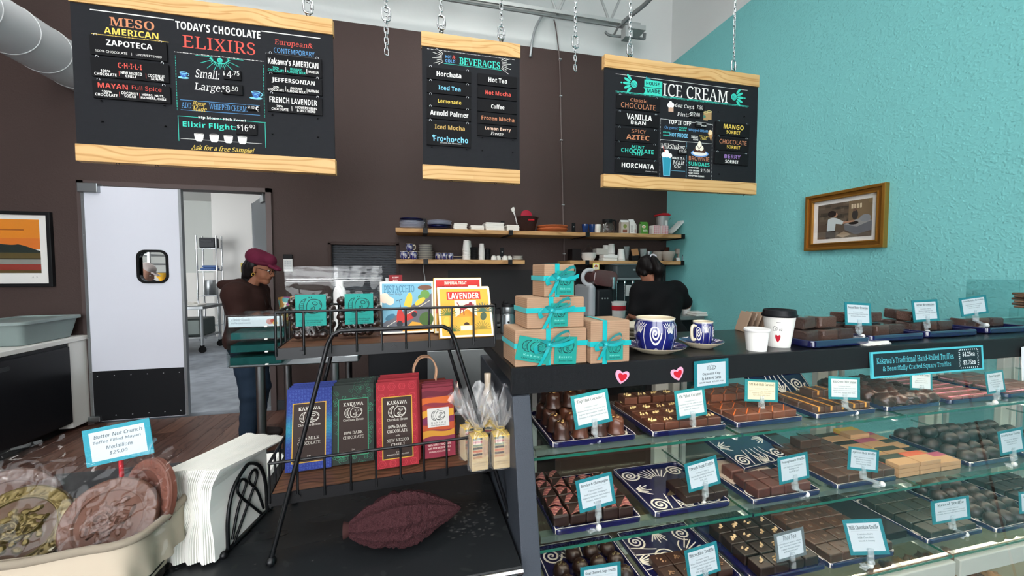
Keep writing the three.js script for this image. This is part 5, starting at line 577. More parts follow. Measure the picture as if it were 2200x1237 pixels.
// ---------------------------------------------------------------- chocolate bars
const barTex = paint(2048, 1100, (c, W, H) => {
  const bg = [(x) => { const g = [['#2b3f96', 0], ['#2b3f96', 0.3], ['#1f6f92', 0.5], ['#2b3f96', 0.72]]; for (let y = 0; y < H; y += 40) { const k = Math.exp(-(((y - 520) / 170) ** 2)); c.fillStyle = `rgb(${Math.round(38 - 12 * k)},${Math.round(56 + 72 * k)},${Math.round(140 + 10 * k)})`; c.fillRect(x, y, 512, 40); } for (let i = 0; i < 15; i++) for (let j = 0; j < 28; j++) stroke(c, 'rgba(110,150,215,0.55)', 3, () => { const a = x + 18 + i * 34, b = 20 + j * 40; c.moveTo(a, b); c.lineTo(a + 22, b); c.lineTo(a + 22, b + 22); if ((i + j) % 2) { c.lineTo(a + 8, b + 22); c.lineTo(a + 8, b + 10); } }); },
    (x) => { c.fillStyle = '#26302a'; c.fillRect(x, 0, 512, H); for (let i = 0; i < 90; i++) stroke(c, i % 2 ? '#3b8a68' : '#2f6d53', 5, () => { const a = x + 30 + rnd() * 450, b = rnd() * H; spiral(c, a, b, 26 + rnd() * 22, 1.6, i % 2 ? 1 : -1, rnd() * 6); }); },
    (x) => { c.fillStyle = '#a51f2c'; c.fillRect(x, 0, 512, H); for (let j = 0; j < 8; j++) for (let i = 0; i < 4; i++) { const a = x + 64 + i * 128, b = 70 + j * 140; stroke(c, '#d2404c', 4, () => { for (let k = 0; k <= 6; k++) { const t = (k / 6) * 6.283, q = (i + j) % 2 ? 50 : 42; k ? c.lineTo(a + Math.cos(t) * q, b + Math.sin(t) * q) : c.moveTo(a + q, b); } }); stroke(c, '#c93540', 4, () => { if ((i + j) % 2) c.arc(a, b, 24, 0, 7); else { c.rect(a - 34, b - 34, 68, 68); c.rect(a - 16, b - 16, 32, 32); } }); } },
    (x) => { c.fillStyle = '#8c2f3e'; c.fillRect(x, 0, 512, H); const cs = ['#6e2233', '#d8682a', '#a83a2e', '#e0a132', '#7c2c52', '#c2532c', '#d99a35', '#8a3048', '#b8452f', '#7a2639']; cs.forEach((k, i) => blob(c, k, () => { const y = 60 + i * 105; c.moveTo(x, y); c.bezierCurveTo(x + 150, y - 60 + (i % 3) * 50, x + 330, y + 80 - (i % 2) * 90, x + 512, y - 20); c.lineTo(x + 512, y + 90); c.bezierCurveTo(x + 330, y + 130, x + 150, y + 30, x, y + 110); })); c.fillStyle = '#8f2b3f'; c.fillRect(x, 860, 512, 240); }];
  const rim = ['#d9a83a', '#3b9a72', '#d9a83a'], txt = [['36% MILK', 'CHOCOLATE'], ['80% DARK', 'CHOCOLATE'], ['80% DARK', 'CHOCOLATE', 'with', 'NEW MEXICO', 'CHILI']];
  bg.forEach((f, k) => {
    const x = k * 512; f(x);
    if (k < 3) { c.fillStyle = rim[k]; c.fillRect(x + 66, 200, 380, 800); c.fillStyle = '#36251f'; c.fillRect(x + 78, 212, 356, 776); fitText(c, 'KAKAWA', x + 256, 282, 250, 46, 's', '#ece6da'); glyph(c, x + 256, 400, 220, '#ece6da'); fitText(c, 'Chocolate House', x + 256, 500, 250, 34, 't', '#ece6da');
      const L = txt[k], y0 = k === 2 ? 590 : 680; L.forEach((s, i) => fitText(c, s, x + 256, y0 + i * (k === 2 ? 58 : 64), s === 'with' ? 50 : 20 * s.length + 70, s === 'with' ? 20 : 40, 't', '#ece6da')); fitText(c, '2 oz', x + 256, 912, 40, 20, 't', '#ece6da'); fitText(c, 'KAKAWACHOCOLATES.COM', x + 256, 944, 260, 18, 'r', '#ece6da'); }
    else { c.fillStyle = '#dcdad4'; c.fillRect(x + 80, 330, 350, 300); glyph(c, x + 255, 450, 230, '#2a2a2c'); fitText(c, 'K a k a w a', x + 255, 560, 240, 30, 't', '#2a2a2c'); fitText(c, 'Chocolate House', x + 255, 600, 240, 26, 't', '#2a2a2c'); fitText(c, '100% DARK CHOCOLATE', x + 256, 905, 380, 32, 'b', '#ecd2c8'); fitText(c, 'with NEW MEXICO CHILI', x + 256, 955, 360, 30, 'b', '#ecd2c8'); fitText(c, 'KAKAWACHOCOLATES.COM', x + 256, 1010, 330, 24, 'r', '#ecd2c8'); }
  });
});
{
  const bm = std(0xcfcfcf, 0.6, { map: barTex }), spots = [[-0.217, -0.876, 0.086, 0.163, 0, 4, 'blue', 'milk chocolate'], [-0.1325, -0.886, 0.083, 0.162, 1, 5, 'green', 'dark chocolate'], [-0.04, -0.848, 0.084, 0.173, 2, 5, 'red', 'chili chocolate'], [0.0465, -0.871, 0.069, 0.148, 3, 5, 'orange', 'chili chocolate']];
  for (const [x, z, w, h, k, n, col, kind] of spots) for (let i = 0; i < n; i++) {
    const g = k < 3 ? card(w, h, 0.0085, [k / 4, 0, (k + 1) / 4, 1]) : card(w, h, 0.0085, [k / 4, 0, (k + 1) / 4, 1]);
    const o = one('chocolate_bar', g, bm, i ? col + ' wrapped ' + kind + ' bar on the wire rack, ' + nth(i) + ' behind the front one' : 'frontmost ' + col + ' wrapped ' + kind + ' bar on the wire rack', 'chocolate bar', [0, 0, 0], 0, i ? col + ' chocolate bars on the rack' : undefined);
    const th = 0.245, lift = i * 0.0008; o.rotation.set(-th, 0.077, 0, 'YXZ'); const dz = i * 0.0098;
    o.position.set(x + (i ? rr(-0.002, 0.003) : 0) + i * 0.0012, RL + Math.cos(th) * h / 2 + lift + 0.003 + (i ? rr(0, 0.004) : 0), z - Math.sin(th) * h / 2 - dz);
  }
}
// ---------------------------------------------------------------- boxed bars on the upper tier
const boxTex = paint(1536, 512, (c) => {
  // scooter on a road
  c.fillStyle = '#e9e5da'; c.fillRect(0, 0, 512, 512); c.fillStyle = '#6fa3b8'; c.fillRect(16, 16, 480, 480); blob(c, '#e9c9b4', () => { c.arc(40, 160, 50, 0, 7); c.arc(90, 190, 40, 0, 7); }); blob(c, '#5e5f66', () => { c.moveTo(16, 496); c.lineTo(16, 410); c.lineTo(496, 120); c.lineTo(496, 496); }); stroke(c, '#d9d2c0', 6, () => { c.moveTo(60, 440); c.lineTo(480, 190); }); blob(c, '#6b4a3a', () => c.ellipse(430, 60, 70, 26, 0, 0, 7)); blob(c, '#5f8a45', () => { c.arc(430, 130, 46, 0, 7); c.arc(390, 160, 30, 0, 7); }); blob(c, '#d99a35', () => { c.moveTo(200, 496); c.lineTo(300, 400); c.lineTo(496, 440); c.lineTo(496, 496); }); blob(c, '#44602f', () => { c.arc(440, 380, 70, 0, 7); }); blob(c, '#d8b23a', () => { c.moveTo(220, 240); c.quadraticCurveTo(260, 90, 290, 110); c.quadraticCurveTo(320, 150, 290, 260); }); blob(c, '#e0b43a', () => c.ellipse(380, 200, 60, 26, -0.6, 0, 7));
  blob(c, '#b8332e', () => { c.moveTo(150, 400); c.quadraticCurveTo(150, 260, 190, 250); c.lineTo(220, 330); c.lineTo(280, 320); c.quadraticCurveTo(340, 270, 350, 310); c.quadraticCurveTo(340, 360, 260, 390); c.lineTo(190, 420); }); blob(c, '#2c2c30', () => { c.arc(180, 420, 30, 0, 7); c.moveTo(340, 340); c.arc(320, 330, 26, 0, 7); }); blob(c, '#3a6a80', () => { c.ellipse(90, 350, 50, 26, -0.5, 0, 7); }); stroke(c, '#2a2320', 4, () => { c.moveTo(190, 250); c.lineTo(180, 180); c.moveTo(150, 190); c.lineTo(205, 175); }); fitText(c, 'PISTACCHIO', 180, 70, 290, 70, 't', '#2f5f7a'); fitText(c, 'Good things', 140, 124, 130, 26, 't', '#3a3a3a', -0.3);
  // red guitar-label style box
  c.fillStyle = '#e9e2cf'; c.fillRect(512, 0, 512, 512); c.fillStyle = '#b8302c'; c.fillRect(530, 16, 476, 480); fitText(c, 'IMPERIAL TREAT', 740, 44, 240, 26, 'b', '#efe6d0'); fitText(c, 'BATTLES OF THE SANDIAS', 720, 84, 330, 22, 's', '#3a1a14'); blob(c, '#efe6d0', () => c.rect(880, 70, 100, 50)); fitText(c, 'GEER', 740, 200, 260, 120, 's', '#d9a03a'); stroke(c, '#2f5a3a', 8, () => { c.moveTo(560, 200); c.bezierCurveTo(600, 150, 620, 260, 660, 190); }); blob(c, '#3f7a4a', () => c.ellipse(590, 240, 50, 18, 0.5, 0, 7)); c.fillStyle = '#d9a03a'; c.fillRect(530, 330, 476, 166);
  // lavender desert
  c.fillStyle = '#e9e2cf'; c.fillRect(1024, 0, 512, 512); c.fillStyle = '#d9a23f'; c.fillRect(1044, 18, 472, 476); c.fillStyle = '#b9332e'; c.fillRect(1110, 48, 330, 84); fitText(c, 'LAVENDER', 1275, 92, 300, 66, 'b', '#f0e8d6'); c.fillStyle = '#dcd3ba'; c.fillRect(1180, 140, 210, 170); blob(c, '#d18a35', () => { c.moveTo(1180, 310); c.lineTo(1300, 230); c.lineTo(1390, 310); }); blob(c, '#8a3038', () => { c.ellipse(1280, 210, 60, 22, -0.4, 0, 7); c.moveTo(1340, 180); c.arc(1335, 178, 18, 0, 7); }); stroke(c, '#8a3038', 9, () => { c.moveTo(1240, 225); c.lineTo(1225, 280); c.moveTo(1260, 225); c.lineTo(1262, 290); c.moveTo(1320, 195); c.lineTo(1365, 190); c.moveTo(1230, 210); c.lineTo(1205, 165); });
  const agave = (x, y, s, col) => { for (let i = 0; i < 11; i++) { const a = PI + (i / 10) * PI; stroke(c, col, s * 0.1, () => { c.moveTo(x, y); c.lineTo(x + Math.cos(a) * s, y + Math.sin(a) * s); }); } }; agave(1110, 290, 80, '#56703f'); agave(1450, 260, 90, '#4c6a5c'); agave(1430, 440, 80, '#8a7a35'); agave(1150, 450, 60, '#55703f'); blob(c, '#e6b24a', () => c.ellipse(1100, 350, 36, 46, 0, 0, 7)); blob(c, '#4a5a48', () => c.ellipse(1450, 310, 30, 44, 0.3, 0, 7)); c.fillStyle = '#e2d6b8'; c.fillRect(1220, 400, 120, 46); blob(c, '#3a2a24', () => c.arc(1280, 392, 26, PI, 0));
});
{
  const bm = std(0xffffff, 0.45, { map: boxTex }), edge = std(0xd9d2c2, 0.7), gold = std(0xb58a4a, 0.6);
  const bxd = (label, k, w, h, d, x, z, lean, em, n, group) => { for (let i = 0; i < n; i++) { const t = thing('boxed_bar', i ? label.replace('front', nth(i) + ' rear') : label, 'chocolate box', [x + i * 0.002, RU + 0.002, z - i * (d / Math.cos(lean) + 0.001)], 0.077, group && i ? group : undefined); t.rotation.order = 'YXZ'; t.rotation.x = -lean; part('sleeve', rbx(w, h, d, 0.0015, 0, h / 2, -d / 2), em, t); part('printed_front', face(w - 0.002, h - 0.002, [k / 3, 0, (k + 1) / 3, 1], 0, h / 2, 0.0006), bm, t); } };
  bxd('front box with scooter picture and blue sky on the wire rack', 0, 0.123, 0.122, 0.014, -0.018, -0.968, 0.09, edge, 3, 'scooter picture boxes');
  bxd('front red box with yellow letters behind the lavender box', 1, 0.115, 0.13, 0.014, 0.1, -0.952, 0.06, std(0xd9b04a, 0.6), 3, 'red boxes behind the lavender ones');
  bxd('front lavender box with pink dog and desert plants', 2, 0.123, 0.12, 0.016, 0.112, -0.878, 0.42, gold, 3, 'lavender boxes on the wire rack');
}
// ---------------------------------------------------------------- clear pouches of chocolate-coated beans
const TEAL_TAG = '#1d8a80';
const tagTex = paint(512, 512, (c) => { c.fillStyle = TEAL_TAG; c.fillRect(0, 0, 512, 512); glyph(c, 250, 190, 380, '#123c3a'); fitText(c, 'Chocolate House', 256, 350, 300, 26, 't', '#17726a'); fitText(c, 'www.kakawachocolates.com', 256, 420, 400, 24, 's', '#123c3a'); fitText(c, 'Santa Fe 505-982-0388', 256, 455, 340, 24, 's', '#123c3a'); fitText(c, 'Handmade in New Mexico', 256, 488, 380, 20, 's', '#17605a'); });
const tagMat = std(0xffffff, 0.55, { map: tagTex });
{
  const bean = (() => { const g = sph(0.0102, 0, 0, 0, 1.12, 0.86, 0.9, 12, 9); return g; })(), bmat = phy(0x231512, 0.28, { clearcoat: 0.5 });
  [[-0.2155, -0.935, 0.103, 0.158, 'left', 0.13], [-0.122, -0.945, 0.1, 0.16, 'right', 0.14]].forEach(([x, z, w, h, side, tilt], k) => {
    const t = thing('clear_pouch', side + ' clear zip pouch of chocolate-coated beans with teal label', 'pouch', [x, RU, z], 0.1 + k * 0.02);
    const sheet = (s) => { const g = new THREE.PlaneGeometry(w, h, 26, 36), p = g.attributes.position; for (let i = 0; i < p.count; i++) { const u = p.getX(i) / w + 0.5, v = p.getY(i) / h + 0.5, side2 = Math.pow(Math.sin(PI * Math.min(1, Math.max(0, u))), 0.6), b = Math.max(0, 1 - Math.pow(v / 0.78, 3)) * side2; const wr = v > 0.62 ? 0.0013 * Math.sin(u * 9 + v * 17 + k * 2) * Math.sin(v * 22 - u * 7 + s) : 0.0012 * Math.sin(u * 26 + v * 17 + s); p.setXYZ(i, p.getX(i) * (1 - 0.1 * Math.sin(PI * Math.min(1, v * 1.3))), v * h, s * (0.0006 + b * 0.019 * (v < 0.06 ? 0.7 + 5 * v : 1)) + wr); } g.computeVertexNormals(); return g; };
    const pf = phy(0xffffff, 0.06, { transmission: 1, thickness: 0, ior: 1.36 }); part('front_film', sheet(1), pf, t); part('back_film', sheet(-1), pf, t);
    part('zip_strip', mg(tube([[-w * 0.47, h * 0.8, 0.002], [0, h * 0.8, 0.003], [w * 0.47, h * 0.8, 0.002]], 0.0012, 10, 5), tube([[-w * 0.47, h * 0.83, 0.002], [0, h * 0.83, 0.003], [w * 0.47, h * 0.83, 0.002]], 0.0012, 10, 5)), phy(0xffffff, 0.1, { transmission: 0.7, thickness: 0 }), t);
    part('label', face(0.058, 0.066, [0, 0, 1, 1], 0, 0.066, 0.0222), tagMat, t);
    let c = 0; for (let iy = 0; iy < 5; iy++) for (let ix = 0; ix < 4; ix++) for (let iz = 0; iz < 2; iz++) { const yy = 0.013 + iy * 0.0178 + rr(-0.001, 0.001), half = 0.034 - (iy < 1 ? 0.008 : 0) - Math.abs(iy - 3) * 0.001, xx = -half + (ix * 2 * half) / 3 + (iy % 2 ? 0.003 : -0.003), zz = (iz - 0.5) * 0.017 * (iy > 4 ? 0.6 : 1); const a = V(xx, 0, zz).applyAxisAngle(UP, 0.1); const o = one('coated_bean', bean, bmat, 'dark chocolate-coated bean inside the ' + side + ' clear pouch', 'candy', [x + a.x, RU + yy, z + a.z], rr(0, 3), 'beans in the ' + side + ' pouch'); c++; }
  });
}
// ---------------------------------------------------------------- cellophane bags, gift bag
{
  const lab = paint(256, 512, (c) => { c.fillStyle = '#b09a72'; c.fillRect(0, 0, 256, 512); ['#2a3a2c', '#8a2f3a', '#6d7a62', '#2c2a26', '#a85a3c', '#3a2a2a', '#93643c'].forEach((k, i) => { c.fillStyle = k; c.fillRect(14, 20 + i * 46, 150, 34); }); c.fillStyle = '#d8b34a'; c.fillRect(0, 0, 256, 16); c.save(); c.translate(196, 190); c.rotate(-PI / 2); fitText(c, 'CARAMEL BITS', 0, 0, 260, 40, 'b', '#7a4a52'); fitText(c, 'TROPIQUE', 0, 46, 220, 36, 'b', '#7a4a52'); c.restore(); fitText(c, 'Handmade caramels', 128, 400, 210, 26, 't', '#3a2a20', -0.2); fitText(c, 'with love, 6 pcs', 128, 440, 180, 26, 't', '#3a2a20', -0.2); });
  const lm = std(0xffffff, 0.6, { map: lab }), spots = [[0.124, -0.808, 'front left cellophane bag of caramels with gold tie', 0.1], [0.17, -0.806, 'front right cellophane bag of caramels at the rack end', 0.02], [0.112, -0.86, 'cellophane bag of caramels behind the front left one', 0.3], [0.158, -0.86, 'cellophane bag of caramels behind the front right one', -0.2]];
  spots.forEach(([x, z, l, turn], k) => {
    const t = thing('cellophane_bag', l, 'gift bag', [x, RL, z], turn); part('caramel_pack', card(0.034, 0.07, 0.026, [0, 0, 1, 1]), lm, t, [0, 0.036, 0]);
    part('tie', mg(tor(0.008, 0.002, 0, 0.08, 0, PI / 2, 0, 0, 6, 14), rod([0, 0.08, 0.008], [0.012, 0.066, 0.016], 0.0012, 5), rod([0, 0.08, 0.008], [-0.01, 0.068, 0.016], 0.0012, 5)), std(0xb59a4a, 0.4, { metalness: 0.4 }), t);
    const g = lathe([[0.024, 0.001], [0.025, 0.05], [0.021, 0.07], [0.0075, 0.08], [0.012, 0.09], [0.026, 0.115], [0.04, 0.14]], 40), p = g.attributes.position; for (let i = 0; i < p.count; i++) { const y = p.getY(i), a = Math.atan2(p.getZ(i), p.getX(i)), f = y > 0.085 ? 1 + 0.28 * Math.sin(a * 10 + k) : 1; p.setX(i, p.getX(i) * f); p.setZ(i, p.getZ(i) * f * (y < 0.075 ? 0.8 : 0.9)); if (y > 0.13) p.setY(i, y + 0.02 * Math.sin(a * 7 + k * 2) + 0.008 * Math.cos(a * 3)); } g.computeVertexNormals(); part('cellophane', g, phy(0xffffff, 0.08, { transmission: 0.93, thickness: 0 }), t);
  });
  const b = thing('paper_gift_bag', 'brown paper gift bag with rope handle behind the orange bars', 'bag', [0.02, RL, -0.955], 0.08); part('bag_body', rbx(0.1, 0.15, 0.028, 0.003, 0, 0.075, 0), std(0x8f3f35, 0.7), b); for (const dz of [-0.009, 0.009]) part('handle', tube([[-0.024, 0.15, dz], [-0.026, 0.18, dz], [-0.012, 0.205, dz], [0.012, 0.205, dz], [0.026, 0.18, dz], [0.024, 0.15, dz]], 0.002, 30, 6), std(0xb98f72, 0.8), b);
  one('bottle_neck', lathe([[0, 0], [0.016, 0], [0.016, 0.1], [0.007, 0.13], [0.008, 0.165], [0, 0.166]], 18), phy(0xb9a894, 0.3), 'slim wrapped bottle behind the cellophane bags', 'bottle', [0.165, RL, -0.93]);
}
// ---------------------------------------------------------------- cacao pod
{
  const n = 130, m = 120, pos = [], idx = [], nz = valueNoise(128, 16, 5);
  for (let i = 0; i <= n; i++) { const t = i / n, prof = Math.pow(Math.sin(PI * Math.min(1, t * 0.94 + 0.06)), 0.74) * (1 - 0.3 * Math.max(0, t - 0.55) / 0.45) * 0.047;
    for (let j = 0; j <= m; j++) { const a = (j / m) * 2 * PI, rid = 1 + 0.085 * (1 - 1.6 * Math.abs(Math.sin(a * 5))) + 0.025 * Math.cos(a * 5 + 0.4), no = nz[(i % 128) * 128 + (j % 128)] - 0.5, nw = nz[((i * 4) % 128) * 128 + ((j * 4) % 128)] - 0.5, r = prof * (rid + no * 0.13 + nw * 0.1); pos.push((t - 0.5) * 0.212, Math.cos(a) * r * 0.94 + 0.012 * Math.sin(t * PI) * 0.3, Math.sin(a) * r); if (i < n && j < m) { const q = i * (m + 1) + j; idx.push(q, q + 1, q + m + 1, q + 1, q + m + 2, q + m + 1); } } }
  const g = new THREE.BufferGeometry(); g.setAttribute('position', new THREE.Float32BufferAttribute(pos, 3)); g.setIndex(idx); g.computeVertexNormals();
  const t = thing('cacao_pod', 'dried dark red-brown cacao pod lying on the black counter', 'cacao pod', [-0.02, TY + 0.048, -0.792], 0.03); part('husk', uvm(g), std(0x3d1f23, 0.8, { bumpMap: fine, bumpScale: 0.003 }), t); part('stem_stub', cyl(0.0155, 0.011, 0.012, -0.1105, 0, 0, 14, 0, 0, PI / 2), std(0x38201f, 0.9), t); t.rotation.z = 0.04;
}
// ---------------------------------------------------------------- napkins in a wrought wire holder
{
  const A = V(-0.348, TY, -0.836), B = V(-0.323, TY, -0.95), dir = B.clone().sub(A).normalize(), turn = Math.atan2(-dir.x, -dir.z);
  const H = thing('napkin_holder', 'black wrought wire napkin holder with leaf scroll side', 'napkin holder', [A.x, TY, A.z], turn), L = 0.125;
  // local: -z runs back along the panel, x across
  const loop = (pts, r = 0.0026) => tube(pts.map(([y, z, x = 0]) => [x, y, z]), r, 40, 7);
  for (const x of [0, -0.062]) {
    part('side_frame', loop([[0.008, 0], [0.07, -0.003], [0.115, -0.02], [0.138, -0.055], [0.138, -0.075], [0.115, -0.105], [0.07, -0.122], [0.008, -0.125]].map(([y, z]) => [y, z, x]), 0.0035), M.wire, H);
    for (const s of [1, -1]) part('scroll', loop([[0.01, -0.0625 + s * 0.045], [0.05, -0.0625 + s * 0.01], [0.1, -0.0625 - s * 0.03], [0.12, -0.0625 - s * 0.02], [0.105, -0.0625 - s * 0.004], [0.07, -0.0625 - s * 0.03], [0.02, -0.0625 - s * 0.05]].map(([y, z]) => [y, z, x])), M.wire, H);
    part('bottom_bar', rod([x, 0.008, 0.012], [x, 0.008, -0.137], 0.0035), M.wire, H); for (const z of [0.012, -0.137]) part('ball_foot', sph(0.007, x, 0.007, z), M.wire, H);
  }
  part('cross_bar', mg(rod([0, 0.008, -0.02], [-0.062, 0.008, -0.02], 0.003), rod([0, 0.008, -0.105], [-0.062, 0.008, -0.105], 0.003)), M.wire, H);
  const N = 30, ng = 'folded white paper napkins in the holder';
  for (let k = 0; k < N; k++) {
    const f = k / (N - 1), g = clean(new THREE.BoxGeometry(0.0019, 0.172, 0.165, 1, 14, 10)), p = g.attributes.position;
    for (let i = 0; i < p.count; i++) { const y = p.getY(i) + 0.086, z = p.getZ(i), v = y / 0.172, back = (0.0825 - z) / 0.165; const pinch = Math.exp(-(((v - 0.52) / 0.2) ** 2)) * (1 - back * 0.4); const x = (f - 1) * (0.05 + 0.035 * (1 - Math.min(1, pinch + back * 0.5)) * (1 - back * 0.7)) + (v > 0.82 ? (v - 0.82) * 0.3 * (0.3 + 0.7 * back) * (0.3 + 0.7 * f) : 0) - 0.006 * pinch * (1 - back); p.setXYZ(i, p.getX(i) + x, y - (v > 0.9 ? back * f * 0.008 : 0), z - 0.004 * Math.sin(f * 21) * (1 - v * 0.5)); }
    g.computeVertexNormals(); const o = one('paper_napkin', g, M.paper, k === 0 ? 'leftmost white paper napkin, nearest the wicker basket' : k === N - 1 ? 'rightmost white paper napkin against the wire scroll' : 'white paper napkin in the fanned stack, ' + nth(k) + ' from the basket side', 'napkin', [0, 0, 0], turn, k && k < N - 1 ? ng : undefined); const c = V(-0.0045, 0.006, -0.05).applyAxisAngle(UP, turn); o.position.set(A.x + c.x, TY + c.y, A.z + c.z);
  }
}
// ---------------------------------------------------------------- lined basket with wrapped medallions
{
  const linen = std(0xb9ab98, 0.95, { bumpMap: fine, bumpScale: 0.0006 }), bx0 = -0.72, bx1 = -0.405, bz1 = -0.685, bz0 = -0.85, RY = 1.015, ccx = (bx0 + bx1) / 2, ccz = (bz0 + bz1) / 2, w = bx1 - bx0, d = bz1 - bz0;
  const t = thing('lined_basket', 'dark basket with folded beige linen liner full of medallions', 'basket', [ccx, TY, ccz], -0.03);
  const ringWall = (w0, d0, r, y0, y1, flare, wav) => { const s = rrect(w0, d0, r), pts = s.getSpacedPoints(120), pos = [], idx = [], rows = 8; for (let j = 0; j <= rows; j++) for (let i = 0; i < pts.length; i++) { const v = j / rows, k = 1 + flare * v + (wav ? (0.03 * Math.sin(i * 0.31) * Math.sin(i * 0.83) + 0.014 * Math.sin(i * 1.1 + v * 4)) * (1 - v) : 0); pos.push(pts[i].x * k, y0 + (y1 - y0) * v + (wav ? 0.004 * Math.sin(i * 0.21 + 1) : 0), -pts[i].y * k); } const n = pts.length; for (let j = 0; j < rows; j++) for (let i = 0; i < n - 1; i++) { const a = j * n + i; idx.push(a, a + 1, a + n, a + 1, a + n + 1, a + n); } const g = new THREE.BufferGeometry(); g.setAttribute('position', new THREE.Float32BufferAttribute(pos, 3)); g.setIndex(idx); g.computeVertexNormals(); return clean(g); };
  part('basket_wall', mg([...Array(9)].map((_, i) => tube(rrect(w * 0.8 + i * 0.003, d * 0.7 + i * 0.003, 0.03).getSpacedPoints(28).map((q) => [q.x, 0.008 + i * 0.013, -q.y]), 0.007, 60, 6, true))), std(0x1b1512, 0.7), t); part('basket_floor', bx(w * 0.8, 0.008, d * 0.7, 0, 0.006, 0), std(0x1b1512, 0.7), t);
  part('linen_cuff', ringWall(w * 0.985, d * 0.97, 0.035, RY - TY - 0.07, RY - TY, 0.02, true), linen, t); part('linen_inside', ringWall(w * 0.84, d * 0.76, 0.03, 0.02, RY - TY, 0.16, false), linen, t); part('linen_rim', tube(rrect(w * 0.995, d * 0.98, 0.035).getSpacedPoints(60).map((q, i) => [q.x, RY - TY + 0.004 * Math.sin(i * 0.42 + 1), -q.y]), 0.006, 160, 8, true), linen, t); part('linen_bottom', bx(w * 0.8, 0.004, d * 0.72, 0, 0.022, 0), linen, t);
  const relief = paint(512, 512, (c) => { c.fillStyle = '#000'; c.fillRect(0, 0, 512, 512); c.fillStyle = '#888'; c.beginPath(); c.arc(256, 256, 250, 0, 7); c.fill(); c.fillStyle = '#555'; c.beginPath(); c.arc(256, 256, 178, 0, 7); c.fill(); stroke(c, '#aaa', 12, () => c.arc(256, 256, 180, 0, 7)); for (let i = 0; i < 22; i++) { const a = (i / 22) * 6.283; stroke(c, '#c0c0c0', 13, () => { c.moveTo(256 + Math.cos(a) * 198, 256 + Math.sin(a) * 198); c.quadraticCurveTo(256 + Math.cos(a + 0.08) * 220, 256 + Math.sin(a + 0.08) * 220, 256 + Math.cos(a) * 236, 256 + Math.sin(a) * 236); }); } for (let i = 0; i < 34; i++) { c.fillStyle = `rgba(${170 + (i % 4) * 22},0,0,0.55)`; c.beginPath(); c.ellipse(256 + Math.cos(i * 2.4) * (20 + i * 3.4), 256 + Math.sin(i * 2.4) * (20 + i * 3.2), 34 - (i % 5) * 4, 15, i * 1.1, 0, 7); c.fill(); } stroke(c, '#f0f0f0', 14, () => spiral(c, 230, 250, 70, 1.6)); stroke(c, '#e8e8e8', 12, () => { c.moveTo(160, 330); c.bezierCurveTo(230, 220, 330, 380, 380, 200); }); });
  relief.colorSpace = THREE.NoColorSpace;
  const R = 0.062, disc = (() => { const pos = [], uv = [], idx = [], nr = 40, na = 120; for (let i = 0; i <= nr; i++) for (let j = 0; j <= na; j++) { const r = (i / nr) * R, a = (j / na) * 2 * PI; pos.push(r * Math.cos(a), r * Math.sin(a), 0); uv.push(0.5 + (r / R) * 0.49 * Math.cos(a), 0.5 + (r / R) * 0.49 * Math.sin(a)); if (i < nr && j < na) { const q = i * (na + 1) + j; idx.push(q, q + na + 1, q + 1, q + 1, q + na + 1, q + na + 2); } } const g = new THREE.BufferGeometry(); g.setAttribute('position', new THREE.Float32BufferAttribute(pos, 3)); g.setAttribute('uv', new THREE.Float32BufferAttribute(uv, 2)); g.setIndex(idx); g.computeVertexNormals(); return g; })();
  const film = (() => { const g = new THREE.PlaneGeometry(0.15, 0.165, 44, 44), fz = valueNoise(64, 9, 77), p = g.attributes.position; for (let i = 0; i < p.count; i++) { const x = p.getX(i), y = p.getY(i), r = Math.hypot(x, y), e = Math.min(1, Math.max(0, (r - 0.062) / 0.03)), nv = fz[(((y / 0.165 + 0.5) * 60) | 0) * 64 + (((x / 0.15 + 0.5) * 60) | 0)] - 0.5; p.setZ(i, 0.0095 * (1 - e) + nv * 0.008 + e * 0.004 * Math.sin(x * 60 - y * 80)); } g.computeVertexNormals(); return g; })();
  const medal = (label, x, y, z, ry, lean, roll, col, gold) => {
    const q = thing('chocolate_medallion', label, 'chocolate', [x, y, z]); q.rotation.set(-lean, ry, roll, 'YXZ');
    const mm = gold ? phy(0x54461f, 0.35, { metalness: 0.55, displacementMap: relief, displacementScale: 0.011, displacementBias: -0.0045 }) : phy(col, 0.5, { displacementMap: relief, displacementScale: 0.01, displacementBias: -0.004 });
    part('relief_face', disc, mm, q, [0, R, 0.002]); part('disc', tr(cyl(R * 0.99, R * 0.99, 0.011, 0, 0, 0, 60, PI / 2), 0, R, -0.004), gold ? std(0x4a3526, 0.5) : std(col, 0.5), q); part('film_bag', tr(film.clone(), 0, R + 0.012, 0), M.film, q, [0, 0, 0.001]);
  };
  medal('large milk chocolate medallion in clear film at the basket front', -0.462, 0.972, -0.716, 0.12, 0.5, 0.1, 0x553426); medal('gold-dusted medallion in clear film at the left of the basket', -0.585, 0.972, -0.722, 0.25, 0.55, 0, 0x4a3526, true); medal('pinkish medallion standing behind the large one at basket right', -0.462, 0.972, -0.79, -0.6, 0.2, -0.1, 0x6b4034); medal('medallion almost hidden at the back left of the basket', -0.63, 0.975, -0.79, 0.3, 0.4, 0.2, 0x4a2f24); 
}
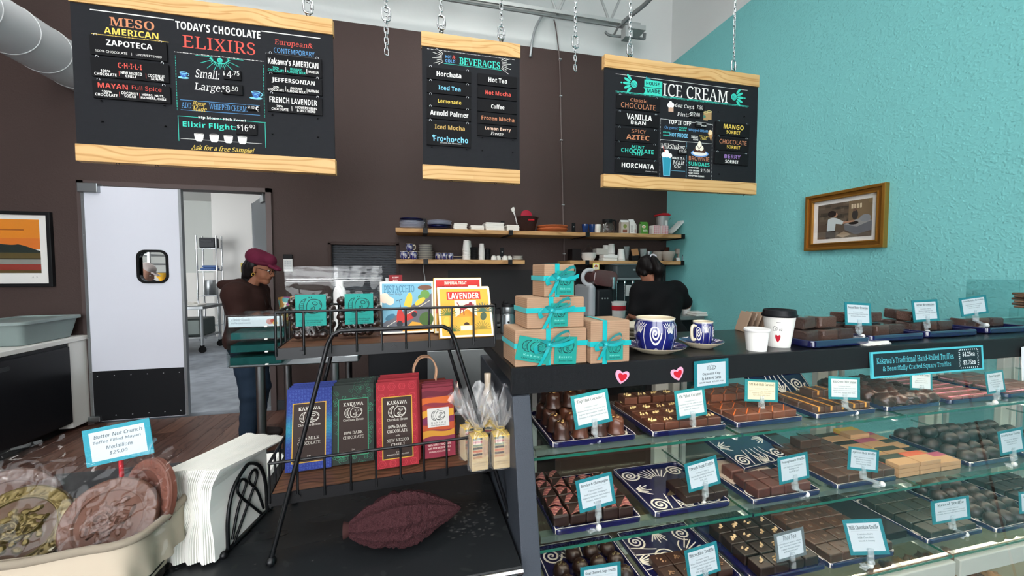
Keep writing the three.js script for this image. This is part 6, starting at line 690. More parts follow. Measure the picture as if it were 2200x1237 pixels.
// ---------------------------------------------------------------- printed name cards
const CARDS = [
  ['Top Hat Caramel', 'Contains Dairy', 'Bourbon Pecan Caramel Layered With', 'Organic Marshmallow, Dipped in', 'Chocolate & a Sprinkle of Sea Salt'],
  ['NM Piñon Caramel', 'Contains Dairy', 'Roasted NM Piñon Nuts, Added into Agave', 'Caramel, Dipped in 80% Dark Chocolate', 'Buttery & Delicious!'],
  ['NM Red Chili Caramel', 'Contains Dairy', 'Agave Caramel Sugar & NM Red Chili', 'Dipped in Dark Chocolate', 'Spicy Red Chili Heat'],
  ['Mild Green Chili Caramel', 'Contains Dairy', 'Agave Caramel, NM Green Chili', 'Dipped in Dark Chocolate, Sweet Smoky', 'Chili Heat, Mellow Slow Burn'],
  ['Bourbon Pecan Caramel', 'Contains Dairy', 'Agave Caramel, Pecans', 'Bourbon, Salt & Buttery'], ['Fleur Caramel', 'Contains Dairy', 'Agave Caramel, Fleur de Sel', 'Dipped in Chocolate', 'Floral Notes'],
  ['Berries & Champagne', 'Contains Dairy', 'Dark Chocolate, Champagne,', 'Raspberry, Strawberry, Black Raspberry', 'Smooth, Velvety, Fruity', '$3.50'],
  ['French Dark Truffle', 'Contains Dairy', 'Custom Blended Dark Chocolate,', 'Dark, Smooth & Velvety', '$3.50'], ['Pomegranate Truffle', '80% Dark Chocolate Ganache,', 'Pomegranate', 'Dark & Tart'],
  ['Apricot Chili Truffle', 'Agave Apricot & Green Chili', '80% Dark Chocolate,', 'Sweet, Spicy, Fruity', 'One Bite at a Time'], ['Prickly Pear Truffle', 'Prickly Pear, Mesquite', 'White Chocolate', 'Fruity & Rich'],
  ['Goat Cheese & Sage Truffle', 'Contains Dairy', 'Goat Cheese, Dark Chocolate', 'Sage'], ['Biscochito Truffle', 'Contains Dairy', 'Wine, Chocolate, Milk Chocolate,', 'Orange Zest, Anise, Cinnamon & Brandy', "Kakawa's Take on", "New Mexico's Cookie"],
  ['Thai Tea', 'milk chocolate ganache, infused', 'with Thai tea, & topped with', 'a sweet chocolate drizzle', 'with Almond Swirl'], ['Milk Chocolate Truffle', 'Contains Dairy', 'Milk Chocolate,', 'Smooth & Creamy'],
  ['Mezcal Truffle', 'Contains Dairy', 'Milk Chocolate, Agave, Mezcal', 'Creamy, Smoky, with Mezcal Flavor'], ['Peanut Butter Brownies', 'Contains Dairy', 'The Perfect Pairing of Dark Chocolate', '& Organic Peanut Butter'],
  ['Aztec Brownies', 'Contains Dairy', 'Warm & Tangerine Zest,', 'Dark Chocolate, Red Chili, Almonds', '& Spices'], ['Sweet & Salty Brownies', 'Dark Chocolate, Pretzels', '& Organic Sea Salt', 'Contains Dairy'],
  ['Oaxacan Cup', '& Saucer Sets', '$28.00 Small   $35.00 Large'], ['', 'Butter Nut Crunch', 'Toffee Filled Mayan', 'Medallions', '$25.00'], ['Chocolate Bark', 'Contains Nuts', 'Dark & Milk'],
];
const cardTex = paint(2048, 1024, (c) => CARDS.forEach((t, k) => {
  const x = (k % 8) * 256, y = Math.floor(k / 8) * 256, thai = k === 13, hand = k === 20;
  c.fillStyle = thai ? '#5d6466' : hand ? '#2b8798' : '#21717a'; c.fillRect(x, y, 256, 256); for (let i = 0; i < 60; i++) { c.strokeStyle = 'rgba(90,175,178,0.35)'; c.lineWidth = 2; c.beginPath(); const a = x + 8 + rnd() * 240, b = y + 8 + rnd() * 240; c.arc(a, b, 6, 0, 4); c.stroke(); }
  c.fillStyle = k === 2 ? '#c4bda4' : '#b7c1c6'; c.fillRect(x + 24, y + 28, 208, 200);
  const ink = '#2b3034', cx = x + 128;
  if (hand) { t.slice(1).forEach((s, i) => fitText(c, s, cx + (i % 2 ? -4 : 4), y + 62 + i * 42, i < 2 ? 180 : i === 2 ? 100 : 66, 26, 'r', '#3a3f44', -0.12)); return; }
  if (k === 19) { glyph(c, cx, y + 72, 64, ink); fitText(c, t[0], cx, y + 126, 130, 28, 's', ink); fitText(c, t[1], cx, y + 162, 140, 28, 's', ink); fitText(c, t[2], cx, y + 200, 176, 16, 's', ink); return; }
  fitText(c, t[0], cx, y + 58, Math.min(190, 10 * t[0].length + 34), thai ? 40 : 28, thai ? 'r' : 's', ink, thai ? -0.1 : 0); dots(c, '#7f888c', x + 44, y + 84, x + 212, y + 84, 28, 2.5);
  t.slice(1).forEach((s, i) => fitText(c, s, cx, y + 108 + i * 24, Math.min(190, 5.2 * s.length + 26), 15, thai ? 'r' : 't', '#3c4246', thai ? -0.15 : 0)); fitText(c, '$3.50', cx, y + 216, 34, 12, 't', '#7a8286');
}));
const cardMat = std(0xffffff, 0.45, { map: cardTex });
const cellUV = (k) => [((k % 8) * 256 + 2) / 2048, 1 - (Math.floor(k / 8) * 256 + 254) / 1024, ((k % 8) * 256 + 254) / 2048, 1 - (Math.floor(k / 8) * 256 + 2) / 1024];
const clipTop = mg(bx(0.012, 0.02, 0.003, 0, 0.006, 0.003), bx(0.012, 0.02, 0.003, 0, 0.006, -0.003), bx(0.01, 0.006, 0.012, 0, -0.008, 0), rbx(0.014, 0.01, 0.012, 0.003, 0, -0.016, 0)), clipFoot = mg(rbx(0.03, 0.004, 0.014, 0.0015, -0.012, 0.002, 0, 0, 0.3, 0), rbx(0.022, 0.004, 0.012, 0.0015, -0.01, 0.004, 0, 0, -0.5, 0));
const clearPlastic = phy(0xf2f6f8, 0.08, { transmission: 0.82, thickness: 0 });
// a card of width w x h whose middle stands at c, held by a clear clip whose foot is at f
function sign(k, label, c, w, h, f, roll = 0, yaw = 0, lean = 0.2) {
  const t = thing('name_card', label, 'sign', [f.x, f.y, f.z]), q = new THREE.Group(); q.name = 'card_holder'; 
  const cd = part('card', card(w, h, 0.0012, cellUV(k)), cardMat, t, [c.x - f.x, c.y - f.y, c.z - f.z], [0, 0, 0]); cd.rotation.set(-lean, yaw, roll, 'YXZ');
  const b = V(0, -h / 2, 0).applyEuler(cd.rotation).add(cd.position); part('clip', clipTop, clearPlastic, t, b.toArray(), [-lean, yaw, 0]);
  part('stem', rod([b.x, b.y - 0.018, b.z], [0, 0.006, 0], 0.0045, 8), clearPlastic, t); part('foot', clipFoot, clearPlastic, t); part('pivot_ball', sph(0.0065, 0, 0.006, 0.003, 1, 1.1, 1), std(0xd6d6d2, 0.4), t);
}
// card measured on the upright plane above its foot
function signPx(k, label, x0, y0, x1, y1, fx, fy, fyLevel, roll, yaw = 0, dz = -0.004) {
  const f = at(fx, fy, 'y', fyLevel), z = f.z + dz, a = at(x0, (y0 + y1) / 2, 'z', z), b = at(x1, (y0 + y1) / 2, 'z', z), c = at((x0 + x1) / 2, (y0 + y1) / 2, 'z', z), h = at((x0 + x1) / 2, y0, 'z', z).y - at((x0 + x1) / 2, y1, 'z', z).y;
  sign(k, label, c, (b.x - a.x) * 0.98, h, f, roll, yaw, 0.12);
}
// ---------------------------------------------------------------- display case
const strips = [[1.005, -0.86], [0.829, -0.82], [0.683, -0.79]];   // [y, z] of the strip lights under the glass shelves
const CT = 1.22, CX0 = 0.188, CX1 = 2.72, lam = std(0x3a3f47, 0.42, { bumpMap: fine, bumpScale: 0.0004 }), frontZ = (y) => -0.77 + (1.165 - y) * 0.241;
{
  const t = thing('display_case', 'long glass display case with black top full of chocolates', 'display case', [0, 0, 0]);
  part('top_slab', rbx(CX1 - CX0, 0.03, 0.338, 0.003, (CX0 + CX1) / 2, CT - 0.015, -0.956), std(0x121315, 0.4, { roughnessMap: smudge, bumpMap: fine, bumpScale: 0.0002 }), t);
  const prof = poly([[-0.775, CT - 0.056], [frontZ(0.6), 0.6], [frontZ(0.6), 0], [-1.18, 0], [-1.18, CT - 0.056]]);
  const panelG = () => { const g = extr(prof, 0.034, 0.002); g.rotateY(-PI / 2); return g; };   // shape x -> world z
  part('end_panel', tr(panelG(), CX0 + 0.036, 0, 0), lam, t); part('end_panel', tr(panelG(), CX1, 0, 0), lam, t);
  part('fascia', rbx(CX1 - CX0, 0.055, 0.012, 0.002, (CX0 + CX1) / 2, CT - 0.0275, -0.7865), std(0x17181b, 0.5, { bumpMap: fine, bumpScale: 0.0003 }), t);
  const y0 = 0.62, y1 = CT - 0.056, L = Math.hypot(y1 - y0, frontZ(y0) - frontZ(y1)), an = Math.atan2(frontZ(y0) - frontZ(y1), y1 - y0);
  for (let i = 0; i < 2; i++) part('front_pane', tr(new THREE.PlaneGeometry(1.24, L), CX0 + 0.04 + 0.625 + i * 1.25, (y0 + y1) / 2, (frontZ(y0) + frontZ(y1)) / 2 - 0.012, -an), M.glass, t);
  part('base', bx(CX1 - CX0 - 0.07, 0.47, 0.5, (CX0 + CX1) / 2, 0.235, -0.93), M.satinBlack, t); part('deck', bx(CX1 - CX0 - 0.07, 0.02, 0.53, (CX0 + CX1) / 2, 0.48, -0.91), std(0x8f8874, 0.6), t);
  const segs = [[0.228, 0.768], [0.774, 1.31], [1.316, 1.86], [1.866, 2.4]];
  [[1.02, -0.8, -1.1], [0.843, -0.762, -1.12], [0.7, -0.69, -1.13]].forEach(([y, zf, zr], k) => segs.forEach(([a, b]) => {
    const s = part('glass_shelf', tr(new THREE.PlaneGeometry(b - a, zf - zr), (a + b) / 2, y, (zf + zr) / 2, -PI / 2), M.shelfGlass, t); part('polished_edge', mg(bx(b - a, 0.006, 0.001, (a + b) / 2, y - 0.003, zf + 0.0006), bx(0.001, 0.006, zf - zr, b + 0.0006, y - 0.003, (zf + zr) / 2)), M.glassEdge, s);
    part('shelf_bracket', mg(bx(0.006, 0.022, zf - zr - 0.03, a + 0.01, y - 0.018, (zf + zr) / 2 - 0.015)), clearPlastic, s); if (k === 2) part('price_rail', rbx(b - a - 0.01, 0.045, 0.014, 0.003, (a + b) / 2, y - 0.03, zf + 0.004), std(0xa9aba2, 0.5), s); }));
  for (const x of [0.3, at(1432, 900, 'z', -1.17).x, at(1770, 880, 'z', -1.17).x, 2.05, 2.5]) { part('rear_post', mg(rbx(0.05, 0.68, 0.025, 0.004, x - 0.03, 0.82, -1.165), rbx(0.028, 0.68, 0.03, 0.004, x + 0.022, 0.82, -1.165)), std(0xb6b5b0, 0.45), t); part('shelf_standard', bx(0.014, 0.68, 0.012, x + 0.046, 0.82, -1.145), M.galv, t); }
  part('rear_sill', mg(bx(CX1 - CX0 - 0.08, 0.03, 0.04, (CX0 + CX1) / 2, 0.5, -1.165), bx(CX1 - CX0 - 0.08, 0.025, 0.04, (CX0 + CX1) / 2, CT - 0.07, -1.165)), std(0xb6b5b0, 0.45), t);
  for (let i = 0; i < 4; i++) part('rear_pane', tr(new THREE.PlaneGeometry(0.6, 0.64), 0.54 + i * 0.6, 0.83, -1.18), M.glass, t);
  // warm strip light under the top, behind the fascia
  const glow = std(0xfff3dd, 0.5, { emissive: WARM, emissiveIntensity: 3 });
  part('light_strip', rbx(2.3, 0.01, 0.02, 0.003, 1.42, CT - 0.036, -0.815), glow, t); for (const [y, z] of strips) { part('light_strip', rbx(2.3, 0.005, 0.014, 0.002, 1.42, y, z), glow, t); part('strip_housing', rbx(2.32, 0.006, 0.02, 0.002, 1.42, y + 0.0055, z), std(0x6c706e, 0.5), t); part('strip_shade', bx(2.32, 0.014, 0.003, 1.42, y + 0.0015, z + 0.011), std(0x6c706e, 0.5), t); }
}
areaLight('case_light', WARM, 15, 2.3, 0.02, [1.42, CT - 0.042, -0.815], [1.42, 0, -0.95]); for (const [y, z] of strips) areaLight('case_light', WARM, y < 0.7 ? 5 : 13, 2.3, 0.012, [1.42, y - 0.004, z], [1.42, 0, z - 0.12]);
// ---------------------------------------------------------------- patterned trays
const TW = 0.215, trayGeo = (() => { const o = rrect(TW, TW, 0.016), i = new THREE.Path(); rrect(TW - 0.02, TW - 0.02, 0.012).getPoints(6).forEach((q, k) => (k ? i.lineTo(q.x, q.y) : i.moveTo(q.x, q.y))); o.holes.push(i); const rim = extr(o, 0.007, 0.0025), base = extr(rrect(TW - 0.012, TW - 0.012, 0.014), 0.004, 0.001); rim.translate(0, 0, 0.003); base.translate(0, 0, 0.001); const g = mg(rim, base); g.rotateX(-PI / 2); const p = g.attributes.position, q = g.attributes.uv; for (let k = 0; k < p.count; k++) q.setXY(k, p.getX(k) / TW + 0.5, -p.getZ(k) / TW + 0.5); return g; })();
const [trayTexA, trayTexB] = [0, 1].map((v) => paint(512, 512, (c, W, H) => { if (v) { c.translate(512, 0); c.rotate(PI / 2); } c.fillStyle = '#111440'; c.fillRect(0, 0, W, H); stroke(c, '#d9d3c2', 5, () => c.rect(12, 12, 488, 488)); for (const [x, y, s, d] of [[90, 90, 62, 1], [420, 96, 60, -1], [96, 420, 58, -1], [424, 420, 60, 1]]) { stroke(c, '#e4dfd0', 12, () => spiral(c, x, y, s, 2.2, d, 0)); } for (let i = 0; i < 9; i++) { const a = -2.5 + i * 0.22; stroke(c, '#e4dfd0', 8, () => { c.moveTo(256 + Math.cos(a) * 60, 190 + Math.sin(a) * 60); c.lineTo(256 + Math.cos(a) * 150, 190 + Math.sin(a) * 150); }); } blob(c, '#0d1036', () => c.ellipse(256, 230, 80, 60, 0, 0, 7)); for (let i = 0; i < 5; i++) stroke(c, '#e4dfd0', 8, () => { c.moveTo(180 + i * 40, 330); c.bezierCurveTo(170 + i * 40, 400, 150 + i * 60, 420, 140 + i * 60, 490); }); for (const [x, y, a0] of [[30, 256, -0.6], [482, 256, 2.54], [256, 500, -2.17]]) for (let i = 0; i < 6; i++) { const a = a0 + i * 0.24; stroke(c, '#e4dfd0', 9, () => { c.moveTo(x + Math.cos(a) * 24, y + Math.sin(a) * 24); c.lineTo(x + Math.cos(a) * (80 + (i % 2) * 24), y + Math.sin(a) * (80 + (i % 2) * 24)); }); } if (v) { stroke(c, '#e4dfd0', 10, () => spiral(c, 256, 300, 70, 2.4, 1, 2)); stroke(c, '#e4dfd0', 9, () => { c.moveTo(150, 150); c.bezierCurveTo(220, 240, 300, 120, 380, 190); }); } }));
const trayMats = [phy(0xffffff, 0.15, { map: trayTexA, clearcoat: 0.9, clearcoatRoughness: 0.05 }), phy(0xffffff, 0.15, { map: trayTexB, clearcoat: 0.9, clearcoatRoughness: 0.05 })], plainTray = phy(0x12153f, 0.12, { clearcoat: 0.9, clearcoatRoughness: 0.05 });
const Y1 = 1.02, Y2 = 0.843, Y3 = 0.7;
const topT = 0.006;   // inside height of a tray
function tray(label, x, z, y, m) { const t = one('ceramic_tray', trayGeo, m, label, 'tray', [x, y + 0.0002, z], 0); return [x, y + topT, z]; }
const rough = (r, s, seed, sy = 0.85) => { const g = mergeVertices(new THREE.IcosahedronGeometry(r, 3)), p = g.attributes.position; for (let i = 0; i < p.count; i++) { const x = p.getX(i) / r, y = p.getY(i) / r, z = p.getZ(i) / r, k = 1 + s * (Math.sin(x * 7 + seed) * Math.sin(y * 8 + seed * 2) + 0.6 * Math.sin(z * 11 - seed + x * 6)); p.setXYZ(i, p.getX(i) * k, Math.max(-r * 0.7, p.getY(i) * k * sy), p.getZ(i) * k); } g.translate(0, r * 0.7 * sy + 0.0005, 0); g.deleteAttribute('normal'); g.computeVertexNormals(); return clean(g); };
const sqGeo = rbx(0.041, 0.02, 0.041, 0.003, 0, 0.01, 0), tallSq = rbx(0.04, 0.026, 0.04, 0.0035, 0, 0.013, 0);
function batch(n, m, [x, y, z], dx, dz, geos, mats, name, label, cat, group, opt = {}) {
  let k = 0; const base = label, room = base.split(/\s+/).length <= 9; for (let j = 0; j < m; j++) for (let i = 0; i < n; i++) {
    if (opt.skip && opt.skip(i, j)) continue; label = base + (room ? ', row ' + (m - j) + ' from front, ' + nth(i) + ' from left' : ''); const px = x + (i - (n - 1) / 2) * dx + rr(-0.0012, 0.0012) + (opt.ox || 0), pz = z + (j - (m - 1) / 2) * dz + rr(-0.0012, 0.0012) + (opt.oz || 0);
    const o = new THREE.Group(); let r; if (opt.top) { r = thing(name, label, cat, [px, y, pz], rr(-0.05, 0.05), group); part('body', geos[k % geos.length], mats[k % mats.length], r); for (const [pn, g, mm] of opt.top) part(pn, g[k % g.length], mm, r); } else r = one(name, geos[k % geos.length], mats[k % mats.length], label, cat, [px, y, pz], opt.spin ? rr(0, 6) : rr(-0.05, 0.05), group); if (opt.tilt) r.rotation.z = rr(-opt.tilt, opt.tilt); k++;
  }
}
const flakes = (n, s, spread, y) => [1, 2, 3].map((q) => mg([...Array(n)].map(() => { const g = new THREE.IcosahedronGeometry(rr(0.6, 1) * s, 0); g.scale(1.3, 0.6, 1); return tr(g, rr(-spread, spread), y + rr(0, s * 0.5), rr(-spread, spread) * 0.7, rr(0, 3), rr(0, 3), 0); })));
const gold = std(0xd2b276, 0.6), TX = (i) => 0.397 + i * 0.25;
{ // ---- upper shelf
  const z = -0.938;
  let p = tray('patterned blue tray under the top hat caramels', TX(0) + 0.003, z, Y1, trayMats[0]);
  const hat = [0, 1].map((s) => { const g = lathe([[0, 0], [0.0215, 0], [0.022, 0.004], [0.0185, 0.008], [0.0175, 0.022], [0.0185, 0.029], [0.0155, 0.036], [0.008, 0.0395], [0, 0.04]], 18), q = g.attributes.position; for (let i = 0; i < q.count; i++) { const a = Math.atan2(q.getZ(i), q.getX(i)), k = 1 + 0.05 * Math.sin(a * 5 + s + q.getY(i) * 200); q.setX(i, q.getX(i) * k); q.setZ(i, q.getZ(i) * k); if (q.getY(i) > 0.03) q.setY(i, q.getY(i) + 0.002 * Math.sin(a * 3 + s)); } g.computeVertexNormals(); return clean(g); });
  const salt = [mg([...Array(7)].map(() => bx(0.0025, 0.002, 0.0025, rr(-0.008, 0.008), 0.039, rr(-0.008, 0.008), rr(0, 2), rr(0, 2), 0)))];
  batch(4, 4, p, 0.047, 0.046, hat, [M.choc, M.milkChoc], 'top_hat_caramel', 'ribbed hat-shaped caramel in the bottom layer', 'chocolate', 'top hat caramels', { top: [['salt_flakes', salt, gold]] }); batch(3, 2, [p[0] - 0.012, p[1] + 0.04, p[2] - 0.05], 0.046, 0.046, hat, [M.choc], 'top_hat_caramel', 'hat-shaped caramel in the upper layer', 'chocolate', 'stacked top hat caramels', { top: [['salt_flakes', salt, gold]], skip: (i, j) => i === 2 && j === 1 });
  p = tray('patterned blue tray under the gold-flecked square caramels', TX(1) + 0.005, z, Y1, trayMats[1]);
  const nuts = flakes(8, 0.0032, 0.011, 0.021), nuts3 = flakes(8, 0.0032, 0.011, 0.021);
  batch(5, 4, p, 0.0405, 0.0455, [rbx(0.039, 0.0205, 0.044, 0.003, 0, 0.0102, 0)], [M.milkChoc, phy(0x4d2b1f, 0.4)], 'square_caramel', 'square caramel topped with pale piñon pieces', 'chocolate', 'piñon caramels', { top: [['nut_topping', nuts, std(0xd8c08a, 0.7)]] }); batch(4, 1, [p[0] - 0.01, p[1] + 0.021, p[2] - 0.068], 0.042, 0.04, [rbx(0.039, 0.02, 0.044, 0.003, 0, 0.01, 0)], [M.milkChoc], 'square_caramel', 'square piñon caramel in the second layer', 'chocolate', 'second layer piñon caramels', { top: [['nut_topping', nuts, std(0xd8c08a, 0.7)]] });
  p = tray('patterned blue tray under the orange-striped caramels', TX(2) - 0.005, z, Y1, trayMats[0]);
  const diag = [rbx(0.055, 0.0012, 0.0028, 0.0005, 0, 0.0205, 0, 0, 0.75, 0)];
  batch(5, 4, p, 0.0405, 0.0455, [rbx(0.039, 0.0205, 0.044, 0.003, 0, 0.0102, 0)], [phy(0x6a3a24, 0.38), phy(0x5f3320, 0.38)], 'striped_caramel', 'square caramel with a diagonal orange stripe', 'chocolate', 'orange striped caramels', { top: [['orange_stripe', diag, std(0xc4652c, 0.5)]] }); batch(4, 2, [p[0], p[1] + 0.021, p[2] - 0.055], 0.042, 0.045, [rbx(0.039, 0.0205, 0.044, 0.003, 0, 0.0102, 0)], [phy(0x6a3a24, 0.38)], 'striped_caramel', 'orange-striped caramel in the second layer', 'chocolate', 'second layer orange striped caramels', { top: [['orange_stripe', diag, std(0xc4652c, 0.5)]] });
  p = tray('patterned blue tray half empty behind the yellow-striped caramels', TX(3), z, Y1, trayMats[0]);
  const band = [mg(rbx(0.006, 0.0012, 0.046, 0.0005, 0, 0.0208, 0), rbx(0.006, 0.012, 0.0012, 0.0005, 0, 0.014, 0.0225))];
  batch(5, 3, p, 0.0405, 0.0455, [rbx(0.039, 0.0205, 0.044, 0.003, 0, 0.0102, 0)], [phy(0x4a2c1e, 0.38)], 'banded_caramel', 'square caramel with a straight yellow caramel band', 'chocolate', 'yellow banded caramels', { top: [['caramel_band', band, std(0xc9903e, 0.5)]], oz: 0.024 }); batch(2, 1, [p[0] + 0.015, p[1] + 0.021, p[2] + 0.005], 0.042, 0.045, [rbx(0.039, 0.0205, 0.044, 0.003, 0, 0.0102, 0)], [phy(0x4a2c1e, 0.38)], 'banded_caramel', 'yellow-banded caramel standing on the first layer', 'chocolate', 'second layer yellow banded caramels', { top: [['caramel_band', band, std(0xc9903e, 0.5)]] });
  one('ceramic_tray', trayGeo, trayMats[0], 'upright patterned tray leaning behind the yellow-banded caramels', 'tray', [TX(3) - 0.03, Y1 + 0.08, -1.07], 0).rotation.x = 0.8;
  p = tray('blue tray under the rough pecan clusters', TX(4), z, Y1, trayMats[1]);
  const cl = [1, 2, 3].map((s) => rough(0.026, 0.16, s)); batch(5, 5, p, 0.041, 0.041, cl, [phy(0x341c14, 0.35), phy(0x40231a, 0.35)], 'pecan_cluster', 'rough dark pecan cluster on the upper shelf', 'chocolate', 'pecan clusters', { spin: true });
  p = tray('blue tray under the pink-striped chocolate squares', TX(5), z, Y1, plainTray);
  const pink = [rbx(0.044, 0.001, 0.005, 0.0004, 0, 0.0128, 0.008)]; batch(4, 6, p, 0.048, 0.034, [rbx(0.046, 0.0125, 0.032, 0.002, 0, 0.0062, 0)], [phy(0x7a4d47, 0.4), phy(0x6d433d, 0.4)], 'pink_striped_chocolate', 'flat chocolate piece with a pink stripe', 'chocolate', 'pink striped chocolates', { top: [['pink_stripe', pink, std(0xd88a9a, 0.5)]] });
  p = tray('plain cobalt tray with few pink-edged bars at upper right', TX(6), z, Y1, plainTray); batch(3, 4, p, 0.06, 0.046, [rbx(0.057, 0.016, 0.04, 0.002, 0, 0.008, 0)], [phy(0x6a463c, 0.4), phy(0x75504a, 0.4)], 'pink_edged_bar', 'pink-edged chocolate bar on the cobalt tray', 'chocolate', 'pink edged bars', { ox: 0.02, top: [['pink_filling', [rbx(0.058, 0.004, 0.034, 0.001, 0, 0.008, 0.004)], std(0xcf8a94, 0.5)]] });
}
{ // ---- middle shelf
  const z = -0.903;
  let p = tray('patterned blue tray under the marbled berry truffles', TX(0) - 0.003, z, Y2, trayMats[1]);
  const wavy = [0, 1, 2].map((s) => { const g = clean(new RoundedBoxGeometry(0.038, 0.027, 0.038, 4, 0.004)), q = g.attributes.position; g.translate(0, 0.0135, 0); for (let i = 0; i < q.count; i++) if (q.getY(i) > 0.02) q.setY(i, q.getY(i) + 0.0022 * Math.sin(q.getX(i) * 190 + q.getZ(i) * 120 + s * 2)); g.computeVertexNormals(); return g; });
  const swirl = [0, 1, 2].map((s) => { const g = new THREE.PlaneGeometry(0.032, 0.032, 8, 8); g.rotateX(-PI / 2); const q = g.attributes.position; for (let i = 0; i < q.count; i++) q.setY(i, 0.0273 + 0.0022 * Math.sin(q.getX(i) * 190 + q.getZ(i) * 120 + s * 2)); g.computeVertexNormals(); return g; });
  const marb = paint(128, 128, (c) => { c.fillStyle = '#6b3c3c'; c.fillRect(0, 0, 128, 128); for (let i = 0; i < 7; i++) stroke(c, i % 2 ? '#c98f7c' : '#8f4a52', 9, () => { c.moveTo(-10, 10 + i * 20); c.bezierCurveTo(40, -20 + i * 26, 80, 50 + i * 14, 140, i * 20); }); });
  batch(5, 5, p, 0.0395, 0.0395, wavy, [M.darkChoc], 'berry_truffle', 'square truffle with marbled pink gold top', 'chocolate', 'marbled berry truffles', { top: [['marbled_top', swirl, phy(0xffffff, 0.4, { map: marb })]], skip: (i, j) => (i > 1 && j === 0), ox: -0.005, oz: -0.006 });
  p = tray('patterned blue tray nearly empty in the middle shelf', TX(1) - 0.005, z - 0.005, Y2, trayMats[0]);
  batch(3, 2, p, 0.041, 0.041, [sqGeo], [M.darkChoc], 'dark_truffle', 'dark square truffle on nearly empty patterned tray', 'chocolate', 'last French dark truffles', { ox: 0.055, oz: 0.045 }); one('cacao_leaf', (() => { const s = new THREE.Shape(); s.moveTo(-0.035, 0); s.quadraticCurveTo(0, 0.024, 0.04, 0); s.quadraticCurveTo(0, -0.02, -0.035, 0); const g = extr(s, 0.001); g.rotateX(-PI / 2); return g; })(), std(0x4a4030, 0.7), 'dried leaf lying on the nearly empty patterned tray', 'leaf', [p[0] + 0.005, p[1] + 0.0005, p[2] + 0.03], 0.3);
  p = tray('patterned blue tray lined with paper under red-brown truffles', TX(2) + 0.008, z + 0.008, Y2, trayMats[0]);
  one('tray_paper', (() => { const g = clean(new THREE.BoxGeometry(0.17, 0.0012, 0.12, 12, 1, 6)), q = g.attributes.position; for (let i = 0; i < q.count; i++) q.setY(i, q.getY(i) + 0.004 * Math.sin(q.getX(i) * 30) ** 2); g.computeVertexNormals(); return g; })(), std(0xb9a898, 0.9), 'brown paper liner on the tray of red-brown truffles', 'paper', [p[0] - 0.008, p[1] + 0.001, p[2] - 0.04], 0.05);
  batch(4, 2, p, 0.042, 0.042, [tallSq], [phy(0x4a2620, 0.35), phy(0x54302a, 0.35)], 'pomegranate_truffle', 'glossy red-brown square truffle before paper liner', 'chocolate', 'red-brown truffles', { oz: 0.055 }); one('pomegranate_truffle', tallSq, phy(0x5a342c, 0.35), 'single red-brown truffle sitting alone on the paper liner', 'chocolate', [p[0] - 0.06, p[1] + 0.003, p[2] - 0.012]);
  p = tray('patterned blue tray under dense dark truffle squares', TX(3) + 0.03, z + 0.002, Y2, trayMats[1]); batch(5, 5, p, 0.0405, 0.0405, [tallSq], [phy(0x402519, 0.36), phy(0x482b1d, 0.36)], 'apricot_truffle', 'plain dark square truffle in dense middle-shelf tray', 'chocolate', 'dark apricot truffles'); batch(2, 1, [p[0] - 0.005, p[1] + 0.027, p[2] - 0.07], 0.042, 0.04, [tallSq], [phy(0x402519, 0.36)], 'apricot_truffle', 'dark truffle layered atop the dense tray', 'chocolate', 'second layer apricot truffles');
  one('spare_tray', trayGeo, trayMats[0], 'patterned tray stacked behind the dark truffle squares', 'tray', [TX(2) + 0.09, Y2 + 0.03, -1.03], 0.1).rotation.x = 0.2;
  // kraft packets with coloured bands
  const pk = [0xa2553a, 0x3a3f36, 0xa0424a, 0x2c2c2a, 0xb3573a, 0xb59a3c, 0x9a4a62], pkN = ['rust', 'olive', 'pink', 'black', 'orange', 'yellow', 'rose'];
  for (let j = 0; j < 4; j++) for (let i = 0; i < 3; i++) for (let k = 0; k < (j === 3 ? 3 : 2) - (i === 2 ? 1 : 0) + (j === 0 && i === 1 ? 1 : 0); k++) { const q = (i * 3 + j * 2 + k) % 7, t = thing('kraft_packet', 'kraft chocolate packet with ' + pkN[q] + ' band in the stacked rows', 'packet', [1.335 + i * 0.082, Y2 + 0.0005 + k * 0.0125, -0.83 - (3 - j) * 0.062], rr(-0.03, 0.03), 'kraft packets with ' + pkN[q] + ' band'); part('packet', rbx(0.078, 0.012, 0.058, 0.0015, 0, 0.006, 0), std(0xa98560, 0.75), t); part('colour_band', rbx(0.0784, 0.0124, 0.024, 0.0012, 0, 0.0062, -0.016), std(pk[q], 0.6), t); }
  p = tray('patterned blue tray under dark ridged truffles at middle right', TX(5) + 0.03, z, Y2, trayMats[1]); const ov = [1, 2].map((s) => { const g = rough(0.021, 0.05, s, 0.9); g.scale(1.25, 1, 0.95); return g; }); batch(4, 5, p, 0.052, 0.041, ov, [phy(0x2a1e1a, 0.5), phy(0x33241f, 0.5)], 'ridged_truffle', 'dark ridged oval truffle on middle shelf', 'chocolate', 'ridged oval truffles'); batch(3, 2, [p[0], p[1] + 0.03, p[2]], 0.052, 0.05, ov, [phy(0x1d1614, 0.5)], 'ridged_truffle', 'dark ridged truffle piled in second layer', 'chocolate', 'piled ridged truffles');
  p = tray('patterned tray at the far right end of the middle shelf', TX(6) + 0.03, z, Y2, trayMats[0]); batch(4, 4, p, 0.05, 0.045, ov, [phy(0x1d1614, 0.5)], 'ridged_truffle', 'dark oval truffle on last middle-shelf tray', 'chocolate', 'far right truffles');
}
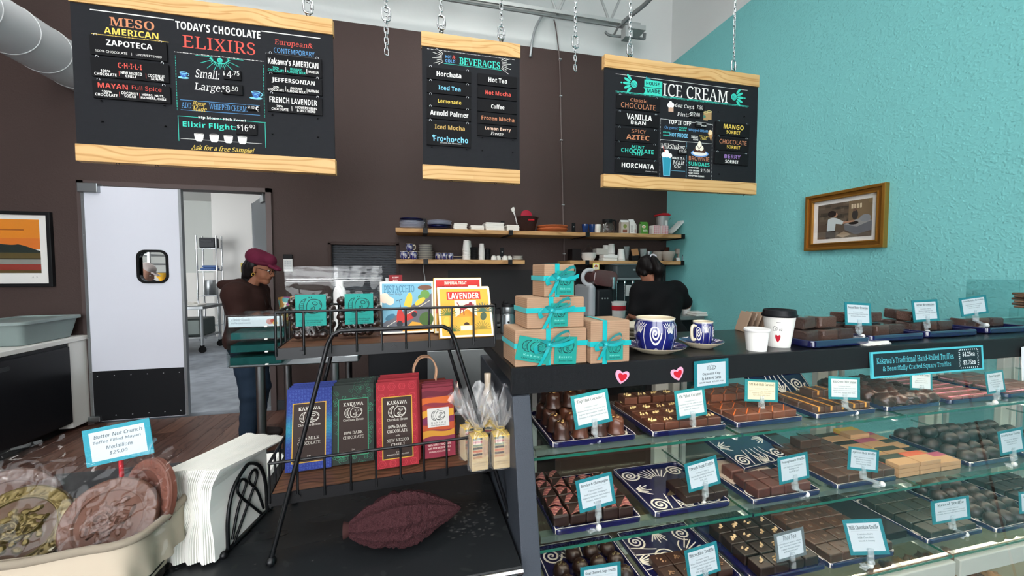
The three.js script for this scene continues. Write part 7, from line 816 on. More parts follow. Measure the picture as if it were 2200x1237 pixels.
{ // ---- lower shelf
  const z = -0.838;
  let p = tray('patterned blue tray under round nut-topped truffles', TX(0) - 0.003, z - 0.01, Y3, trayMats[0]);
  const ball = [1, 2].map((s) => rough(0.0195, 0.03, s, 1)); batch(4, 4, p, 0.046, 0.044, ball, [phy(0x241510, 0.4)], 'round_truffle', 'round dark truffle with crumb topping', 'chocolate', 'round crumb truffles', { top: [['crumb_topping', flakes(12, 0.0028, 0.009, 0.031), std(0x4f4632, 0.8)]], oz: 0.02, skip: (i, j) => j === 0 && i === 0 });
  p = tray('patterned blue tray mostly empty at the lower shelf', TX(1) - 0.023, z - 0.01, Y3, trayMats[1]); batch(4, 2, p, 0.043, 0.042, [sqGeo], [phy(0x32201a, 0.4)], 'biscochito_truffle', 'crumbed square truffle on mostly empty tray', 'chocolate', 'biscochito truffles', { top: [['crumb_topping', flakes(5, 0.003, 0.009, 0.0205), std(0x7a5c44, 0.8)]], oz: 0.05, ox: 0.005 });
  p = tray('plain dark blue tray under almond-topped squares', TX(2) - 0.045, z + 0.004, Y3, plainTray); batch(4, 4, p, 0.044, 0.042, [tallSq], [phy(0x221612, 0.4)], 'thai_tea_truffle', 'dark square truffle topped with pale almond flakes', 'chocolate', 'almond topped squares', { top: [['almond_flakes', flakes(5, 0.0042, 0.009, 0.0265), std(0xb39a76, 0.7)]], oz: 0.018 });
  p = tray('patterned blue tray under spotted dark squares', TX(3) - 0.079, z + 0.008, Y3, trayMats[0]); batch(5, 5, p, 0.0405, 0.041, [tallSq], [phy(0x3a2418, 0.38), phy(0x42291c, 0.38)], 'milk_truffle', 'dark square truffle with one pale dot', 'chocolate', 'dotted milk truffles', { top: [['pale_dot', [cyl(0.004, 0.005, 0.001, 0, 0.0264, 0, 10)], std(0x5a4638, 0.5)]] });
  one('box_of_truffles', rbx(0.1, 0.02, 0.2, 0.002, 0, 0.01, 0), M.black, 'thin black box left of the dotted truffles', 'box', [TX(3) + 0.085, Y3, z - 0.03]);
  p = tray('patterned blue tray under greenish dark squares', TX(4) + 0.007, z, Y3, trayMats[0]); batch(4, 4, p, 0.044, 0.043, [sqGeo], [phy(0x24261e, 0.45), phy(0x2a2c22, 0.45)], 'mezcal_truffle', 'very dark greenish square truffle', 'chocolate', 'mezcal truffles', { oz: 0.015 });
  p = tray('patterned blue tray under smooth round dark truffles', TX(5) - 0.01 + 0.004, z + 0.012, Y3, trayMats[1]); const smooth2 = [rough(0.022, 0.02, 3, 0.9)]; batch(4, 5, p, 0.047, 0.041, smooth2, [phy(0x281c18, 0.45)], 'smooth_truffle', 'smooth round dark truffle, lower shelf', 'chocolate', 'smooth round truffles'); batch(2, 1, [p[0] - 0.05, p[1] + 0.03, p[2] - 0.06], 0.045, 0.04, smooth2, [phy(0x281c18, 0.45)], 'smooth_truffle', 'smooth round truffle piled on top', 'chocolate', 'piled smooth truffles');
  p = tray('patterned tray at the far right end of the lower shelf', TX(6) - 0.01, z + 0.01, Y3, trayMats[0]); batch(4, 4, p, 0.047, 0.045, [sqGeo], [phy(0x1d1614, 0.45)], 'far_truffle', 'dark truffle on last lower-shelf tray', 'chocolate', 'far right lower truffles');
  // deck: nut clusters in warm light
  const clu = [1, 2, 3, 4].map((s) => rough(0.024, 0.22, s + 3)); batch(7, 5, [1.5, 0.491, -0.78], 0.05, 0.05, clu, [phy(0x7a4f30, 0.45), phy(0x54301f, 0.45), phy(0x8f6a44, 0.5)], 'nut_cluster', 'brown nut cluster on bottom deck', 'chocolate', 'nut clusters on the bottom deck', { spin: true });
}
{ // ---- name cards in the case
  const S = signPx;
  S(0, 'name card on the top hat caramels, upper shelf far left', 1230, 843, 1312, 913, 1285, 950, Y1, 0.13); S(1, 'name card among the piñon caramels', 1451, 836, 1517, 895, 1490, 925, Y1, 0.07); S(2, 'cream-toned name card on the orange-striped caramels', 1600, 816, 1672, 862, 1663, 893, Y1, -0.1); S(3, 'name card on the yellow-banded caramels', 1780, 810, 1848, 857, 1836, 890, Y1, -0.1); S(4, 'name card on the pecan clusters below the chalk sign', 1955, 796, 2003, 838, 1985, 862, Y1, -0.12); S(5, 'name card on the pink-striped chocolates', 2118, 797, 2158, 843, 2135, 868, Y1, 0.04);
  S(6, 'name card on the marbled berry truffles', 1240, 1024, 1320, 1090, 1285, 1137, Y2, 0.12); S(7, 'name card on the nearly empty patterned tray', 1474, 988, 1545, 1047, 1511, 1086, Y2, 0.13); S(8, 'name card on the red-brown truffles', 1668, 978, 1742, 1032, 1731, 1065, Y2, 0.0, 0.1); S(9, 'name card on the dense dark truffles beside the kraft packets', 1822, 964, 1888, 1010, 1893, 1043, Y2, -0.2); S(10, 'name card at the right edge of the middle shelf', 2146, 923, 2200, 972, 2176, 1000, Y2, 0.04);
  S(11, 'name card at the bottom edge on the round nut-topped truffles', 1247, 1215, 1335, 1280, 1300, 1320, Y3, -0.03); S(12, 'name card on the mostly empty lower tray', 1474, 1174, 1545, 1235, 1510, 1270, Y3, 0.1); S(13, 'grey handwritten name card on the almond-topped squares', 1665, 1141, 1730, 1198, 1707, 1228, Y3, 0.06); S(14, 'turned name card on the dotted dark squares', 1832, 1118, 1888, 1188, 1867, 1217, Y3, 0.2, -0.5); S(15, 'name card on the greenish dark squares', 2002, 1072, 2084, 1118, 2072, 1150, Y3, -0.02); S(21, 'name card cut off by the right edge of the lower shelf', 2190, 1057, 2245, 1100, 2215, 1135, Y3, -0.1);
}
// ---------------------------------------------------------------- on top of the display case
const kraftBump = (() => { const t = paint(8, 64, (c) => { for (let y = 0; y < 64; y++) { const v = Math.round(128 + 127 * Math.sin((y / 64) * 4 * PI)); c.fillStyle = `rgb(${v},${v},${v})`; c.fillRect(0, y, 8, 1); } }); t.colorSpace = THREE.NoColorSpace; t.wrapS = t.wrapT = THREE.RepeatWrapping; t.repeat.set(1 / 0.008, 1 / 0.008); return t; })();
const kraft = std(0x9f8067, 0.8, { bumpMap: kraftBump, bumpScale: 0.00025 }), kraftPlain = std(0xa78a70, 0.8), ribbon = phy(0x12a3a6, 0.3, { sheen: 0.5, sheenColor: new THREE.Color(0.5, 0.9, 0.9), side: THREE.DoubleSide });
const bowTag = paint(256, 256, (c) => { c.fillStyle = TEAL_TAG; c.fillRect(0, 0, 256, 256); glyph(c, 128, 92, 190, '#123c3a'); fitText(c, 'K a k a w a', 128, 188, 150, 20, 't', '#8fd6cc'); fitText(c, 'Chocolate House', 128, 222, 170, 20, 's', '#123c3a'); });
const bowTagMat = std(0xffffff, 0.55, { map: bowTag });
function strip(pts, w, axis = [0, 0, 1]) {   // a ribbon strip following pts, width along axis
  const cv = new THREE.CatmullRomCurve3(pts.map((p) => V(...p))), n = 28, pos = [], idx = [], A = V(...axis).multiplyScalar(w / 2); for (let i = 0; i <= n; i++) { const p = cv.getPoint(i / n); pos.push(p.x - A.x, p.y - A.y, p.z - A.z, p.x + A.x, p.y + A.y, p.z + A.z); if (i < n) { const q = i * 2; idx.push(q, q + 1, q + 2, q + 1, q + 3, q + 2); } } const g = new THREE.BufferGeometry(); g.setAttribute('position', new THREE.Float32BufferAttribute(pos, 3)); g.setIndex(idx); g.computeVertexNormals(); return clean(g);
}
function giftBox(label, w, h, d, p, turn, bandX, bandY, tag, bow = 1) {
  const t = thing('gift_box', label, 'gift box', p, turn), b = 0.0105;
  part('carton', uvm(rbx(w, h, d, 0.0015, 0, h / 2, 0)), kraft, t); part('lid_seam', mg(bx(w * 0.98, 0.001, d * 0.98, 0, h + 0.0004, 0)), kraftPlain, t);
  part('vertical_ribbon', mg(bx(b, h + 0.004, 0.0008, bandX, h / 2, d / 2 + 0.0012), bx(b, 0.0008, d + 0.004, bandX, h + 0.0018, 0), bx(b, h + 0.004, 0.0008, bandX, h / 2, -d / 2 - 0.0012)), ribbon, t);
  part('horizontal_ribbon', mg(bx(w + 0.004, b, 0.0008, 0, bandY, d / 2 + 0.002), bx(0.0008, b, d + 0.004, w / 2 + 0.002, bandY, 0), bx(0.0008, b, d + 0.004, -w / 2 - 0.002, bandY, 0)), ribbon, t);
  for (const [tx, ty, tw, th, rz] of tag) part('teal_tag', card(tw, th, 0.0008, [0, 0, 1, 1]), bowTagMat, t, [tx, ty, d / 2 + 0.004], [0, 0, rz]);
  const s = 0.026 * bow, z = d / 2 + 0.006, wr = part('bow', mg(
    strip([[0, 0, 0.004], [s * 0.7, s * 0.75, 0.01], [s * 1.45, s * 0.95, 0.009], [s * 1.5, s * 0.55, 0.012], [s * 0.8, s * 0.25, 0.014], [0, 0, 0.006]], 0.0115, [-0.35, 0.6, 0.7]),
    strip([[0, 0, 0.004], [-s * 0.6, s * 0.35, 0.01], [-s * 1.1, -s * 0.1, 0.009], [-s * 1.0, -s * 0.5, 0.012], [-s * 0.5, -s * 0.3, 0.014], [0, 0, 0.006]], 0.0115, [0.4, 0.5, 0.76]),
    strip([[0, 0, 0.006], [-s * 0.35, -s * 0.7, 0.008], [-s * 0.75, -s * 1.5, 0.004]], 0.009, [1, 0.2, 0]), strip([[0, 0, 0.006], [s * 1.0, -s * 0.02, 0.009], [s * 2.0, s * 0.2, 0.004]], 0.009, [0.1, 1, 0.1]), sph(0.0055, 0, 0, 0.007, 1.1, 0.9, 0.8)), ribbon, t, [bandX, bandY, z - 0.004]);
  return t;
}
{
  const a = at(1097, 790, 'y', CT);
  giftBox('largest bottom kraft gift box with crossed teal tags at the counter corner', 0.16, 0.075, 0.1, [0.276, CT, -0.842], 0.03, -0.008, 0.044, [[-0.04, 0.034, 0.075, 0.05, -0.22], [0.03, 0.03, 0.05, 0.058, -0.05]], 1.1);
  giftBox('upright kraft gift box with thin bow to the right of the stack', 0.093, 0.09, 0.08, [0.406, CT, -0.822], 0.03, -0.014, 0.042, [[0.008, 0.026, 0.04, 0.04, 0]], 0.85);
  giftBox('middle kraft gift box in the stack of three', 0.131, 0.064, 0.085, [0.289, CT + 0.0765, -0.846], 0.05, -0.012, 0.038, [[0.006, 0.028, 0.038, 0.05, 0]], 1);
  giftBox('smallest kraft gift box on top of the stack of three', 0.071, 0.069, 0.068, [0.2985, CT + 0.142, -0.846], 0.09, -0.006, 0.04, [[0.012, 0.03, 0.04, 0.052, 0]], 0.95);
  // pottery
  const sau = (name, label, x, z, r) => { const t = thing(name, label, 'saucer', [x, CT, z]); part('dish', lathe([[0, 0], [r * 0.5, 0], [r * 0.55, 0.002], [r * 0.97, 0.015], [r, 0.018]], 44), M.cream, t); const top = lathe([[r, 0.0182], [r * 0.95, 0.018], [r * 0.5, 0.0065], [0, 0.006]], 44), q = top.attributes.position, uv = top.attributes.uv; for (let i = 0; i < q.count; i++) uv.setXY(i, q.getX(i) / 0.16 + 0.5, q.getZ(i) / 0.16 + 0.5); part('glazed_top', top, M.pottery, t); return t; };
  sau('saucer', 'large blue patterned saucer under the big cup', 0.568, -0.862, 0.072); mug('pottery_cup', 'big round blue and white patterned cup beside the gift boxes', [0.568, CT + 0.0068, -0.862], 0.0515, 0.077, 2.2, undefined, 2.2);
  sau('saucer', 'small blue patterned saucer under the small cup', 0.718, -0.885, 0.054); mug('pottery_cup', 'small blue and white cup with cream handle', [0.722, CT + 0.0068, -0.885], 0.0275, 0.06, 0.15, undefined);
  for (let i = 0; i < 3; i++) one('stoneware_bowl', lathe([[0, 0], [0.035, 0], [0.062, 0.016], [0.066, 0.02], [0.06, 0.02], [0.034, 0.005], [0, 0.005]], 36), std(0xaea796, 0.5), up('cream stoneware bowl in the nest behind the big cup', i), 'bowl', [0.6 + i * 0.004, CT + i * 0.0125, -1.02], 0, 'stoneware bowls behind the cup'); one('paper_plate', lathe([[0, 0], [0.05, 0], [0.062, 0.008], [0.06, 0.009], [0, 0.003]], 30), std(0xc4bba8, 0.7), 'tan plate beside the cream bowls', 'plate', [0.475, CT + 0.012, -1.03]); one('plate_stand', rbx(0.1, 0.012, 0.08, 0.003, 0, 0.006, 0), std(0x9c8f80, 0.7), 'tan box under the plate behind the gift boxes', 'box', [0.475, CT, -1.03]);
  // paper cups
  const pc = thing('paper_cup', 'short white paper cup with rolled rim beside the coffee cup', 'cup', [0.826, CT, -0.82]); part('cup', lathe([[0, 0.002], [0.0215, 0.002], [0.022, 0], [0.0275, 0.052], [0.0255, 0.052], [0, 0.05]], 30), M.matteWhite, pc); part('lid', lathe([[0.0265, 0.047], [0.0293, 0.0475], [0.0295, 0.053], [0.027, 0.0555], [0.024, 0.052], [0, 0.0515]], 30), M.white, pc);
  const lt = paint(1024, 256, (c) => { c.fillStyle = '#dedcd6'; c.fillRect(0, 0, 1024, 256); const h = (x, y, s) => blob(c, '#b01f2e', () => { c.moveTo(x, y + s); c.bezierCurveTo(x - s * 1.6, y - s * 0.2, x - s * 0.8, y - s * 1.3, x, y - s * 0.4); c.bezierCurveTo(x + s * 0.8, y - s * 1.3, x + s * 1.6, y - s * 0.2, x, y + s); }); h(880, 178, 36); fitText(c, 'Co', 850, 100, 50, 40, 't', '#333', -0.3); fitText(c, 'oz', 910, 110, 36, 18, 't', '#333', -0.2); c.fillStyle = '#444'; c.fillRect(862, 50, 46, 4); });
  const cc = thing('coffee_cup', 'tall white cup with black lid and red heart', 'cup', [0.926, CT, -0.85]); part('cup', lathe([[0.026, 0], [0.037, 0.082]], 40), std(0xffffff, 0.8, { map: lt }), cc, [0, 0, 0], [0, 0.0, 0]); part('cup_base', cyl(0.0255, 0.0255, 0.002, 0, 0.002, 0, 30), M.matteWhite, cc); part('lid', lathe([[0.0365, 0.078], [0.0405, 0.079], [0.041, 0.084], [0.0385, 0.086], [0.037, 0.095], [0.035, 0.097], [0.033, 0.093], [0, 0.092]], 36), M.satinBlack, cc);
  // brown envelopes in a row behind the cups
  for (let i = 0; i < 6; i++) { const e = thing('brown_envelope', ['leftmost', 'second', 'third', 'fourth', 'fifth', 'rightmost'][i] + ' brown card sleeve leaning in the row behind the cups', 'envelope', [1.035 + i * 0.0115, CT, -1.095 + i * 0.0095]); e.rotation.set(0.3, 1.3, 0, 'YXZ'); part('sleeve', rbx(0.06, 0.066, 0.004, 0.001, 0, 0.033, 0), i % 2 ? std(0x8b7563, 0.8) : std(0xa58d78, 0.8), e); part('flap', rbx(0.056, 0.02, 0.0014, 0.0005, 0, 0.052, 0.0032), i % 2 ? std(0xcfcac2, 0.8) : std(0x9a8470, 0.8), e); }
  // brownies
  const br = [0, 1, 2].map((s) => { const g = clean(new RoundedBoxGeometry(0.058, 0.03, 0.04, 5, 0.006)), p = g.attributes.position; g.translate(0, 0.015, 0); for (let i = 0; i < p.count; i++) { const k = 0.0028 * Math.sin(p.getX(i) * 170 + s) * Math.sin(p.getZ(i) * 280 + p.getY(i) * 200); p.setXYZ(i, p.getX(i) + k, Math.max(0, p.getY(i) + k), p.getZ(i) - k); } g.computeVertexNormals(); return uvm(g); }), wrap = [0, 1].map((s) => { const g = clean(new RoundedBoxGeometry(0.061, 0.032, 0.043, 6, 0.006)), p = g.attributes.position; g.translate(0, 0.0162, 0); for (let i = 0; i < p.count; i++) { const k = 0.0015 * Math.sin(p.getX(i) * 420 + s * 2) * Math.sin(p.getZ(i) * 360 + p.getY(i) * 380); p.setXYZ(i, p.getX(i) + k, Math.max(0.0002, p.getY(i) + k * 0.6), p.getZ(i) + k); } g.computeVertexNormals(); return g; });
  const bmats = [0x3a231a, 0x4a2d20, 0x321d16].map((k) => phy(k, 0.6, { bumpMap: fine, bumpScale: 0.002 }));
  const flat = (() => { const g = trayGeo.clone(); g.scale(1.0, 1.5, 0.95); return g; })();
  const brTray = (label, x, z, turn, spots, group, bl) => { one('brownie_tray', flat, plainTray, label, 'tray', [x, CT + 0.0005, z], turn); spots.forEach(([dx, dz, l, r], i) => { const v = V(dx, 0, dz).applyAxisAngle(UP, turn), t = thing('wrapped_brownie', bl + (l ? ', upper layer, ' : ', bottom layer, ') + (dz > 0.015 ? 'front ' : 'rear ') + (dx < -0.03 ? 'left' : dx > 0.03 ? 'right' : 'middle'), 'brownie', [x + v.x, CT + 0.0085 + l * 0.0325, z + v.z], turn + r, group + (l ? ' upper ' + l : ' lower')); part('brownie', br[i % 3], bmats[i % 3], t); part('film_wrap', wrap[i % 2], M.film, t); }); };
  brTray('glossy cobalt tray of brownies nearest the coffee cup', 1.075, -0.905, 0.06, [[-0.066, 0.05, 0, 0.1], [0.0, 0.052, 0, 0], [0.064, 0.05, 0, 0.05], [-0.066, -0.01, 0, 0], [0.0, -0.005, 0, 0.1], [0.066, -0.01, 0, 0], [-0.05, 0.03, 1, 0.15], [0.018, 0.034, 1, -0.1], [-0.06, -0.03, 1, 0.2]], 'brownies on the first tray', 'film-wrapped brownie on the first tray');
  brTray('cobalt tray of brownies between two name cards', 1.315, -0.93, 0.03, [[-0.066, 0.04, 0, 0], [-0.004, 0.045, 0, 0.05], [0.06, 0.04, 0, -0.1], [-0.06, -0.02, 0, 0], [0.02, -0.02, 0, 0.1], [-0.05, 0.03, 1, 0.1], [0.03, 0.0, 1, -0.3], [-0.04, -0.025, 1, 0.2]], 'brownies on the second tray', 'film-wrapped brownie on the second tray');
  brTray('cobalt tray of brownies behind the right-hand name cards', 1.56, -0.945, 0.0, [[-0.07, 0.03, 0, 0.1], [-0.004, 0.03, 0, 0.05], [0.062, 0.03, 0, 0], [-0.05, -0.03, 0, 0], [-0.06, 0.02, 1, 0.3], [0.03, 0.0, 1, -0.2], [-0.02, -0.035, 1, 0.1]], 'brownies on the third tray', 'film-wrapped brownie on the third tray');
  brTray('cobalt tray of crumb-topped brownies at the right edge', 1.835, -0.955, 0.0, [[-0.07, 0.02, 0, 0.1], [-0.004, 0.02, 0, 0], [0.066, 0.02, 0, 0]], 'brownies on the fourth tray', 'crumb-topped brownie on the right-edge tray');
  for (let i = 0; i < 3; i++) one('order_leaflet', bx(0.1, 0.0012, 0.07, 0, 0.0006, 0), M.paper, ['top', 'middle', 'lowest'][2 - i] + ' printed leaflet between the first and second brownie trays', 'leaflet', [1.2 + i * 0.006, CT + i * 0.0015, -0.835], 0.1 + i * 0.15);
  // signs standing on the top
  const S = signPx; S(16, 'name card standing on the first brownie tray', 1815, 650, 1872, 698, 1850, 727, CT + 0.012, -0.06); S(17, 'name card standing between the second and third brownie trays', 1960, 644, 2017, 690, 1990, 717, CT + 0.004, 0.02); S(18, 'name card standing on the third brownie tray', 2062, 637, 2122, 676, 2117, 702, CT + 0.012, 0.08);
  // acrylic cover with flat packets
  const ax = at(2135, 640, 'z', -1.0).x + 0.16, ac = thing('acrylic_cover', 'clear acrylic cover over packets at the right edge', 'cover', [ax, CT + 0.013, -0.98]); part('cover', mg(bx(0.3, 0.003, 0.2, 0, 0.15, 0), bx(0.3, 0.15, 0.003, 0, 0.075, 0.1), bx(0.3, 0.15, 0.003, 0, 0.075, -0.1), bx(0.003, 0.15, 0.2, -0.15, 0.075, 0), bx(0.003, 0.15, 0.2, 0.15, 0.075, 0)), M.acrylic, ac);
  for (let i = 0; i < 6; i++) one('flat_packet', rbx(0.13, 0.008, 0.1, 0.003, 0, 0.004, 0), std(i % 2 ? 0x6b4c3a : 0x7d5a45, 0.7), up('flat brown packet in the pile under the acrylic cover', i), 'packet', [ax + 0.03 + rr(-0.006, 0.006), CT + 0.06 + i * 0.0095, -0.96], rr(-0.15, 0.15), 'packets under the acrylic cover'); one('packet_riser', rbx(0.15, 0.046, 0.11, 0.004, 0, 0.023, 0), M.acrylic, 'clear riser block under the brown packets', 'riser', [ax + 0.03, CT + 0.013, -0.96]);
}
{ // ---- on the fascia
  const zf = -0.7797;
  const heart = (s) => { const h = new THREE.Shape(); h.moveTo(0, -s); h.bezierCurveTo(-s * 1.7, s * 0.1, -s * 0.9, s * 1.3, 0, s * 0.45); h.bezierCurveTo(s * 0.9, s * 1.3, s * 1.7, s * 0.1, 0, -s); return h; };
  [[1336, 808, 'pink and red paper heart nearer the gift boxes', -0.2], [1455, 802, 'pink and red paper heart nearer the framed cup card', 0.25]].forEach(([px, py, l, r]) => { const p = at(px, py, 'z', zf), t = thing('paper_heart', l, 'heart', [p.x, p.y, zf]); t.rotation.z = r; part('pink_heart', extr(heart(0.017), 0.0007), std(0xd99ab4, 0.8), t); part('red_heart', tr(extr(heart(0.0105), 0.0007), 0.001, -0.001, 0.0009), std(0xb81c2c, 0.8), t); });
  const fc = (k, l, x0, y0, x1, y1, r) => { const a = at(x0, y0, 'z', zf), b = at(x1, y1, 'z', zf), c = one('fascia_card', card(b.x - a.x, a.y - b.y, 0.0016, cellUV(k)), cardMat, l, 'sign', [(a.x + b.x) / 2, (a.y + b.y) / 2, zf + 0.004]); c.rotation.set(0, 0, r); };
  fc(19, 'teal-bordered card for cup and saucer sets on the black fascia', 1489, 774, 1561, 829, 0.04);
  const ch = paint(1024, 256, (c, W, H) => { c.fillStyle = '#4fb4c0'; c.fillRect(0, 0, W, H); c.fillStyle = '#1c2a30'; c.fillRect(18, 18, W - 36, H - 36); fitText(c, "Kakawa's Traditional Hand-Rolled Truffles", 390, 88, 690, 64, 't', '#5fc3cf'); fitText(c, '& Beautifully Crafted Square Truffles', 400, 174, 610, 64, 't', '#5fc3cf'); fitText(c, '$4.25ea', 880, 82, 120, 54, 's', '#dfe6e6'); fitText(c, '$3.75ea', 884, 168, 120, 54, 's', '#dfe6e6'); for (let i = 0; i < 9; i++) { c.fillStyle = '#cfd8d8'; for (const [x, y] of [[790, 40 + i * 20], [970, 40 + i * 20]]) blob(c, '#cfd8d8', () => c.ellipse(x, y, 9, 4, (i % 2) - 0.5, 0, 7)); for (const y of [34, 222]) blob(c, '#cfd8d8', () => c.ellipse(800 + i * 20, y, 4, 8, 0.3, 0, 7)); } });
  const a = at(1866, 756, 'z', zf), b = at(2106, 741, 'z', zf), y0 = at(1990, 801, 'z', zf).y, y1 = at(1990, 748, 'z', zf).y; const cs = one('chalk_sign', card(b.x - a.x, y1 - y0, 0.004, [0, 0, 1, 1]), std(0xffffff, 0.5, { map: ch }), 'black chalk price sign with teal border on the fascia', 'sign', [(a.x + b.x) / 2, (y0 + y1) / 2, zf + 0.006]); cs.rotation.set(-0.08, 0, 0.0);
  const w0 = at(2188, 740, 'z', zf); one('white_flyer', rbx(0.12, 0.1, 0.0015, 0.0005, 0, -0.05, 0, 0, 0, 0.12), std(0xd8dcdf, 0.8), 'white flyer taped to the fascia at the right edge', 'flyer', [w0.x + 0.07, w0.y, zf + 0.004]);
  // framed picture on the teal wall
  const pt = paint(640, 512, (c, W, H) => { c.fillStyle = '#5f5345'; c.fillRect(0, 0, W, H); for (let i = 0; i < 70; i++) { c.fillStyle = `rgba(${rnd() < 0.5 ? '40,36,32' : '120,108,92'},0.35)`; c.fillRect(rnd() * W, rnd() * 300, 40 + rnd() * 80, 16 + rnd() * 30); } c.fillStyle = '#7d6a50'; c.fillRect(380, 0, 260, 300); c.fillStyle = '#d9c9a8'; for (let i = 0; i < 4; i++) c.fillRect(410 + i * 32, 50, 22, 60); c.fillStyle = '#584a3e'; c.fillRect(0, 300, 200, 212); blob(c, '#6c6f74', () => { c.moveTo(330, 320); c.lineTo(520, 250); c.lineTo(640, 300); c.lineTo(640, 430); c.lineTo(470, 480); c.lineTo(340, 400); }); blob(c, '#9a9a98', () => { c.moveTo(330, 320); c.lineTo(520, 250); c.lineTo(640, 300); c.lineTo(480, 370); }); blob(c, '#2a2522', () => c.ellipse(440, 312, 56, 24, 0, 0, 7)); blob(c, '#8a8f94', () => c.ellipse(570, 260, 60, 50, 0, 0, 7)); blob(c, '#c9d2d2', () => { c.moveTo(130, 230); c.quadraticCurveTo(180, 190, 240, 220); c.lineTo(330, 280); c.lineTo(310, 320); c.lineTo(230, 300); c.lineTo(220, 400); c.lineTo(120, 400); }); blob(c, '#b58a70', () => { c.moveTo(320, 280); c.lineTo(450, 275); c.lineTo(450, 295); c.lineTo(320, 312); }); blob(c, '#b58a70', () => c.arc(215, 170, 34, 0, 7)); blob(c, '#241c1a', () => c.ellipse(180, 150, 52, 46, 0.4, 0, 7)); c.fillStyle = '#2c2320'; c.fillRect(110, 400, 120, 112); blob(c, '#3a3835', () => { c.ellipse(455, 200, 34, 70, 0, 0, 7); }); blob(c, '#6d5548', () => c.arc(452, 130, 20, 0, 7)); blob(c, '#a8947c', () => { c.moveTo(240, 470); c.lineTo(330, 420); c.lineTo(420, 470); c.lineTo(320, 510); }); });
  const t = thing('framed_painting', 'gold framed painting of a figure at a grinding stone on the teal wall', 'picture', [XR - 0.002, 1.785, -2.3], -PI / 2), w = 0.56, h = 0.43, f = 0.055;
  const ring = (o, i) => { const s = poly(rect(-w / 2 + o, -h / 2 + o, w / 2 - o, h / 2 - o)); s.holes.push(hole(rect(-w / 2 + i, -h / 2 + i, w / 2 - i, h / 2 - i))); return s; }, gm = std(0x8f6228, 0.35, { metalness: 0.65 }), gl = std(0xb07f36, 0.3, { metalness: 0.7 });
  part('outer_frame', extr(ring(0, 0.022), 0.035, 0.004), gl, t); part('frame_cove', extr(ring(0.02, 0.046), 0.024, 0.003), gm, t); part('inner_bead', extr(ring(0.044, f), 0.03, 0.003), gl, t); part('mat_board', bx(w - 2 * f + 0.01, h - 2 * f + 0.01, 0.006, 0, 0, 0.008), M.matteWhite, t); part('painting', card(w - 2 * f - 0.07, h - 2 * f - 0.06, 0.002, [0, 0, 1, 1]), std(0xffffff, 0.6, { map: pt }), t, [0, 0, 0.0125]); part('glazing', bx(w - 2 * f, h - 2 * f, 0.002, 0, 0, 0.019), M.glass, t);
  // handwritten sign standing in the basket
  const sp = at(258, 948, 'z', -0.83), sb = thing('stick_sign', 'handwritten teal-bordered price card on a red stick in the basket', 'sign', [sp.x, 0.92, -0.83]); const sw = at(330, 948, 'z', -0.83).x - at(189, 948, 'z', -0.83).x; part('card', card(sw, sw * 0.66, 0.002, cellUV(20)), cardMat, sb, [0, sp.y - 0.92, 0.003], [-0.1, 0.05, 0.14]); part('stick', rod([0, 0, 0], [0, sp.y - 0.93, 0], 0.0035), M.red, sb);
}
// ---------------------------------------------------------------- people
const smin = (a, b, k) => { const h = Math.max(k - Math.abs(a - b), 0) / k; return Math.min(a, b) - h * h * k * 0.25; };
// bones: [ax, ay, az, ra, bx, by, bz, rb]; meshes the smooth union of tapered capsules
function skinMesh(bones, k, cell, extra) {
  const lo = V(9, 9, 9), hi = V(-9, -9, -9); for (const b of bones) for (const o of [0, 4]) { const r = b[o + 3] + 2.5 * cell; lo.min(V(b[o] - r, b[o + 1] - r, b[o + 2] - r)); hi.max(V(b[o] + r, b[o + 1] + r, b[o + 2] + r)); }
  const c = lo.clone().add(hi).multiplyScalar(0.5), half = Math.max(hi.x - lo.x, hi.y - lo.y, hi.z - lo.z) / 2 + 3 * cell, n = Math.min(170, Math.ceil((2 * half) / cell)), mc = new MarchingCubes(n, M.skin, false, false, 260000), hs = n / 2;
  mc.isolation = 0; const F = mc.field; F.fill(-1);
  const ix = (v, o) => Math.round(((v - o) / half) * hs + hs);
  for (let z = Math.max(0, ix(lo.z, c.z)); z < Math.min(n, ix(hi.z, c.z) + 1); z++) for (let y = Math.max(0, ix(lo.y, c.y)); y < Math.min(n, ix(hi.y, c.y) + 1); y++) for (let x = Math.max(0, ix(lo.x, c.x)); x < Math.min(n, ix(hi.x, c.x) + 1); x++) {
    const X = c.x + ((x - hs) / hs) * half, Y = c.y + ((y - hs) / hs) * half, Z = c.z + ((z - hs) / hs) * half; let d = 9;
    for (const b of bones) { const ux = b[4] - b[0], uy = b[5] - b[1], uz = b[6] - b[2], px = X - b[0], py = Y - b[1], pz = Z - b[2], L = ux * ux + uy * uy + uz * uz, t = L ? Math.max(0, Math.min(1, (px * ux + py * uy + pz * uz) / L)) : 0, ex = px - t * ux, ey = py - t * uy, ez = pz - t * uz, q = Math.sqrt(ex * ex + ey * ey + ez * ez) - (b[3] + (b[7] - b[3]) * t); d = d > 8 ? q : smin(d, q, k); }
    if (extra) d = extra(d, X, Y, Z); F[x + y * n + z * n * n] = -d;
  }
  mc.update(); const g = new THREE.BufferGeometry(), m = mc.count; g.setAttribute('position', new THREE.BufferAttribute(mc.positionArray.slice(0, m * 3), 3)); g.setAttribute('normal', new THREE.BufferAttribute(mc.normalArray.slice(0, m * 3), 3)); g.scale(half, half, half); g.translate(c.x, c.y, c.z);
  const h = mergeVertices(g, 1e-5); h.deleteAttribute('normal'); h.computeVertexNormals(); return clean(h);
}
const bone = (a, ra, b, rb) => [...a, ra, ...b, rb];
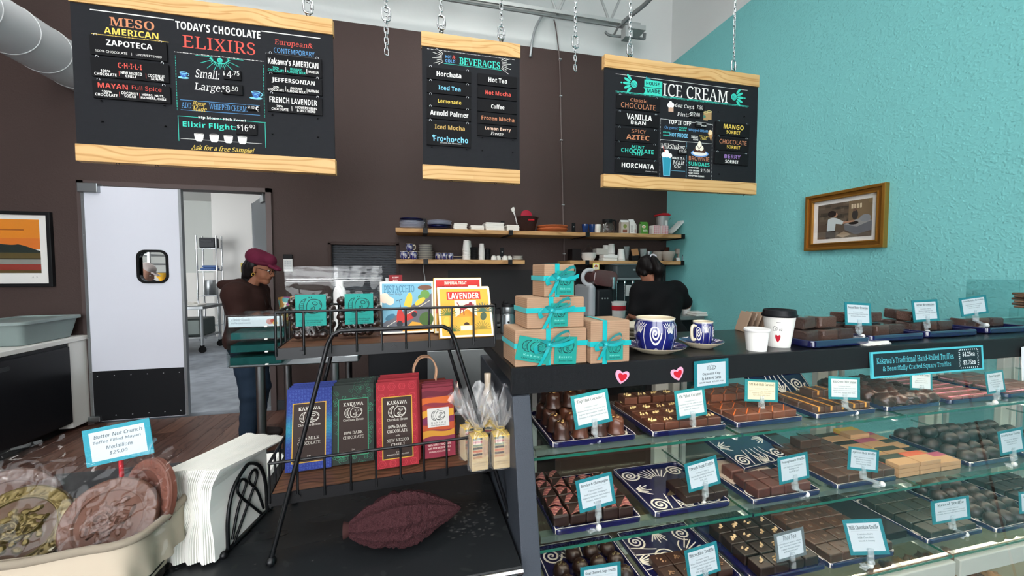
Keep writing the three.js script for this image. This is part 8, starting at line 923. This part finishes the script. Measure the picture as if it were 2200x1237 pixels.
function headBones(c, tilt) {   // head centred at c facing +z, nodding by tilt
  const R = (x, y, z) => { const v = V(x, y, z).applyAxisAngle(V(1, 0, 0), tilt); return [c[0] + v.x, c[1] + v.y, c[2] + v.z]; };
  return [bone(R(0, 0.035, -0.025), 0.078, R(0, 0.03, 0.015), 0.072), bone(R(0, -0.02, 0.025), 0.058, R(0, -0.075, 0.05), 0.034), bone(R(0.022, -0.035, 0.05), 0.032, R(-0.022, -0.035, 0.05), 0.032), bone(R(0, 0.012, 0.088), 0.009, R(0, -0.022, 0.103), 0.013), bone(R(0.014, -0.024, 0.09), 0.009, R(-0.014, -0.024, 0.09), 0.009), bone(R(0.076, 0.012, -0.01), 0.013, R(0.074, -0.022, -0.006), 0.01), bone(R(-0.076, 0.012, -0.01), 0.013, R(-0.074, -0.022, -0.006), 0.01), bone(R(0.018, -0.052, 0.083), 0.009, R(-0.018, -0.052, 0.083), 0.009), bone(R(0, -0.088, 0.072), 0.018, R(0, -0.086, 0.066), 0.018)];
}
function handBones(w, d, s) {   // wrist, direction, side; fingers slightly curled downward
  const D = V(...d).normalize(), S = V(0, 1, 0).cross(D).normalize().multiplyScalar(s), N = D.clone().cross(S).normalize().multiplyScalar(s > 0 ? -1 : 1), P = (f, l, u) => [w[0] + D.x * f + S.x * l + N.x * u, w[1] + D.y * f + S.y * l + N.y * u, w[2] + D.z * f + S.z * l + N.z * u], o = [bone(P(0, 0, 0), 0.024, P(0.045, 0.018, 0), 0.019), bone(P(0, 0, 0), 0.024, P(0.045, -0.018, 0), 0.019)];
  [[0.027, 0.036], [0.009, 0.042], [-0.009, 0.039], [-0.027, 0.031]].forEach(([l, L]) => { const a = P(0.06, l, 0), b = P(0.06 + L * 0.8, l * 1.08, 0.012), c = P(0.06 + L * 1.25, l * 1.08, 0.034); o.push(bone(a, 0.0095, b, 0.0085), bone(b, 0.0085, c, 0.0072)); });
  const t0 = P(0.012, 0.022, 0.004), t1 = P(0.04, 0.047, 0.014), t2 = P(0.062, 0.05, 0.026); o.push(bone(t0, 0.013, t1, 0.0105), bone(t1, 0.0105, t2, 0.0085)); return o;
}
function figure(label, p, turn, J, skinM) {
  const t = thing('person', label, 'person', p, turn);
  const limb = []; for (const s of [1, -1]) { const q = s > 0 ? J.L : J.R; limb.push(bone(q.sh, 0.05, q.el, 0.038), bone(q.el, 0.037, q.wr, 0.026), bone(q.hip, 0.082, q.kn, 0.055), bone(q.kn, 0.053, q.an, 0.036), bone(q.an, 0.036, q.toe, 0.026)); }
  const torso = [bone([J.pel[0] + 0.06, J.pel[1], J.pel[2]], 0.105, [J.pel[0] - 0.06, J.pel[1], J.pel[2]], 0.105), bone(J.pel, 0.11, J.waist, 0.1), bone(J.waist, 0.1, J.chest, 0.115), bone(J.L.sh, 0.06, J.R.sh, 0.06), bone([J.chest[0] + 0.06, J.chest[1], J.chest[2]], 0.1, [J.chest[0] - 0.06, J.chest[1], J.chest[2]], 0.1), bone(J.neck, 0.05, J.head, 0.045)];
  const g = mg(skinMesh([...torso, ...limb], 0.05, 0.013), skinMesh([...headBones(J.head, J.nod), bone(J.neck, 0.048, J.head, 0.045)], 0.022, 0.0042), skinMesh(handBones(J.L.wr, J.L.hd, 1), 0.01, 0.0036), skinMesh(handBones(J.R.wr, J.R.hd, -1), 0.01, 0.0036));
  t.userData.torso = undefined; delete t.userData.torso; part('body', g, skinM, t); return { t, torso, limb };
}
const grow = (bs, e) => bs.map((b) => [b[0], b[1], b[2], b[3] + e, b[4], b[5], b[6], b[7] + e]);
const lerp3 = (a, b, t) => [0, 1, 2].map((i) => a[i] + (b[i] - a[i]) * t);
function eyes(t, J, glasses) { const R = (x, y, z) => { const v = V(x, y, z).applyAxisAngle(V(1, 0, 0), J.nod); return [J.head[0] + v.x, J.head[1] + v.y, J.head[2] + v.z]; }; for (const s of [1, -1]) { const e = part('eye', sph(0.011, ...R(s * 0.031, 0.008, 0.074)), std(0xe6e2dc, 0.3), t); part('iris', sph(0.0055, ...R(s * 0.031, 0.006, 0.0825)), std(0x20130f, 0.2), e); part('eyebrow', rod(R(s * 0.016, 0.03, 0.086), R(s * 0.046, 0.032, 0.076), 0.003), M.hair, t); } part('lips', mg(rod(R(0.02, -0.05, 0.09), R(0, -0.053, 0.0955), 0.0036), rod(R(-0.02, -0.05, 0.09), R(0, -0.053, 0.0955), 0.0036), rod(R(0.018, -0.057, 0.089), R(-0.018, -0.057, 0.089), 0.0035)), std(0x8a4640, 0.5), t);
  if (glasses) part('glasses', mg(tor(0.021, 0.0022, ...R(0.032, 0.004, 0.097), J.nod), tor(0.021, 0.0022, ...R(-0.032, 0.004, 0.097), J.nod), rod(R(0.012, 0.006, 0.1), R(-0.012, 0.006, 0.1), 0.002), rod(R(0.054, 0.008, 0.093), R(0.077, 0.012, -0.005), 0.002), rod(R(-0.054, 0.008, 0.093), R(-0.077, 0.012, -0.005), 0.002)), M.black, t); return R; }
{ // woman in the maroon cap, in profile by the kitchen doorway
  const J = { pel: [0, 0.86, -0.03], waist: [0, 0.99, -0.03], chest: [0, 1.16, -0.03], neck: [0, 1.28, 0.0], head: [0, 1.425, 0.08], nod: 0.27, L: { sh: [0.165, 1.235, -0.03], el: [0.2, 1.0, 0.02], wr: [0.12, 0.99, 0.22], hd: [-0.35, 0.05, 0.9], hip: [0.085, 0.83, -0.03], kn: [0.09, 0.44, 0.01], an: [0.09, 0.07, -0.03], toe: [0.1, 0.03, 0.12] }, R: { sh: [-0.165, 1.235, -0.03], el: [-0.2, 1.0, 0.02], wr: [-0.12, 0.99, 0.22], hd: [0.35, 0.05, 0.9], hip: [-0.085, 0.83, -0.03], kn: [-0.1, 0.44, 0.03], an: [-0.11, 0.07, 0.0], toe: [-0.12, 0.03, 0.15] } };
  const { t, torso } = figure('person in maroon cap and dark brown hoodie looking down at a cloth', [at(548, 940, 'y', 0).x + 0.03, 0, -3.66], PI / 2 - 0.12, J, std(0x8a5a44, 0.6));
  const top = []; for (const q of [J.L, J.R]) top.push(bone(q.sh, 0.07, q.el, 0.062), bone(q.el, 0.06, lerp3(q.el, q.wr, 0.9), 0.043));
  part('hoodie', skinMesh([...grow(torso.slice(0, 5), 0.028), bone([0.08, 0.87, -0.03], 0.11, [-0.08, 0.87, -0.03], 0.11), ...top], 0.06, 0.012, (d, x, y, z) => Math.max(d + 0.0025 * Math.sin(y * 60 + x * 25) * Math.sin(z * 40), 0.8 - y)), std(0x2f1b17, 0.9), t);
  part('hood', skinMesh([bone([0.07, 1.3, -0.05], 0.05, [0.025, 1.3, -0.2], 0.034), bone([-0.07, 1.3, -0.05], 0.05, [-0.025, 1.3, -0.2], 0.034), bone([0.05, 1.25, -0.12], 0.05, [-0.05, 1.25, -0.12], 0.05), bone([0.075, 1.29, -0.03], 0.035, [0.05, 1.24, 0.06], 0.028), bone([-0.075, 1.29, -0.03], 0.035, [-0.05, 1.24, 0.06], 0.028)], 0.05, 0.011), std(0x2f1b17, 0.9), t);
  for (const s of [1, -1]) part('drawstring', tube([[s * 0.03, 1.25, 0.085], [s * 0.035, 1.2, 0.115], [s * 0.03, 1.13, 0.13]], 0.003, 14, 6), std(0x1c1210, 0.8), t);
  const legs = []; for (const q of [J.L, J.R]) legs.push(bone(q.hip, 0.1, q.kn, 0.073), bone(q.kn, 0.072, [q.an[0], 0.1, q.an[2]], 0.06)); part('jeans', skinMesh([...legs, bone([0.06, 0.86, -0.03], 0.118, [-0.06, 0.86, -0.03], 0.118)], 0.04, 0.012, (d, x, y, z) => Math.max(d + 0.002 * Math.sin(y * 70), y - 0.9)), std(0x1e2c3c, 0.85, { bumpMap: fine, bumpScale: 0.0005 }), t);
  for (const q of [J.L, J.R]) part('shoe', skinMesh([bone([q.an[0], 0.05, q.an[2] - 0.03], 0.045, [q.toe[0], 0.04, q.toe[2] + 0.02], 0.036)], 0.02, 0.009, (d, x, y) => Math.max(d, 0.003 - y)), std(0x26201f, 0.7), t);
  const R = eyes(t, J, true);
  part('hair', skinMesh([bone(R(0, 0.04, -0.04), 0.083, R(0, 0.0, -0.06), 0.068), bone(R(0, -0.02, -0.07), 0.06, [0, 1.27, -0.03], 0.045), bone(R(0.06, 0.02, -0.035), 0.035, R(0.05, -0.05, -0.05), 0.028), bone(R(-0.06, 0.02, -0.035), 0.035, R(-0.05, -0.05, -0.05), 0.028)], 0.03, 0.008, (d, x, y, z) => d + 0.0015 * Math.sin(x * 220)), M.hair, t);
  const cap = part('cap', skinMesh([bone(R(0, 0.09, -0.07), 0.064, R(0, 0.078, 0.04), 0.062), bone(R(0.045, 0.078, -0.025), 0.06, R(-0.045, 0.078, -0.025), 0.06)], 0.03, 0.008, (d, x, y, z) => d + 0.002 * Math.sin(Math.atan2(z, x) * 8)), std(0x5a1830, 0.85), t); part('cap_band', tr(new THREE.TorusGeometry(0.085, 0.017, 8, 32), ...R(0, 0.055, -0.01), PI / 2 + J.nod, 0, 0), std(0x511529, 0.85), cap); part('brim', skinMesh([bone(R(0.045, 0.05, 0.08), 0.014, R(0.028, 0.035, 0.135), 0.011), bone(R(-0.045, 0.05, 0.08), 0.014, R(-0.028, 0.035, 0.135), 0.011), bone(R(0, 0.055, 0.085), 0.016, R(0, 0.037, 0.142), 0.011)], 0.03, 0.005), std(0x5a1830, 0.85), cap);
  for (const s of [1, -1]) part('earring', tor(0.012, 0.0022, ...R(s * 0.078, -0.045, -0.006), 0, PI / 2, 0), std(0xc9a24a, 0.3, { metalness: 0.9 }), t);
  const ct = paint(256, 256, (c) => { c.fillStyle = '#b98a4a'; c.fillRect(0, 0, 256, 256); for (let i = 0; i < 46; i++) blob(c, ['#c2592f', '#5f9a9a', '#d9c66a', '#8a4a7c', '#6d8a3a', '#e2d9c2'][i % 6], () => c.ellipse(rnd() * 256, rnd() * 256, 14 + rnd() * 26, 8 + rnd() * 14, rnd() * 3, 0, 7)); }); ct.wrapS = ct.wrapT = THREE.RepeatWrapping;
  const cg = new THREE.PlaneGeometry(0.2, 0.28, 14, 16), q = cg.attributes.position; for (let i = 0; i < q.count; i++) q.setZ(i, 0.02 * Math.sin(q.getX(i) * 40) + 0.012 * Math.cos(q.getY(i) * 18)); cg.computeVertexNormals();
  const w = V(0, 1.06, 0.3).applyAxisAngle(UP, PI / 2 - 0.12); one('patterned_cloth', cg, std(0xffffff, 0.9, { map: ct, side: THREE.DoubleSide }), 'bright patterned cloth held by the person in the maroon cap', 'cloth', [t.position.x + w.x, w.y, t.position.z + w.z + 0.02], 0.9);
}
{ // woman in black seen from behind at the back counter
  const J = { pel: [0, 0.87, -0.02], waist: [0, 1.0, 0.01], chest: [0, 1.16, 0.05], neck: [0, 1.3, 0.11], head: [0.03, 1.405, 0.17], nod: 0.75, L: { sh: [0.175, 1.235, 0.06], el: [0.245, 1.05, 0.05], wr: [0.19, 0.96, 0.24], hd: [-0.1, -0.1, 1], hip: [0.09, 0.83, -0.02], kn: [0.1, 0.44, 0.02], an: [0.1, 0.07, -0.02], toe: [0.11, 0.03, 0.13] }, R: { sh: [-0.175, 1.235, 0.06], el: [-0.285, 1.12, 0.06], wr: [-0.13, 1.06, 0.22], hd: [0.7, -0.15, 0.6], hip: [-0.09, 0.83, -0.02], kn: [-0.1, 0.44, 0.02], an: [-0.1, 0.07, -0.02], toe: [-0.11, 0.03, 0.13] } };
  const { t, torso } = figure('person with dark ponytail in black t-shirt seen from behind', [at(1424, 640, 'z', -3.0).x, -0.0, -3.0], PI + 0.05, J, std(0x9c6a54, 0.6));
  const top = []; for (const q of [J.L, J.R]) top.push(bone(q.sh, 0.072, lerp3(q.sh, q.el, 0.85), 0.066));
  part('t_shirt', skinMesh([...grow(torso.slice(0, 5), 0.024), bone([0.09, 0.86, -0.02], 0.105, [-0.09, 0.86, -0.02], 0.105), bone([0.09, 1.1, 0.04], 0.1, [-0.09, 1.1, 0.04], 0.1), ...top], 0.06, 0.012, (d, x, y, z) => Math.max(d + 0.0022 * Math.sin(y * 45 + x * 30), 0.8 - y)), std(0x0e0e10, 0.9), t);
  const legs = []; for (const q of [J.L, J.R]) legs.push(bone(q.hip, 0.1, q.kn, 0.073), bone(q.kn, 0.072, [q.an[0], 0.1, q.an[2]], 0.058)); part('trousers', skinMesh([...legs, bone([0.06, 0.86, -0.02], 0.115, [-0.06, 0.86, -0.02], 0.115)], 0.04, 0.014, (d, x, y) => Math.max(d, y - 0.9)), std(0x14151a, 0.85), t);
  for (const q of [J.L, J.R]) part('shoe', skinMesh([bone([q.an[0], 0.05, q.an[2] - 0.03], 0.045, [q.toe[0], 0.04, q.toe[2] + 0.02], 0.036)], 0.02, 0.01, (d, x, y) => Math.max(d, 0.003 - y)), std(0x1a1a1c, 0.7), t);
  const R = eyes(t, J, false);
  const h = part('hair', skinMesh([bone(R(0, 0.05, -0.03), 0.088, R(0, 0.045, 0.02), 0.08), bone(R(0, -0.01, -0.06), 0.062, R(0, 0.03, -0.06), 0.07), bone(R(0.065, 0.01, 0.005), 0.028, R(0.06, -0.04, -0.01), 0.02), bone(R(-0.065, 0.01, 0.005), 0.028, R(-0.06, -0.04, -0.01), 0.02)], 0.03, 0.008, (d, x, y, z) => d + 0.0015 * Math.sin(x * 230)), M.hair, t);
  const k = R(0, 0.02, -0.125); part('ponytail', skinMesh([bone(k, 0.034, [k[0] - 0.02, k[1] - 0.08, k[2] - 0.05], 0.045), bone([k[0] - 0.02, k[1] - 0.08, k[2] - 0.05], 0.045, [k[0] - 0.03, k[1] - 0.19, k[2] - 0.035], 0.03), bone([k[0] - 0.03, k[1] - 0.19, k[2] - 0.035], 0.03, [k[0] - 0.03, k[1] - 0.27, k[2] - 0.02], 0.008)], 0.03, 0.008, (d, x, y, z) => d + 0.002 * Math.sin(x * 260 + y * 20)), M.hair, h); part('hair_clip', tr(new THREE.TorusGeometry(0.03, 0.007, 6, 16, 2.6), k[0], k[1] + 0.02, k[2], 0.4, 0, 0.3), std(0xc9c4cc, 0.4), h);
}
{ // worker with a light visor cap glimpsed through the door window
  const z = -6.35, c = at(316, 590, 'z', z), J = { pel: [0, 0.86, -0.02], waist: [0, 0.98, -0.01], chest: [0, 1.13, 0.02], neck: [0, 1.25, 0.05], head: [0, 1.37, 0.1], nod: 0.45, L: { sh: [0.165, 1.2, 0.02], el: [0.2, 0.98, 0.08], wr: [0.12, 0.97, 0.28], hd: [-0.2, 0, 1], hip: [0.085, 0.83, -0.02], kn: [0.09, 0.44, 0.02], an: [0.09, 0.07, -0.02], toe: [0.1, 0.03, 0.13] }, R: { sh: [-0.165, 1.2, 0.02], el: [-0.2, 0.98, 0.08], wr: [-0.12, 0.97, 0.28], hd: [0.2, 0, 1], hip: [-0.085, 0.83, -0.02], kn: [-0.09, 0.44, 0.02], an: [-0.09, 0.07, -0.02], toe: [-0.1, 0.03, 0.13] } };
  const { t, torso } = figure('person in grey visor cap glimpsed through the swing door window', [c.x - 0.1, 0, z], PI / 2 - 0.15, J, std(0x9a6e5a, 0.6));
  const top = []; for (const q of [J.L, J.R]) top.push(bone(q.sh, 0.07, q.el, 0.058), bone(q.el, 0.056, lerp3(q.el, q.wr, 0.9), 0.04)); part('sweater', skinMesh([...grow(torso.slice(0, 5), 0.025), ...top], 0.06, 0.015, (d, x, y) => Math.max(d, 0.8 - y)), std(0x2b2d33, 0.9), t);
  const legs = []; for (const q of [J.L, J.R]) legs.push(bone(q.hip, 0.1, q.kn, 0.073), bone(q.kn, 0.072, [q.an[0], 0.1, q.an[2]], 0.058), bone([q.an[0], 0.05, q.an[2]], 0.045, q.toe, 0.035)); part('trousers', skinMesh([...legs, bone([0.06, 0.86, -0.02], 0.115, [-0.06, 0.86, -0.02], 0.115)], 0.04, 0.016, (d, x, y) => Math.max(d, y - 0.9, 0.004 - y)), std(0x1b1d24, 0.85), t);
  const R = eyes(t, J, false); part('hair', skinMesh([bone(R(0, 0.03, -0.04), 0.082, R(0, -0.02, -0.06), 0.065)], 0.03, 0.01), M.hair, t); const cp = part('visor_cap', skinMesh([bone(R(0, 0.075, -0.03), 0.07, R(0, 0.07, 0.02), 0.068)], 0.02, 0.009), std(0xa79c98, 0.8), t); part('brim', skinMesh([bone(R(0.03, 0.05, 0.08), 0.012, R(0.02, 0.04, 0.15), 0.01), bone(R(-0.03, 0.05, 0.08), 0.012, R(-0.02, 0.04, 0.15), 0.01)], 0.04, 0.006), std(0xb8adaa, 0.8), cp);
}
scene.traverse((o) => { if (o.isMesh) { o.castShadow = true; o.receiveShadow = true; } if (o.isLight && o.shadow) o.castShadow = true; });
renderer.render(scene, camera);
